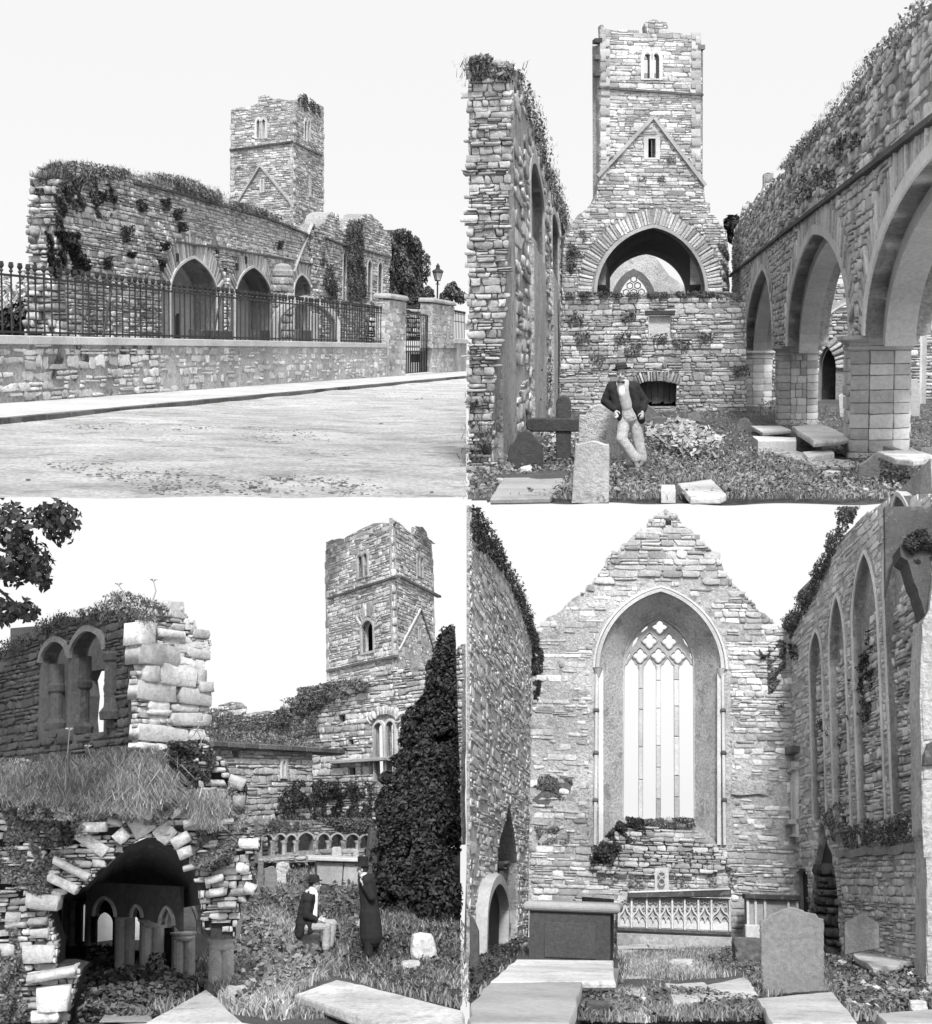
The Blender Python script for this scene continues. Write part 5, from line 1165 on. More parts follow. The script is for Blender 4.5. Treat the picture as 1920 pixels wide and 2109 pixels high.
    ves = [('c', q(617, 1535, -.045), q(636, 1606, -.045), .11, .115), ('c', q(634, 1606, -.06), q(640, 1632, -.07), .1, .05)]
    T.part('waistcoat', put(fuse(capsules(ves), .014, 2, .001), base, s), mat('waistcoat', .36, 0, .15, 0, 1, .2), smooth=True)
    shi = [('e', q(616, 1545, -.12), (.062, .05, .1)), ('c', q(612, 1511, -.03), q(613, 1517, -.03), .06, .07)]
    T.part('shirt', put(fuse(capsules(shi), .01, 1), base, s), g('white_cloth'), smooth=True)
    jac = [('c', q(595, 1535, .05), q(632, 1640, .07), .12, .15), ('c', q(645, 1535, .05), q(658, 1640, .07), .12, .14), ('c', sL, sR, .09, .09), ('c', sL, eL, .085, .075), ('c', eL, q(586, 1611, -.14), .074, .06), ('c', sR, eR, .085, .075), ('c', eR, q(697, 1615, -.07), .074, .06),
           ('c', q(581, 1535, -.07), q(594, 1600, -.1), .075, .07), ('c', q(598, 1600, -.1), q(606, 1645, -.07), .065, .05), ('c', q(656, 1535, -.07), q(673, 1600, -.09), .075, .07), ('c', q(668, 1600, -.09), q(690, 1655, -.02), .075, .07)]
    T.part('jacket', put(fuse(capsules(jac), .012, 2, .002), base, s), g('dark_cloth'), smooth=True)
    T.part('bow_tie', put(capsules([('c', q(612, 1509, -.15), q(601, 1507, -.14), .008, .02), ('c', q(612, 1509, -.15), q(623, 1507, -.14), .008, .02)]), base, s), g('dark_cloth'))
    up = Vector((0, 0, 1)); hc = hq(0, -.01, .085)
    ht = MB().lathe(hc, [(.08, -.01), (.15, -.012), (.155, .002), (.1, .012), (.093, .03), (.088, .085), (.075, .1), (.02, .105)], 18, Vector((-.1, .12, 1)), 0, 1, 1.12); HT = T.part('hat', put(ht, base, s), mat('hat', .05, 0, .2, 0, 1, .2), smooth=False)
    T.part('hat_band', put(MB().lathe(hc, [(.098, .014), (.099, .04)], 18, Vector((-.1, .12, 1)), 0, 1, 1.12), base, s), g('dark_cloth'), HT)
    T.part('moustache', put(capsules([('c', hq(0, .098, -.055), hq(-.035, .085, -.066), .012, .006), ('c', hq(0, .098, -.055), hq(.035, .085, -.066), .012, .006)]), base, s), mat('grey_hair', .2, 0, .2, 0, 1, 0))
    T.part('hair', put(capsules([('e', hq(0, -.03, .015), (.081, .088, .085), hr)]), base, s), g('hair'), smooth=True)
    T.part('eyes', put(capsules([('e', hq(sx*.031, .083, .0), (.013, .008, .007), hr) for sx in (-1, 1)]), base, s), g('hair'))
    for a, tdir in ((aL, (.1, -1, 0)), (aR, (-.25, -1, 0))):
        d = Vector(tdir).normalized(); sh = [('c', Vector((a.x, a.y+.04, .045)), Vector((a.x, a.y, .05))+d*.1, .048, .045), ('c', Vector((a.x, a.y, .045))+d*.1, Vector((a.x, a.y, .03))+d*.19, .045, .032), ('c', a, Vector((a.x, a.y+.02, .06)), .05, .05)]
        T.part('shoe', put(fuse(capsules(sh), .01, 2), base, s), mat('shoe', .16, 0, .2, 0, 1, .1, .5), smooth=True)
build_TR()
# =================================================================== 3. the choir with the great east window
BR = Stage('BR', 960, 1025, .5378, (730, 1490), .75, S=.5)
def build_BR():
    st = BR; r = random.Random(31); f = FPX/.5378; g = lambda k: sm(k, st); ra = random.Random(8)
    ground_grid(st, lin(14, 1800, 70), [2030, 2005]+lin(1980, 1700, 36)+lin(1690, 1660, 5), .022, 1.6, 3, g('soil'))
    # gable wall with the window
    Yg = 20.2; gp = plane_px(st, 255, Yg, 1235, Yg)
    T = Thing(st, 'east_gable', 'tall ruined gable wall with a great traceried window', 'ruin', gp.P(gp.uv(740, 1690)[0], 0))
    ol = [(1275, 1700), (1275, 512), (1230, 512), (1192, 490), (1170, 468), (1150, 448), (1112, 430), (1108, 408), (1080, 388), (1062, 368), (1040, 345), (1020, 328), (1004, 300), (990, 285), (982, 262), (972, 242), (975, 225), (950, 212), (930, 190), (905, 168), (880, 148), (862, 120), (848, 118), (822, 92), (812, 80), (806, 62), (780, 55), (765, 45), (745, 56), (722, 64), (712, 82), (692, 98), (690, 112), (668, 122), (640, 145), (618, 168), (590, 182), (588, 198), (560, 212), (536, 234), (530, 262), (518, 275), (505, 302), (488, 312), (482, 330), (460, 338), (455, 362), (430, 375), (410, 385), (380, 412), (370, 428), (340, 448), (310, 458), (300, 482), (262, 500), (245, 520), (238, 1700)]
    po = gp.uvs(ol); po = [(po[0][0], -.1)]+rag(po[1:-1], .2, .02, ra)+[(po[-1][0], -.1)]
    out = arch_px(gp, (512, 655), (976, 655), (747, 362), 18); sill = gp.uv(740, 1335)[1]
    hole = opening(out, sill); slot = gp.uvs([(764, 108), (786, 108), (786, 84), (764, 84)])
    T.part('wall_core', MB().prism(gp, po, -.35, 0, [hole, slot]), g('plaster'))
    hood = opening(offset_path(out, .12), sill)
    upper = gp.uvs([(420, 390), (560, 330), (740, 310), (900, 320), (1010, 330), (1100, 420), (1100, 0), (420, 0)])
    cells = courses(po, [hood, slot], (.05, .13), (.12, .4), ra, .01); Q = pin(upper, np.array([c[:2] for c in cells]))
    lay(T, gp, [c for c, q in zip(cells, Q) if q], g('stone'), .035, 'rubble', 150, seed=2)
    cells = courses(po, [hood, slot], (.035, .1), (.08, .28), ra, .008); right = gp.uvs([(1010, 330), (1190, 470), (1230, 520), (1230, 960), (1080, 980), (990, 720)]); low = gp.uvs([(250, 1330), (1240, 1330), (1240, 1700), (250, 1700)])
    A_ = np.array([c[:2] for c in cells]); Q = pin(upper, A_); Q2 = pin(right, A_) | pin(low, A_)
    lay(T, gp, [c for c, q, q2 in zip(cells, Q, Q2) if q2 and not q], g('stone_pale'), .022, 'rubble', 100, seed=3, keep=.85)
    lay(T, gp, [c for c, q, q2 in zip(cells, Q, Q2) if not q and not q2], g('stone_pale'), .016, 'rubble', 45, seed=4, keep=.4)
    # splayed embrasure and the window in it
    dp = .55; wp = gp.shifted(-dp); inn = arch_px(wp, (606, 640), (870, 640), (740, 462), 18); wsill = wp.uv(740, 1232)[1]
    n = len(out); a_ = [(out[0][0], sill)]+out+[(out[-1][0], sill)]; b_ = [(inn[0][0], wsill)]+inn+[(inn[-1][0], wsill)]
    m = len(a_); T.part('splay', MB().add([gp.P(u, v, -.02) for u, v in a_]+[wp.P(u, v) for u, v in b_], [(i, i+1, m+i+1, m+i) for i in range(m-1)]), g('plaster'))
    T.part('sill_slope', MB().add([gp.P(a_[0][0], sill, 0), gp.P(a_[-1][0], sill, 0), wp.P(b_[-1][0], wsill), wp.P(b_[0][0], wsill)], [(0, 1, 2, 3)]), g('mortar'))
    T.part('hood_mould', MB().band(gp, offset_path(out, .0), .05, -.05, .06), g('dressed')); T.part('hood_mould', MB().band(gp, offset_path(out, .065), .03, -.05, .035), g('dressed_light'))
    for (x0, x1, x2, sg) in ((490, 523, 500, 1), (960, 993, 984, -1)):
        c0, c1 = gp.uv(x0, 675), gp.uv(x1, 655); u = gp.uv(x2, 800)[0]
        T.part('capital', MB().lathe(gp.P((c0[0]+c1[0])/2, 0, .03), [(.02, c0[1]-.04), (.06, c1[1]-.01), (.065, c1[1])], 10), g('dressed'))
        T.part('shaft', MB().lathe(gp.P(u, 0, .03), [(.024, gp.uv(x2, 1330)[1]), (.024, c0[1])], 8), g('dressed_light'))
        for y in (815, 978, 1158): z = gp.uv(x2, y)[1]; T.part('shaft_ring', MB().lathe(gp.P(u, 0, .03), [(.026, z-.03), (.042, z-.012), (.042, z+.012), (.026, z+.03)], 10), g('stone_dark'))
        a0, b0 = (x2+8, 512) if sg > 0 else (976, x2-8)
        T.part('jamb_strip', MB().prism(gp, gp.uvs([(a0, 1330), (b0+14*sg, 1330), (b0+14*sg, 660), (a0, 660)]), -.05, .012), g('dressed_light'))
    # tracery: mullions, net of quatrefoils
    W = Thing(st, 'window_tracery', 'stone tracery of quatrefoils over four tall open lights', 'window', wp.P(wp.uv(740, 1232)[0], wsill))
    for x0, x1 in ((659, 679), (727, 746), (797, 816)):
        a, b = wp.uv(x0, 1240), wp.uv(x1, 638); z = a[1]; k = 0
        while z < b[1]-.02:
            z2 = min(b[1], z+ra.uniform(.3, .6)); W.part('mullion_stone', MB().plate(wp, [(a[0], z), (b[0], z), (b[0], z2-.004), (a[0], z2-.004)], -.16, 0, .015), g('ashlar')); z = z2
    C = lambda x, y: wp.uv(x, y); sc_ = wp.uv(741, 600)[0]-wp.uv(740, 600)[0]
    def quatre(x, y, rx, ry):
        c = C(x, y); pts = []
        for i in range(32):
            t = 2*math.pi*i/32; lob = .72+.28*abs(math.cos(2*t))**.7; dia = 1/(abs(math.cos(t))+abs(math.sin(t)))
            k = .5*lob+.62*dia*lob; pts.append((c[0]+rx*sc_*k*math.cos(t)*.95, c[1]+ry*sc_*k*math.sin(t)*.95))
        return pts
    holes = [quatre(x, y, 26, 27) for x, y in ((667, 602), (737, 601), (812, 603))]+[quatre(x, y, 26, 28) for x, y in ((703, 545), (778, 547))]+[quatre(742, 492, 28, 26)]
    holes += [[C(x, y) for x, y in p] for p in ([(640, 545), (655, 527), (659, 532), (652, 552), (638, 570), (635, 566)], [(668, 510), (690, 486), (697, 488), (694, 498), (674, 514)], [(788, 490), (794, 486), (822, 510), (818, 516), (800, 505)], [(828, 530), (836, 534), (856, 566), (852, 572), (838, 556)], [(614, 612), (626, 590), (630, 596), (624, 608), (616, 616)], [(855, 588), (860, 590), (868, 614), (862, 614)])]
    pl_out = [C(604, 650)]+offset_path(arch_px(wp, (604, 640), (872, 640), (740, 462), 16), -.004)+[C(872, 650)]
    bot = []
    for (x0, x1) in ((816, 872), (746, 797), (679, 727), (606, 659)):
        xm = (x0+x1)/2; bot += [C(x1-1, 652), C(x1-3, 640), C(xm+15, 634), C(xm+9, 622), C(xm, 612), C(xm-9, 622), C(xm-15, 634), C(x0+3, 640), C(x0+1, 652)]
    W.part('tracery_plate', MB().prism(wp, pl_out[:-1]+bot, -.13, -.03, holes), g('dressed'))
    for h_ in holes[:6]: W.part('foil_moulding', MB().band(wp, h_, -.018, -.04, .0, True), g('dressed'))
    W.part('frame', MB().band(wp, b_, .04, -.2, .02), g('dressed'))
    # sill mound with ivy
    T.part('sill_mound', MB().add([gp.P(*gp.uv(x, y), n_) for x, y, n_ in ((505, 1350, .04), (600, 1232, -.45), (680, 1228, -.5), (800, 1232, -.5), (880, 1240, -.45), (975, 1345, .04), (740, 1380, .03))], [(0, 6, 1), (1, 6, 2), (2, 6, 3), (3, 6, 4), (4, 6, 5)]), g('mortar'))
    lay(T, gp.shifted(.05), courses(gp.uvs([(500, 1360), (620, 1262), (870, 1262), (980, 1350), (1020, 1430), (740, 1470), (470, 1430)]), [], (.03, .08), (.06, .2), ra, .006), g('stone'), .05, 'rubble', 60, seed=6)
    ivy(st, gp.shifted(.05), [(500, 1340), (560, 1270), (600, 1222), (680, 1230), (690, 1290), (600, 1330), (560, 1400), (480, 1400)], 2200, .06, .22, g('leaf_dark'), 'dark ivy at the left of the window sill', 21, thin=.2)
    ivy(st, gp.shifted(-.3), [(670, 1235), (760, 1224), (870, 1228), (880, 1260), (800, 1270), (690, 1275)], 1300, .05, .15, g('leaf'), 'low weeds along the window sill', 22, 'wall_plants', 'plants', .2)
    ivy(st, gp.shifted(.02), [(480, 1340), (560, 1290), (700, 1300), (900, 1320), (940, 1400), (740, 1420), (560, 1420), (490, 1400)], 1700, .05, .1, g('leaf'), 'creeper under the left end of the window sill', 23, thin=.4)
    for i, (x0, y0, x1, y1, n_, d_, lab) in enumerate(((255, 1060, 410, 1160, 600, 'leaf', 'dark creeper patch on the gable left of the shaft'), (1150, 540, 1225, 820, 1500, 'leaf', 'creeper hanging in the right corner of the gable'), (1120, 570, 1225, 620, 500, 'leaf_dark', 'dark creeper tuft in the upper right corner of the gable'), (470, 1360, 560, 1420, 160, 'leaf', 'small weeds on the gable below the left shaft'), (265, 1250, 400, 1330, 350, 'leaf_pale', 'grey weeds low on the gable at the left'), (500, 1410, 720, 1500, 400, 'leaf_pale', 'grey weeds above the altar tomb'), (780, 1410, 1050, 1500, 400, 'leaf_pale', 'grey weeds right of the carved slab'))):
        ivy(st, gp, [(x0, y0+10), ((x0+x1)/2, y0), (x1, y0+15), (x1-8, y1), ((x0+x1)/2, y1-12), (x0+12, y1)], n_, .05, .09, g(d_), lab, 30+i, thin=.45)
    # ledge on the right, dark patch on the left
    u0, v0 = gp.uv(1015, 1135); u1, v1 = gp.uv(1145, 1100)
    T.part('broken_ledge', MB().prism(gp, rag([(u0, v0), (u1, v0), (u1+.05, v1), (u0+.02, v1+.02), (u0, v0)], .1, .02, ra)[:-1], 0, .05), g('plaster'))
    T.part('dark_patch', MB().prism(gp, rag(gp.uvs([(250, 1160), (330, 1090), (405, 1085), (400, 1130), (330, 1150), (310, 1190), (250, 1160)]), .1, .02, ra)[:-1], 0, .012), g('stone_dark'))  # thin raised plate, darker than the plaster around it

    # left wall
    lp = Plane(st, Vector((-1.78, 12.9, 0)), Vector((-1.78, 20.3, 0)))
    T = Thing(st, 'choir_wall', 'long pale plastered left wall with a dark pointed breach', 'ruin', Vector((-1.78, 16, 0)))
    ol = [(14, 1805), (14, 30), (40, 66), (70, 115), (98, 165), (120, 205), (140, 245), (160, 285), (200, 372), (222, 425), (240, 475), (248, 500), (252, 1690)]
    po = lp.uvs(ol); po = [(po[0][0], -.1), po[1]]+rag(po[2:-1], .3, .03, ra)+[(po[-1][0], -.1)]
    br = lp.uvs([(195, 1690), (200, 1580), (196, 1400), (190, 1330), (182, 1270), (172, 1215), (166, 1165), (158, 1200), (150, 1240), (135, 1290), (124, 1330), (120, 1450), (122, 1560), (120, 1722)])
    br[0] = (br[0][0], .0); br[-1] = (br[-1][0], .0)
    T.part('wall_core', MB().prism(lp, po, -.03, 0, [br]), g('plaster_streak'))
    T.part('wall_backing', MB().prism(lp.shifted(-.03), [(2.6, -.1), (lp.L, -.1), (lp.L, 4.0), (2.6, 4.0)], -.22, -.002, [[(u, v+.0) for u, v in br]]), g('mortar'))
    T.part('breach_back', MB().prism(lp.shifted(-.24), [(br[-1][0]-.05, -.1), (br[0][0]+.3, -.1), (br[0][0]+.3, 2.4), (br[-1][0]-.05, 2.4)], -.02, 0), g('mortar_dark'))
    lay(T, lp.shifted(-.24), courses([(br[-1][0], 0), (br[0][0]+.8, 0), (br[0][0]+.8, 1.0), (br[-1][0], 1.0)], [], (.1, .2), (.2, .5), ra, .03), g('stone_dark'), .12, 'rubble', 12, seed=5)
    lay(T, lp, courses(po, [br], (.03, .12), (.08, .36), ra, .01, .5), g('stone_light'), .012, 'rubble', 150, seed=7, keep=.6)
    ivy(st, lp, [(14, 28), (40, 40), (75, 100), (125, 190), (170, 280), (215, 375), (245, 460), (268, 540), (285, 620), (275, 770), (262, 760), (258, 640), (240, 540), (205, 440), (160, 330), (100, 240), (40, 200), (14, 160)], 5200, .05, .13, g('leaf_dark'), 'dark ivy fringe along the top of the left wall', 41, thin=.25)
    q = Plane(st, Vector((-1.78, 19.9, 0)), Vector((-1.6, 20.1, 0)))
    ivy(st, gp, [(250, 500), (275, 520), (300, 600), (290, 700), (280, 775), (262, 770), (252, 640)], 700, .05, .12, g('leaf_dark'), 'ivy hanging in the left corner of the gable', 42, thin=.2)
    # tomb niche on the left wall
    nt = Thing(st, 'tomb_niche', 'pointed stone canopy of a wall tomb at the far left', 'tomb', lp.P(lp.uv(90, 1720)[0], 0, .1))
    np_ = lp.shifted(.04); Ln = opening(arc(np_.uv(48, 1700)[0], np_.uv(134, 1700)[0], np_.uv(90, 1600)[1], np_.uv(96, 1458)[1], 10, np_.uv(98, 1460)[0]), -.05)
    nt.part('arch_ring', MB().band(np_, offset_path(Ln, -.05), .1, -.05, .09), g('dressed')); nt.part('recess', MB().prism(np_, Ln, -.04, -.02), g('mortar_dark'))  # flat dark plate stands in for the shaded recess
    # right wall with tall blind windows
    P0, P1 = Vector((1.89, 20.25, 0)), Vector((2.66, 12.55, 0)); rp = Plane(st, P0, P1)
    T = Thing(st, 'choir_wall', 'high right wall with tall pointed blind windows and a breach', 'ruin', rp.P(rp.L*.5, 0))
    tp_ = [(1790, -10), (1640, -10), (1520, -8), (1450, 25), (1420, 110), (1395, 180), (1370, 240), (1345, 300), (1318, 350), (1290, 400), (1262, 440), (1240, 470), (1222, 500), (1215, 530)]
    pt = rp.uvs(tp_); uR = rp.uv(1792, 1000)[0]; clipv = rp.uv(1600, 35)
    # the wall ends where it leaves the picture: its top is kept level with the highest point seen
    pt = [(u, min(v, 4.9)) for u, v in pt]
    po = [(0.02, -.1), (uR, -.1)]+rag(pt, .3, .03, ra); po[-1] = (0.02, po[-1][1])
    def win(xl, xr, ys, xa, ya, yb): 
        a = rp.uv(xl, ys); b = rp.uv(xr, ys); ap = rp.uv(xa, ya); vs = (a[1]+b[1])/2; A = arc(a[0], b[0], vs, ap[1], 10, ap[0]); return A, opening(A, max(rp.uv(xl, yb)[1], 0.3))
    ws = [win(1316, 1363, 640, 1341, 514, 1240), win(1393, 1452, 600, 1420, 378, 1320), win(1481, 1577, 500, 1527, 214, 1330)]
    uD0, uD1 = rp.uv(1603, 400)[0], rp.uv(1741, 400)[0]; vD = rp.uv(1603, 390)[1]; AD = arc(uD0, uD1, vD, 4.75, 10); ws.append((AD, opening(AD, rp.uv(1620, 1310)[1])))
    b1 = opening(arch_px(rp, (1263, 1470), (1310, 1470), (1285, 1418), 6), 0.0); b2 = rp.uvs([(1432, 1655), (1424, 1540), (1415, 1440), (1400, 1360), (1385, 1330), (1372, 1255), (1355, 1240), (1350, 1330), (1335, 1400), (1328, 1500), (1318, 1600), (1316, 1665)])
    b2[0] = (b2[0][0], .02); b2[-1] = (b2[-1][0], .02)
    T.part('wall_core', MB().prism(rp, po, -.12, 0, [w_[1] for w_ in ws]+[b1, b2]), g('plaster'))
    bk = rp.shifted(-.11); T.part('wall_backing', MB().prism(bk, [(.05, -.1), (uR, -.1), (uR, 4.9), (.05, 4.9)], -.2, 0), g('mortar'))
    for (A, h_) in ws:
        vt = A[0][1]-.1; us_ = (h_[0][0], h_[-1][0])
        lay(T, bk, courses([(us_[0], h_[0][1]), (us_[1]+.15, h_[0][1]), (us_[1]+.15, vt+.6), (us_[0], vt-.05)], [], (.04, .12), (.08, .34), ra, .01, .5), g('stone_pale'), .045, 'rubble', 45, seed=int(us_[0]*10))
        T.part('window_moulding', MB().band(rp, [(A[0][0], h_[0][1])]+A+[(A[-1][0], h_[0][1])], .05, -.1, .015), g('dressed_light'))
    for b_h in (b1, b2): T.part('breach_back', MB().prism(rp.shifted(-.085), [(min(p[0] for p in b_h)-.05, -.05), (max(p[0] for p in b_h)+.25, -.05), (max(p[0] for p in b_h)+.25, max(p[1] for p in b_h)+.1), (min(p[0] for p in b_h)-.05, max(p[1] for p in b_h)+.1)], -.02, 0), g('mortar_dark'))
    lay(T, rp.shifted(-.08), courses([(b2[-1][0], 0), (b2[0][0]+.3, 0), (b2[0][0]+.2, 1.1), (b2[-1][0]+.1, 1.1)], [], (.08, .16), (.15, .4), ra, .03), g('stone_dark'), .1, 'rubble', 14, seed=9)
    lowp = [(rp.uv(1435, 1500)[0], 0), (uR, 0), (uR, rp.uv(1600, 1335)[1]), (rp.uv(1440, 1330)[0], rp.uv(1600, 1335)[1])]
    lay(T, rp, courses(lowp, [b2], (.03, .1), (.07, .26), ra, .01), g('stone_light'), .025, 'rubble', 120, seed=10, keep=.8)
    T.part('ledge', MB().prism(rp, rag([(lowp[0][0], lowp[2][1]-.08), (uR, lowp[2][1]-.08), (uR, lowp[2][1]), (lowp[0][0], lowp[2][1]), (lowp[0][0], lowp[2][1]-.08)], .2, .02, ra)[:-1], 0, .05), g('mortar_light'))
    lay(T, rp, courses(po, [opening(offset_path(w_[0], .1), w_[1][0][1]) for w_ in ws]+[b1, b2, lowp], (.04, .11), (.1, .35), ra, .008), g('stone_light'), .014, 'rubble', 90, seed=11, keep=.75)
    ivy(st, rp, [(1450, 36), (1520, 34), (1510, 60), (1440, 170), (1380, 290), (1330, 400), (1280, 480), (1250, 540), (1215, 570), (1215, 490), (1260, 430), (1320, 330), (1380, 210), (1430, 100)], 5200, .05, .16, g('leaf'), 'thick ivy fringe along the top of the right wall', 43, thin=.2)
    ivy(st, rp, [(1240, 560), (1275, 560), (1275, 620), (1250, 620)], 160, .05, .1, g('leaf_dark'), 'small ivy sprig below the top of the right wall by the corner', 44, thin=.2)
    ivy(st, rp.shifted(-.12), [(1500, 700), (1560, 500), (1570, 560), (1568, 860), (1500, 850), (1490, 800), (1540, 760)], 1100, .055, .2, g('leaf_dark'), 'dark bush hanging in the third blind window', 45, thin=.25)
    ivy(st, rp.shifted(-.1), [(1365, 840), (1440, 920), (1450, 960), (1400, 920), (1370, 880)], 260, .05, .15, g('leaf_dark'), 'small dark bush in the second blind window', 46, thin=.2)
    ivy(st, rp.shifted(.02), [(1460, 1300), (1500, 1240), (1570, 1230), (1575, 1320), (1500, 1345), (1462, 1340)], 900, .05, .14, g('leaf'), 'creeper on the sill of the third blind window', 47, thin=.3)
    ivy(st, rp.shifted(.02), [(1590, 1280), (1650, 1220), (1740, 1190), (1745, 1300), (1680, 1330), (1600, 1330)], 1200, .05, .14, g('leaf'), 'creeper on the sill of the fourth blind window', 48, thin=.3)
    ivy(st, rp.shifted(.02), [(1370, 1220), (1440, 1150), (1450, 1250), (1420, 1320), (1385, 1330)], 500, .05, .12, g('leaf'), 'creeper above the breach in the right wall', 49, thin=.35)
    # near wall pier with a broken vault springer at the right edge
    Yp = 12.0; pp = plane_px(st, 1730, Yp, 1792, Yp)
    T = Thing(st, 'wall_pier', 'tall plastered pier with broken vault springer at the right edge', 'pier', pp.P(pp.uv(1770, 1800)[0], 0))
    sh = rag(pp.uvs([(1792, 1960), (1792, 290), (1775, 430), (1752, 470), (1742, 620), (1744, 940), (1750, 1290), (1762, 1310), (1768, 1960)]), .25, .012, ra)
    T.part('shaft', MB().prism(pp, sh, -.5, 0), g('plaster')); 
    cells = []; 
    for y in range(480, 1900, 150): cells.append((1752 if y < 1290 else 1768, y, 1790, y+148))
    stone_px(T, pp, cells, g('plaster'), 'ashlar', .015, 3, 'ashlar_block')
    T.part('springer', MB().prism(pp, rag(pp.uvs([(1674, 215), (1668, 175), (1690, 145), (1740, 130), (1792, 120), (1792, 520), (1775, 480), (1760, 420), (1738, 340), (1712, 270), (1700, 232)]), .05, .012, ra), -.5, -.1), g('stone_black_shade'))
    ivy(st, pp.shifted(-.1), [(1668, 180), (1690, 140), (1792, 110), (1792, 240), (1740, 260), (1700, 230)], 900, .04, .12, g('leaf_dark'), 'dark weeds on the broken vault springer at the right edge', 61, thin=.3)
    T.part('vault_web', MB().prism(pp.shifted(-.6), pp.shifted(-.6).uvs([(1604, 34), (1792, 34), (1792, 130), (1690, 150), (1640, 240), (1608, 380)]), -.1, 0), g('stone_dark'))
    T.part('corbel', MB().plate(pp, pp.uvs([(1746, 1030), (1792, 1026), (1792, 930), (1762, 945), (1748, 985)]), -.2, .06, .01), g('stone_dark'))
    # wall monument in the right corner
    mp = rp.shifted(.03); T = Thing(st, 'wall_monument', 'weathered wall monument with pediment, small columns and shelf in the corner', 'monument', mp.P(mp.uv(1245, 1300)[0], mp.uv(1245, 1300)[1]))
    def mpart(nm, px, n1, m): T.part(nm, MB().plate(mp, mp.uvs(px), -.03, n1, .008), m)
    mpart('back_panel', [(1216, 1300), (1270, 1300), (1270, 1010), (1212, 1010)], .02, g('dressed_light')); mpart('pediment', [(1208, 1000), (1240, 960), (1274, 950), (1274, 975), (1245, 990), (1212, 1022)], .1, g('stone_dark'))
    mpart('cornice', [(1220, 1062), (1272, 1030), (1272, 1042), (1222, 1074)], .08, g('dressed')); mpart('shelf', [(1210, 1258), (1270, 1232), (1270, 1250), (1214, 1274)], .12, g('dressed')); mpart('lower_shelf', [(1218, 1308), (1268, 1288), (1268, 1298), (1220, 1318)], .07, g('dressed'))
    for x in (1226, 1244, 1262): T.part('column', MB().lathe(mp.P(mp.uv(x, 1200)[0], 0, .05), [(.012, mp.uv(x, 1235)[1]), (.011, mp.uv(x, 1100)[1]), (.02, mp.uv(x, 1085)[1])], 7), g('dressed'))
    # tombs
    def tomb(name, label, xl, xr, yt, yb, dep, lip, m, m2, panel=None):
        Y = min(st.gnd((xl+xr)/2, yb).y, 19.3); pl = plane_px(st, xl, Y, xr, Y); a, b = pl.uv(xl, yb), pl.uv(xr, yt); T = Thing(st, name, label, 'tomb', pl.P((a[0]+b[0])/2, 0)); return T, pl, a, b
    T, pl, a, b = tomb('chest_tomb', 'dark chest tomb with a rounded overhanging lid at the left', 240, 553, 1580, 1772, .6, 0, 0, 0); dpt = .55
    BD = T.part('body', MB().prism(pl, [(a[0], -.05), (b[0], -.05), (b[0], b[1]+.02), (a[0], b[1]+.02)], -dpt*2.2, 0), g('tomb_dark'))
    p0, p1 = pl.uv(300, 1760), pl.uv(498, 1632); T.part('panel', MB().plate(pl, [(p0[0], p0[1]), (p1[0], p0[1]), (p1[0], p1[1]), (p0[0], p1[1])], -.01, .012, .006), g('tomb_dark'), BD)
    z1, z2 = pl.uv(240, 1582)[1], pl.uv(240, 1544)[1]; uL, uR_ = pl.uv(222, 1560)[0], pl.uv(592, 1560)[0]; hh = (z2-z1)/2; rg = []
    for t in lin(-90, 90, 9): e = hh*(math.cos(R_(t))-1); z = z1+hh+hh*math.sin(R_(t)); rg.append([pl.P(uL-e, z, .06+e), pl.P(uR_+e, z, .06+e), pl.P(uR_+e, z, -dpt*2.2-.06-e), pl.P(uL-e, z, -dpt*2.2-.06-e)])
    T.part('lid', MB().rings(rg), mat('tomb_lid', .3, 0, .2, .2, 2, .3), smooth=False)
    # altar tomb
    T, pl, a, b = tomb('altar_tomb', 'long carved altar tomb with traceried panels under the window', 582, 1014, 1532, 1695, .5, 0, 0, 0)
    z = lambda y: pl.uv(800, y)[1]; u = lambda x: pl.uv(x, 1600)[0]
    T.part('body', MB().prism(pl, [(u(582), -.05), (u(1014), -.05), (u(1014), z(1530)), (u(582), z(1530))], -.7, -.03), g('dressed'))
    T.part('base', MB().plate(pl, [(u(578), -.03), (u(1018), -.03), (u(1018), z(1675)), (u(578), z(1675))], -.3, .05, .012), g('stone')); T.part('base_moulding', MB().plate(pl, [(u(580), z(1668)), (u(1016), z(1668)), (u(1016), z(1654)), (u(580), z(1654))], -.3, .025, .01), g('stone_dark'))
    xs_ = [585, 634, 692, 742, 790, 838, 890, 940, 1010]
    T.part('cornice', MB().plate(pl, pl.uvs([(620, 1534), (1014, 1528), (1014, 1500), (620, 1512)]), -.72, .09, .015), g('stone_dark')); T.part('cornice_fillet', MB().plate(pl, pl.uvs([(625, 1514), (1010, 1502), (1010, 1496), (625, 1508)]), -.7, .1, .005), g('dressed_light'))
    for x in xs_: T.part('buttress', MB().plate(pl, [(u(x-4), z(1654)), (u(x+4), z(1654)), (u(x+4), z(1534)), (u(x-4), z(1534))], -.04, .03, .006), g('dressed_light'))
    for x0, x1 in zip(xs_, xs_[1:]):
        xm = (x0+x1)/2; wd = (x1-x0)/2-4
        og = [(xm-wd, 1612), (xm-wd*.8, 1600), (xm-wd*.4, 1590), (xm-wd*.12, 1578), (xm, 1566), (xm+wd*.12, 1578), (xm+wd*.4, 1590), (xm+wd*.8, 1600), (xm+wd, 1612)]
        T.part('ogee_arch', MB().band(pl, pl.uvs(og), .018, -.04, .018), g('dressed_light'))
        for sx_ in (-.5, .5):
            t_ = [(xm+sx_*wd-wd*.45, 1625), (xm+sx_*wd-wd*.3, 1612), (xm+sx_*wd, 1604), (xm+sx_*wd+wd*.3, 1612), (xm+sx_*wd+wd*.45, 1625)]; T.part('cusped_arch', MB().band(pl, pl.uvs(t_), .01, -.04, .008), g('dressed_light'))
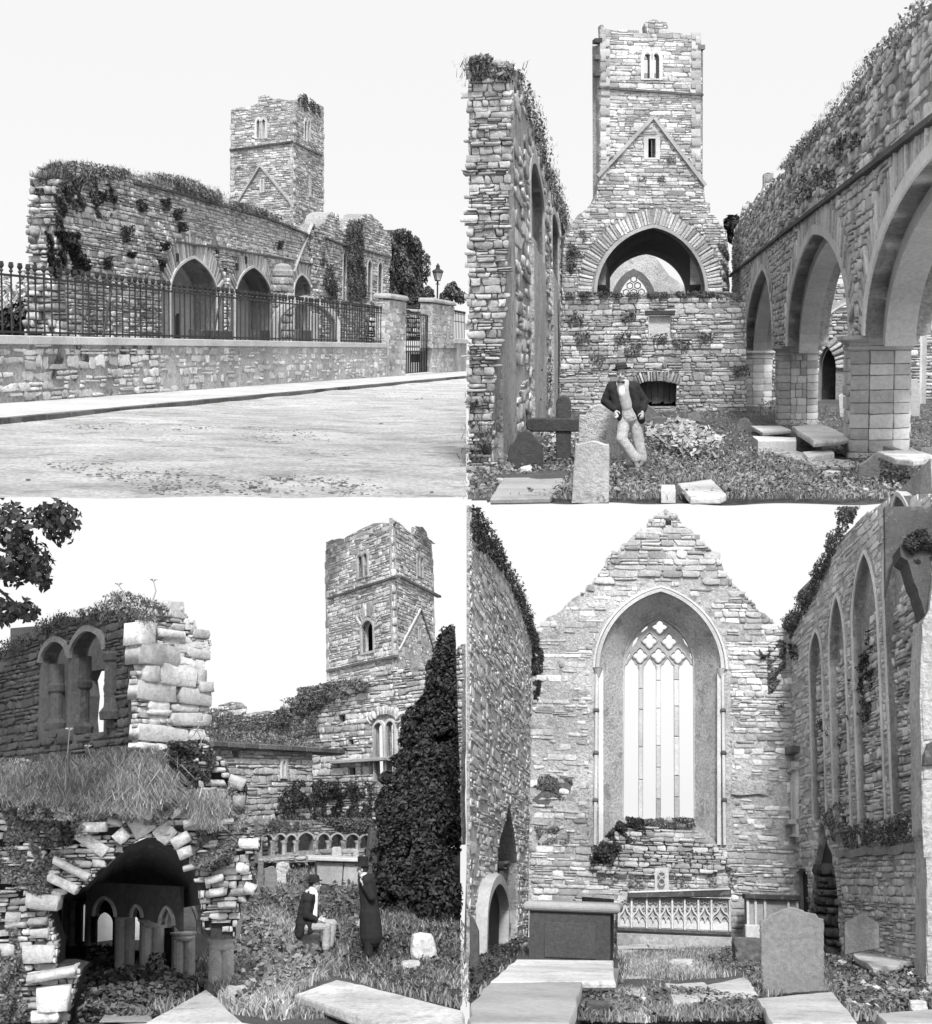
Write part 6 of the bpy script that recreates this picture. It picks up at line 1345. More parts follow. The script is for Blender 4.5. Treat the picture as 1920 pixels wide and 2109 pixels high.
        T.part('niche_panel', MB().prism(pl, [(u(x0+5), z(1650)), (u(x1-5), z(1650)), (u(x1-5), z(1618)), (u(x0+5), z(1618))], -.05, -.022), g('dressed_light'))
        tr = MB()
        for (dx, y) in ((-.5, 1550), (.5, 1550), (0, 1545), (-.65, 1575), (.65, 1575)):
            c = pl.uv(xm+dx*wd, y); tr.band(pl, [(c[0]+.024*math.cos(t*math.pi/4), c[1]+.024*math.sin(t*math.pi/4)) for t in range(8)], .008, -.04, .0, True)
        T.part('carved_foils', tr, g('dressed'))
    for i, (px, zz_) in enumerate((([(420, 1522), (560, 1518), (590, 1528), (430, 1536)], .46), ([(470, 1508), (580, 1500), (590, 1510), (500, 1520)], .5))):
        q0 = st.at(500, 1520, 18.6); w_ = (px[1][0]-px[0][0])/f*18.6
        single(st, 'broken_slab', MB().box(st.at((px[0][0]+px[2][0])/2, (px[0][1]+px[2][1])/2, 18.5), (w_/2, 0, .01*(i*2-1)), (0, .18, 0), (.01, 0, .022)), g('stone'), ['broken slab lying at the left end of the altar tomb', 'smaller broken slab on top of the slab by the altar tomb'][i], 'slab', st.at(505, 1528, 18.5))
    single(st, 'slab_support', MB().box(st.at(505, 1620, 18.7), (.2, 0, 0), (0, .12, 0), (0, 0, .33)), g('mortar'), 'rough masonry under the broken slabs behind the chest tomb', 'masonry', st.at(505, 1700, 18.7))
    headstone(st, 'carved_slab', 'narrow carved stone slab standing on the altar tomb under the window', [(722, 1500), (722, 1418), (776, 1416), (778, 1500)], 1500, .06, g('dressed'), Y=19.6, cat='carving')
    c = plane_px(st, 700, 19.54, 800, 19.54); tr = MB()
    for y in (1440, 1470): q = c.uv(750, y); tr.band(c, [(q[0]+.05*math.cos(t*math.pi/5), q[1]+.045*math.sin(t*math.pi/5)) for t in range(10)], .012, -.03, .02, True)
    single(st, 'carved_rings', tr, g('dressed'), 'carved rings on the narrow slab under the window', 'carving', c.P(c.uv(750, 1490)[0], c.uv(750, 1490)[1]))
    # panelled tomb behind the big headstone
    T, pl, a, b = tomb('panel_tomb', 'pale panelled tomb with a dark cornice behind the big headstone', 1072, 1278, 1535, 1682, .4, 0, 0, 0)
    z = lambda y: pl.uv(1170, y)[1]; u = lambda x: pl.uv(x, 1600)[0]
    T.part('body', MB().prism(pl, [(u(1075), -.05), (u(1275), -.05), (u(1275), z(1538)), (u(1075), z(1538))], -.5, -.03), g('dressed')); T.part('cornice', MB().plate(pl, [(u(1068), z(1540)), (u(1282), z(1540)), (u(1282), z(1520)), (u(1068), z(1520))], -.55, .06, .012), g('stone_dark'))
    T.part('base', MB().plate(pl, [(u(1068), -.03), (u(1280), -.03), (u(1280), z(1638)), (u(1068), z(1638))], -.4, .04, .02), g('dressed_light'))
    for x in (1080, 1110, 1146, 1236, 1270): T.part('pilaster', MB().plate(pl, [(u(x-5), z(1638)), (u(x+5), z(1638)), (u(x+5), z(1540)), (u(x-5), z(1540))], -.04, .01, .004), g('dressed_light'))
    # headstones, slabs
    headstone(st, 'headstone', 'large grey headstone with a shaped top in front of the panelled tomb', [(1136, 1908), (1126, 1640), (1128, 1620), (1150, 1612), (1160, 1598), (1180, 1590), (1195, 1585), (1212, 1575), (1235, 1569), (1260, 1570), (1280, 1576), (1298, 1586), (1320, 1590), (1338, 1593), (1350, 1608), (1370, 1614), (1372, 1760), (1374, 1892)], 1905, .07, g('grave_mid'), seed=1, rough=.004)
    headstone(st, 'headstone', 'grey headstone with a gabled top by the right wall', [(1450, 1738), (1450, 1640), (1453, 1628), (1515, 1592), (1576, 1628), (1582, 1640), (1584, 1726)], 1738, .06, g('grave_mid'), seed=2, Y=13.9)
    headstone(st, 'headstone', 'dark leaning headstone at the left edge', [(14, 1830), (14, 1600), (30, 1615), (48, 1660), (50, 1830)], 1832, .06, g('tomb_dark'), seed=3)
    boulder(st, 'boulder', 'dark boulder left of the big headstone', (1020, 1688, 1132, 1790), 1792, g('stone_dark'), 5)
    slab(st, 'ledger_slab', 'pale cracked table slab before the chest tomb', 'slab', [(92, 1852), (192, 1768), (566, 1772), (574, 1852)], .13, .06, g('slab'), 1, [(460, 1905, 574, 1900, g('grave_mid')), (578, 1900, 586, 1840, g('grave_mid'))])
    slab(st, 'ledger_slab', 'large grey table slab in the near left corner', 'slab', [(15, 2012), (15, 1938), (95, 1857), (446, 1853), (398, 2012)], .16, .07, g('slab_mid'), 2, [(408, 2060, 440, 1930, g('grave_mid'))])
    slab(st, 'ledger_slab', 'broken pale ledger slab left of the big headstone', 'slab', [(760, 1858), (800, 1862), (905, 1855), (925, 1866), (1065, 1836), (1085, 1850), (1122, 1906), (1000, 1912), (792, 1928)], .07, .06, g('slab'), 3)
    slab(st, 'ledger_slab', 'pale ledger slab at the foot of the big headstone', 'slab', [(1112, 1918), (1250, 1905), (1402, 1892), (1500, 2012), (1172, 2012)], .07, .08, g('slab'), 4)
    slab(st, 'ledger_slab', 'pale raised ledger slab before the gabled headstone', 'slab', [(1480, 1748), (1582, 1716), (1728, 1776), (1560, 1806)], .14, .05, g('slab'), 5, [(1490, 1790, 1560, 1840, g('grave_mid')), (1565, 1842, 1725, 1806, g('grave_mid'))])
    slab(st, 'ledger_slab', 'grey slab corner at the lower right edge', 'slab', [(1572, 1975), (1800, 1958), (1800, 2012), (1610, 2012)], .06, .06, g('slab_mid'), 6)
    slab(st, 'ledger_slab', 'flat pale slab right of the chest tomb foot', 'slab', [(580, 1716), (686, 1708), (700, 1728), (582, 1748)], .03, .05, g('slab'), 7)
    slab(st, 'ledger_slab', 'flat pale slab on the ground before the altar tomb', 'slab', [(696, 1704), (862, 1700), (884, 1716), (702, 1732)], .03, .05, g('slab'), 8)
    slab(st, 'stone_step', 'low pale stone step in the breach of the left wall', 'step', [(120, 1690), (180, 1685), (238, 1705), (232, 1718), (120, 1704)], .08, .1, g('slab'), 9)
    boulder(st, 'stone', 'small pyramid shaped stone at the lower right edge', (1695, 1925, 1765, 1968), 1968, g('dressed'), 8)
    boulder(st, 'stone', 'pale stone half sunk in the grass path', (775, 1768, 870, 1806), 1806, g('dressed'), 9)
    boulder(st, 'stone', 'pale rounded stone between the two table slabs', (640, 1912, 690, 1945), 1945, g('dressed_light'), 10)
    boulder(st, 'stone', 'dark low stone below the table slabs', (455, 1930, 560, 1975), 1985, g('stone_dark'), 11)
    # grass and ground ivy
    skip = [[(90, 1850), (195, 1765), (590, 1768), (590, 1860), (450, 1860), (410, 2012), (0, 2012), (0, 1950)], [(755, 1855), (1065, 1833), (1125, 1908), (795, 1930)], [(1110, 1915), (1402, 1890), (1500, 2012), (1170, 2012)], [(1475, 1748), (1582, 1714), (1735, 1778), (1560, 1812)], [(576, 1714), (884, 1698), (884, 1718), (580, 1750)], [(1568, 1974), (1800, 1955), (1800, 2012), (1600, 2012)]]
    pth = [(600, 2010), (640, 1960), (600, 1860), (640, 1780), (760, 1760), (700, 1840), (680, 1900), (690, 2010)]
    P = scatter_px(st, [(14, 2005), (14, 1740), (240, 1700), (1440, 1690), (1790, 1780), (1790, 2005)], 9000, 3, skip+[pth]); V, F = blades(P, .06, 4, .09, .7, 4, .03)
    single_arr(st, 'grass', V, F, g('grass'), kind='stuff')
    P = scatter_px(st, pth, 1800, 5); V, F = blades(P, .04, 5, .12, .8, 4, .03); single_arr(st, 'path_grass', V, F, g('grass_pale'), kind='stuff')
    P = scatter_px(st, [(590, 1760), (760, 1740), (1000, 1720), (1020, 1760), (900, 1830), (760, 1840), (690, 1830)], 2600, 6); V, F = blades(P, .05, 6, .06, .7, 4, .03); single_arr(st, 'tall_grass', V, F, g('grass_pale'), kind='stuff')
    rr = np.random.default_rng(5)
    for nm, poly, n_, sz, m_, hz, sd in (('ground_ivy', [(1380, 1740), (1470, 1740), (1560, 1815), (1735, 1790), (1770, 1700), (1795, 1760), (1795, 1990), (1480, 1990), (1400, 1880)], 9500, .032, 'leaf', .07, 1), ('ground_ivy', [(690, 2005), (700, 1900), (760, 1860), (790, 1930), (1110, 1915), (1160, 2005)], 4200, .03, 'leaf', .05, 2), ('ground_ivy', [(900, 1800), (1010, 1740), (1125, 1800), (1130, 1880), (1060, 1830)], 3600, .03, 'leaf', .06, 3), ('ground_ivy', [(14, 1950), (14, 1760), (120, 1725), (236, 1715), (200, 1765), (90, 1850)], 4000, .032, 'leaf_dark', .1, 4), ('ground_ivy', [(440, 2005), (460, 1880), (590, 1870), (680, 1960), (640, 2005)], 2800, .03, 'leaf', .05, 5), ('ground_ivy', [(1590, 1770), (1700, 1690), (1792, 1690), (1792, 1800)], 3000, .032, 'leaf', .15, 6)):
        P = scatter_px(st, poly, n_, sd, skip); P[:, 2] += rr.uniform(.0, hz, len(P))*(1+.5*lump(P*1.0, 4, sd)); N = np.tile((0, -.4, 1.), (len(P), 1)); V, F = leaf_arrays(P, N, sz, rr, .3, .8)
        single_arr(st, nm, V, F, g(m_), kind='stuff')
    P = scatter_px(st, [(1380, 1760), (1790, 1720), (1790, 1990), (1480, 1990)], 260, 9, skip); P[:, 2] += .06; V, F = leaf_arrays(P, np.tile((0, -.4, 1.), (len(P), 1)), .055, rr, .5, .9)
    single_arr(st, 'broad_leaves', V, F, mat('leaf_bright', .3, .5, 0, .1, 1, 0, .6), kind='stuff')
build_BR()
# =================================================================== 4. the cloister corner with the tower behind
BL = Stage('BL', 0, 1025, .5376, (900, 1150), 1.533, prof=[(0, 0), (13.3, 0), (16.2, .526), (19, .786), (60, 1.4)], S=.5)
def build_BL():
    st = BL; r = random.Random(41); f = FPX/.5376; g = lambda k: sm(k, st); ra = random.Random(18); rr = np.random.default_rng(6)
    ground_grid(st, lin(-40, 1764, 70), [2030, 2005]+lin(1985, 1400, 50)+lin(1390, 1340, 8), .02, 1.8, 3, g('soil'))
    # ---------------- tower
    Yc = 20.9; tc, tl, tr = st.at(1527, 1150, Yc), st.at(1262, 1150, Yc*1.11), st.at(1680, 1150, Yc*1.10)
    lp, rp = Plane(st, tl, tc), Plane(st, tc, tr); zb = 0.9
    T = Thing(st, 'church_tower', 'square church tower with an arched window, above the cloister ruins', 'tower', Vector((tc.x, tc.y, zb)))
    lt = [(1530, 93), (1500, 97), (1470, 96), (1432, 98), (1412, 108), (1392, 116), (1360, 132), (1330, 148), (1318, 158), (1300, 156), (1272, 161)]
    rt = [(1680, 184), (1660, 172), (1638, 152), (1632, 128), (1620, 112), (1588, 112), (1586, 140), (1560, 126), (1530, 94)]
    O1 = [(0, zb), (lp.L, zb)]+rag(lp.uvs(lt), .12, .012, ra); O1[-1] = (0, O1[-1][1]); O1[2] = (lp.L, O1[2][1])
    O2 = [(0, zb), (rp.L, zb)]+rag(rp.uvs(rt), .12, .012, ra); O2[-1] = (0, O2[-1][1]); O2[2] = (rp.L, O2[2][1])
    lan = lambda P_, a, b, y0, ya, y1: opening(arch_px(P_, (a, y0), (b, y0), ((a+b)/2, ya), 6), P_.uv((a+b)/2, y1)[1])
    H1 = [lan(lp, 1375, 1391, 232, 218, 306), lan(lp, 1396, 1411, 228, 212, 300), lan(lp, 1389, 1433, 505, 470, 590)]
    H2 = [lan(rp, 1596, 1604, 236, 222, 298), lan(rp, 1608, 1616, 240, 228, 304), [rp.uv(1599, 550), rp.uv(1609, 552), rp.uv(1609, 492), rp.uv(1599, 490)]]
    H1.append(lp.uvs([(1424, 1200), (1506, 1200), (1506, 800), (1424, 800)]))
    for P_, O, H, sd in ((lp, O1, H1, 3), (rp, O2, H2, 4)):
        T.part('wall_core', MB().prism(P_, O, -.05, 0, H), g('mortar'))
        lay(T, P_, courses(O, H, (.03, .085), (.07, .26), ra, .008), g('stone_pale'), .014, 'rubble', 140, seed=sd)
        for h_ in H[:3]: T.part('window_frame', MB().band(P_, h_, .05, -.1, .028, True), g('dressed'))
        T.part('inner_dark', MB().prism(P_.shifted(-.45), [(.6, 3.0), (P_.L-.6, 3.0), (P_.L-.6, 5.0), (.6, 5.0)], -.05, 0), g('mortar_dark'))  # dark sheet gives the windows their depth of shade
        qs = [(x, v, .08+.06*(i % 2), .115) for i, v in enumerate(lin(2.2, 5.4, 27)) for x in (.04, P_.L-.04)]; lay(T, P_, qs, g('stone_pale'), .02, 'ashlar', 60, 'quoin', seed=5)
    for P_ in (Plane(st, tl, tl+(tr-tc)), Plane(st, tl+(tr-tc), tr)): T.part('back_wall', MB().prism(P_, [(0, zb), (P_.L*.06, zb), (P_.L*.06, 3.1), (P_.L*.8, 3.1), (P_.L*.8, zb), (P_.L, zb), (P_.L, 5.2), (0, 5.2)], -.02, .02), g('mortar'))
    line = lambda TT, P_, p, w_, n1, m, nm: TT.part(nm, MB().band(P_, P_.uvs(p), w_, -.02, n1), m)
    line(T, lp, [(1527, 298), (1400, 338), (1264, 383)], .035, .05, g('stone_dark'), 'string_course'); line(T, rp, [(1680, 376), (1600, 336), (1527, 298)], .035, .05, g('stone_dark'), 'string_course')
    line(T, lp, [(1524, 602), (1400, 628), (1260, 660)], .035, .05, g('stone_dark'), 'string_course')
    line(T, rp, [(1526, 586), (1567, 508), (1608, 430)], .025, .03, g('dressed_light'), 'roof_crease'); line(T, rp, [(1608, 430), (1640, 530), (1673, 640)], .05, .03, g('stone_dark'), 'roof_crease')
    lay(T, lp, voussoirs(arch_px(lp, (1386, 505), (1436, 505), (1411, 466), 8), .2, .05, ra, .008, .05), g('stone_pale'), .03, 'ashlar', 40, 'voussoir', seed=2)
    T.part('lower_plaster', MB().prism(rp, rp.uvs([(1528, 590), (1606, 440), (1668, 640), (1668, 700), (1528, 700)]), 0, .012, [[(u, v) for u, v in (H2[2][0], H2[2][1], H2[2][2], H2[2][3])]]), g('plaster'))
    # ---------------- church wall with the twin lancet
    cp = plane_px(st, 1190, 21.0, 1510, 19.2)
    T = Thing(st, 'church_wall', 'long church wall with a tall twin lancet window, stepping up to the tower', 'ruin', cp.P(cp.uv(1300, 1290)[0], .8))
    ol = [(1770, 1330), (1770, 560), (1740, 590), (1700, 605), (1660, 640), (1600, 648), (1520, 655), (1440, 676), (1350, 690), (1262, 702), (1240, 712), (1180, 722), (1145, 738), (1140, 768), (1110, 784), (1075, 800), (1064, 826), (1020, 816), (960, 826), (930, 828), (934, 802), (912, 784), (880, 782), (845, 792), (828, 810), (790, 850), (780, 1330)]
    po = rag(cp.uvs(ol), .14, .015, ra)
    h1 = [opening(arch_px(cp, (1440, 890), (1474, 884), (1458, 862), 8), cp.uv(1457, 1086)[1]), opening(arch_px(cp, (1487, 882), (1517, 878), (1502, 856), 8), cp.uv(1500, 1082)[1])]
    small = [cp.uvs([(x-w_, y+h_), (x+w_, y+h_), (x+w_, y-h_), (x-w_, y-h_)]) for x, y, w_, h_ in ((1312, 846, 10, 12), (1345, 936, 9, 10), (1325, 962, 8, 9), (1352, 1048, 10, 14))]
    T.part('wall_core', MB().prism(cp, po, -.06, 0, h1+small), g('mortar'))
    T.part('hole_back', MB().prism(cp.shifted(-.15), cp.shifted(-.15).uvs([(1280, 1100), (1400, 1100), (1400, 800), (1280, 800)]), -.03, 0), g('mortar_dark'))
    both = opening(offset_path(arch_px(cp, (1428, 890), (1530, 880), (1478, 828), 8), .0), cp.uv(1457, 1090)[1])
    lay(T, cp, courses(po, [both]+small, (.035, .11), (.08, .3), ra, .01), g('stone_pale'), .028, 'rubble', 290, seed=7)
    for h_ in h1: T.part('lancet_frame', MB().band(cp, h_, .04, -.04, .03), g('dressed_light')); T.part('lancet_moulding', MB().band(cp, offset_path(h_, -.0), .015, -.03, .04), g('dressed'))
    lay(T, cp, voussoirs(arch_px(cp, (1428, 872), (1530, 862), (1478, 830), 8), .12, .06, ra, .012), g('stone_pale'), .05, 'block', 30, 'voussoir', seed=3)
    a, b = cp.uv(1290, 1012), cp.uv(1512, 1002); T.part('ledge', MB().plate(cp, [(a[0], a[1]-.03), (b[0], a[1]-.03), (b[0], a[1]+.02), (a[0], a[1]+.02)], -.05, .12, .012), g('dressed'))
    for P_, px, n_, d_, lab, sd in ((cp, [(1060, 830), (1130, 780), (1150, 735), (1260, 710), (1420, 690), (1420, 740), (1250, 790), (1150, 840), (1090, 880)], 2600, 'leaf', 'dark growth along the stepped top of the church wall', 51), (cp, [(780, 850), (840, 800), (930, 835), (1060, 830), (1150, 880), (1170, 960), (1000, 960), (800, 940)], 3200, 'leaf', 'shrubby growth on the low left part of the church wall', 52), (cp, [(1040, 1120), (1200, 1080), (1440, 1095), (1440, 1300), (1040, 1300)], 6500, 'leaf_dark', 'dark ivy covering the foot of the church wall above the small arches', 53), (cp, [(1150, 760), (1240, 780), (1230, 920), (1140, 930)], 600, 'leaf', 'creeper left of the twin lancet', 54)):
        ivy(st, P_.shifted(.02), px, n_, .055, .28, g(d_), lab, sd, thin=.25)
    # ---------------- pale range on the left
    gp = plane_px(st, 790, 16.6, 1195, 18.8)
    T = Thing(st, 'range_wall', 'pale squared stone wall with two tiny windows, left of the church wall', 'wall', gp.P(gp.uv(1000, 1330)[0], .8))
    ol = gp.uvs([(1200, 1400), (1196, 966), (1080, 957), (960, 949), (870, 943), (790, 938), (780, 1420)])
    hs = [gp.uvs([(890, 994), (915, 995), (915, 972), (890, 970)]), gp.uvs([(1072, 1076), (1094, 1077), (1094, 1002), (1072, 1000)])]
    T.part('wall_core', MB().prism(gp, ol, -.3, 0, hs), g('mortar_light')); T.part('hole_back', MB().prism(gp.shifted(-.28), gp.shifted(-.28).uvs([(860, 1100), (1120, 1100), (1120, 950), (860, 950)]), -.03, 0), g('mortar_dark'))
    lay(T, gp, courses(ol, hs, (.035, .09), (.09, .3), ra, .009), g('stone_light'), .018, 'rubble', 290, seed=8)
    T.part('slit_frame', MB().band(gp, [hs[1][3], hs[1][2], hs[1][1], hs[1][0]], -.05, -.1, .03, True), g('dressed_light'))
    for x0, x1 in zip(range(790, 1300, 60), range(850, 1360, 60)):
        a, b = gp.uv(x0, 945+(x0-790)*.058), gp.uv(min(x1, 1300), 945+(x1-790)*.058); T.part('coping_stone', MB().plate(gp, [(a[0], a[1]-.03), (b[0]-.01, b[1]-.03), (b[0]-.01, b[1]+.035), (a[0], a[1]+.035)], -.3, .1, .012), g('stone_dark'))
    ivy(st, gp.shifted(-.1), [(800, 940), (820, 890), (1000, 900), (1190, 940), (1250, 965), (1190, 970), (1000, 952)], 1500, .05, .2, g('leaf_pale'), 'pale tangled weeds on top of the pale wall', 55, 'wall_plants', 'plants', .25)
    ivy(st, gp.shifted(.0), [(1040, 1150), (1120, 1080), (1200, 1100), (1200, 1320), (1060, 1300)], 1400, .055, .22, g('leaf_dark'), 'dark ivy at the right end of the pale wall', 56, thin=.3)
    # ---------------- row of small cloister arches
    ap = plane_px(st, 990, 17.2, 1420, 17.6); zA = lambda y: ap.uv(1200, y)[1]
    T = Thing(st, 'cloister_arcade', 'row of eight small round cloister arches below the ivy', 'arcade', ap.P(ap.uv(1200, 1370)[0], zA(1370)))
    cx = [(1022, 40, 1366, 1284), (1072, 40, 1360, 1282), (1114, 36, 1352, 1284), (1170, 58, 1345, 1276), (1238, 44, 1340, 1280), (1290, 46, 1335, 1280), (1348, 48, 1335, 1282), (1398, 40, 1335, 1285)]
    ol = ap.uvs([(1425, 1390), (1425, 1236), (990, 1236), (990, 1400)]); hs = []
    for x, w_, yb, ya in cx: hs.append(opening(arch_px(ap, (x-w_/2, 1312), (x+w_/2, 1312), (x, ya+8), 8), ap.uv(x, yb+8)[1]))
    T.part('wall_core', MB().prism(ap, ol, -.16, 0, hs), g('mortar')); T.part('walk_back', MB().prism(ap.shifted(-.7), ap.shifted(-.7).uvs([(980, 1420), (1440, 1420), (1440, 1240), (980, 1240)]), -.04, 0), g('mortar_dark'))
    for h_ in hs: T.part('arch_moulding', MB().band(ap, h_[1:-1], .02, -.1, .03), g('dressed'))
    for (x, w_, yb, ya), h_ in zip(cx, hs):
        for u in (h_[0][0],):
            T.part('column', MB().lathe(ap.P(u-.012, 0, -.03), [(.03, h_[0][1]-.03), (.03, h_[1][1]-.05), (.045, h_[1][1]-.02), (.048, h_[1][1])], 8), g('dressed'))
    lay(T, ap, courses(ol, [opening(offset_path(h_[1:-1], .02), h_[0][1]) for h_ in hs], (.03, .07), (.06, .16), ra, .012), g('stone'), .02, 'rubble', 60, seed=12)
    ivy(st, ap.shifted(.02), [(985, 1280), (1040, 1230), (1200, 1225), (1420, 1230), (1420, 1275), (1200, 1268), (1040, 1275)], 1800, .045, .14, g('leaf'), 'weeds along the top of the small arches', 57, 'wall_plants', 'plants', .3)
    # ---------------- big dark ivy at the right
    bl = []
    for (x0, y0, x1, y1, Y) in ((1640, 600, 1790, 860, 17.2), (1600, 760, 1800, 1080, 16.9), (1540, 930, 1790, 1250, 16.5), (1480, 1080, 1780, 1420, 16.0), (1430, 1230, 1720, 1560, 15.6), (1420, 1380, 1640, 1660, 15.1), (1560, 1350, 1780, 1720, 14.7), (1690, 540, 1780, 700, 17.4), (1580, 860, 1680, 960, 16.8), (1500, 1040, 1600, 1140, 16.4), (1440, 1180, 1540, 1290, 15.9)):
        a, b = st.at(x0, y1, Y), st.at(x1, y0, Y); bl.append((tuple((a+b)/2), (abs(b.x-a.x)/2, abs(b.x-a.x)*.42, abs(b.z-a.z)/2)))
    for (x, y) in ((1700, 590), (1660, 660), (1640, 740), (1612, 800), (1590, 880), (1560, 930), (1545, 1010), (1500, 1060), (1480, 1130), (1455, 1200), (1432, 1290), (1420, 1370), (1415, 1450), (1440, 1540), (1450, 1610), (1530, 1680), (1620, 1700), (1720, 560)):
        x += 26; Y = 17.6-(y-590)/1100*2.2; x += ra.uniform(-34, 26); y += ra.uniform(-26, 26); w_ = ra.uniform(24, 70); h_ = ra.uniform(26, 70); a, b = st.at(x-w_+ra.uniform(-12, 12), y+h_, Y), st.at(x+w_, y-h_, Y); bl.append((tuple((a+b)/2), (abs(b.x-a.x)/2, abs(b.x-a.x)*.4, abs(b.z-a.z)/2)))
    V, F = blob_leaves(bl, 80000, .048, 61, .3, .1)
    keep_ = (V[:, 0]/V[:, 1]).reshape(-1, 4).max(1) < st.ray(1766, 1150).x
    V = V.reshape(-1, 4, 3)[keep_].reshape(-1, 3); F = np.arange(len(V)).reshape(-1, 4)
    c = st.gnd(1600, 1690); T = Thing(st, 'ivy_tree', 'huge dark ivy clad tree filling the right side of the yard', 'tree', c); T.arr('crown', V, F, g('leaf_dark'), kind='stuff')
    cr = MB(); foot = c+Vector((-.3, 1.6, 0))
    for q, rad in bl[:7]: cr.tube([foot+Vector((0, 0, .4)), foot.lerp(Vector(q), .5)+Vector((0, .3, .1)), Vector(q)+Vector((0, .2, 0))], [.05, .035, .01], 5)
    T.part('branches', cr, g('bark')); T.part('trunk', MB().tube([foot-Vector((0, 0, .3)), foot+Vector((0, 0, .3)), foot+Vector((.05, 0, 1.0))], [.14, .11, .06], 8), g('bark'))
    V, F = blob_leaves([(tuple(Vector(q)+Vector((0, .25, 0))), tuple(k*.8 for k in rad)) for q, rad in bl], 16000, .09, 62, .1, .0)
    keep_ = (V[:, 0]/V[:, 1]).reshape(-1, 4).max(1) < st.ray(1764, 1150).x; V = V.reshape(-1, 4, 3)[keep_].reshape(-1, 3); F = np.arange(len(V)).reshape(-1, 4)
    T.arr('inner_leaves', V, F, g('leaf_dark'), kind='stuff')
    # ---------------- foreground ruin: upper wall with its pier
    p1 = plane_px(st, 500, 11.32, 795, 11.95); p2 = plane_px(st, 0, 14.0, 505, 11.4)
    T = Thing(st, 'cloister_ruin', 'foreground ruined wall ending in a pier of large pale blocks, arched openings behind', 'ruin', p1.P(0, 1.0))
    o1 = p1.uvs([(515, 1060), (508, 490), (560, 475), (600, 430), (640, 400), (690, 400), (705, 440), (740, 480), (742, 505), (790, 515), (795, 540), (798, 590), (770, 650), (775, 700), (792, 710), (792, 800), (770, 830), (790, 890), (800, 960), (760, 1000), (700, 1060)])
    T.part('pier_core', MB().prism(p1, inset(o1, .02), -.07, -.02), g('mortar_dark'))
    D = [(1005, 960, 1150, 1115), (1180, 1010, 1390, 1050), (1460, 1005, 1590, 1060), (1240, 1065, 1600, 1165, -.06), (1190, 1085, 1225, 1120), (1015, 1125, 1335, 1265, -.03), (1345, 1155, 1405, 1215), (1420, 1155, 1590, 1215, -.06), (1350, 1225, 1550, 1300, -.04), (1065, 1275, 1180, 1400), (1190, 1280, 1470, 1425, -.06), (1480, 1310, 1555, 1420), (1025, 1405, 1325, 1545, -.03), (1345, 1455, 1590, 1575, -.05), (1490, 1400, 1590, 1480), (1115, 1550, 1280, 1615), (1120, 1618, 1290, 1655), (1290, 1575, 1500, 1625), (1510, 1590, 1590, 1625), (1125, 1660, 1280, 1730), (1285, 1640, 1520, 1740), (1525, 1650, 1590, 1740), (1030, 1745, 1430, 1865, -.06), (1270, 785, 1400, 900), (1080, 925, 1165, 990), (1305, 955, 1385, 1000), (1400, 920, 1480, 1000), (1170, 1170+710, 1340, 1945, -.1), (1035, 1870, 1180, 1930, -.08), (1440, 1760, 1560, 1850)]
    dz = lambda c: (c[0]*.4983, 9.3+c[1]*.4983, c[2]*.4983, 9.3+c[3]*.4983)+tuple(c[4:])
    stone_px(T, p1, [dz(c) for c in D], g('stone_light'), 'block', .07, 3)
    lay(T, p1, courses(o1, [], (.025, .06), (.05, .14), ra, .006), g('stone'), .035, 'rubble', 60, seed=4, keep=.9)
    # the shaded side with its two openings, its shade partly in the stone colour
    ol = [(494, 1070), (494, 470), (470, 425), (430, 430), (390, 434), (350, 446), (300, 458), (278, 462), (240, 455), (205, 470), (160, 500), (150, 522), (120, 540), (80, 555), (40, 575), (-30, 600), (-30, 1080)]
    po = rag(p2.uvs(ol), .07, .01, ra)
    ha = opening(arch_px(p2, (163, 630), (262, 612), (213, 552), 10), p2.uv(213, 888)[1]); hb = opening(arch_px(p2, (276, 610), (402, 590), (335, 512), 10), p2.uv(330, 905)[1])
    T.part('side_core', MB().prism(p2, po, -.14, 0, [ha, hb]), g('stone_black_shade'))
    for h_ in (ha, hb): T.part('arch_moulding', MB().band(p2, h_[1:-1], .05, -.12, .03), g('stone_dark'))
    lay(T, p2, courses(po, [opening(offset_path(h_[1:-1], .06), h_[0][1]) for h_ in (ha, hb)], (.035, .09), (.07, .24), ra, .01), g('stone_black_shade'), .025, 'rubble', 150, seed=5)
    for (xc, wd, y0, y1, sh) in ((212, 24, 890, 640, -.12), (313, 27, 905, 610, -.12), (430, 30, 850, 600, .02)):
        q = p2.shifted(sh); u, z0 = q.uv(xc, y0); z1 = q.uv(xc, y1)[1]; k = wd/f*q.P(u, 0).y
        zc_ = z0+(z1-z0)*.62 if xc < 400 else z1-.03
        T.part('column', MB().lathe(q.P(u, 0, 0), [(k*1.5, z0), (k*1.6, z0+.06), (k*1.1, z0+.1), (k, z0+.13), (k*.95, zc_-.04), (k*1.25, zc_-.02), (k*1.35, zc_+.03), (k*1.2, zc_+.05), (k*1.15, z1)], 12), g('stone_black_shade'))
    bk = p2.shifted(-.75); T.part('inner_wall', MB().prism(bk, bk.uvs([(40, 1000), (338, 990), (344, 920), (338, 850), (346, 760), (338, 700), (352, 664), (405, 655), (405, 470), (40, 500)]), -.1, 0, [bk.uvs([(234, 884), (249, 884), (249, 736), (234, 740)])]), g('stone_black_shade'))
    ivy(st, p2.shifted(-.1), [(380, 445), (430, 392), (500, 360), (560, 380), (640, 400), (700, 440), (640, 480), (560, 470), (500, 500), (420, 470)], 2200, .04, .3, g('leaf'), 'grass and weeds crowning the pier of pale blocks', 62, 'wall_plants', 'plants', .2)
    ivy(st, p2, [(-20, 600), (80, 540), (160, 490), (240, 445), (330, 430), (400, 420), (400, 470), (280, 480), (180, 520), (60, 590)], 1600, .04, .2, g('leaf_dark'), 'dark weeds along the top of the shaded wall', 63, 'wall_plants', 'plants', .25)
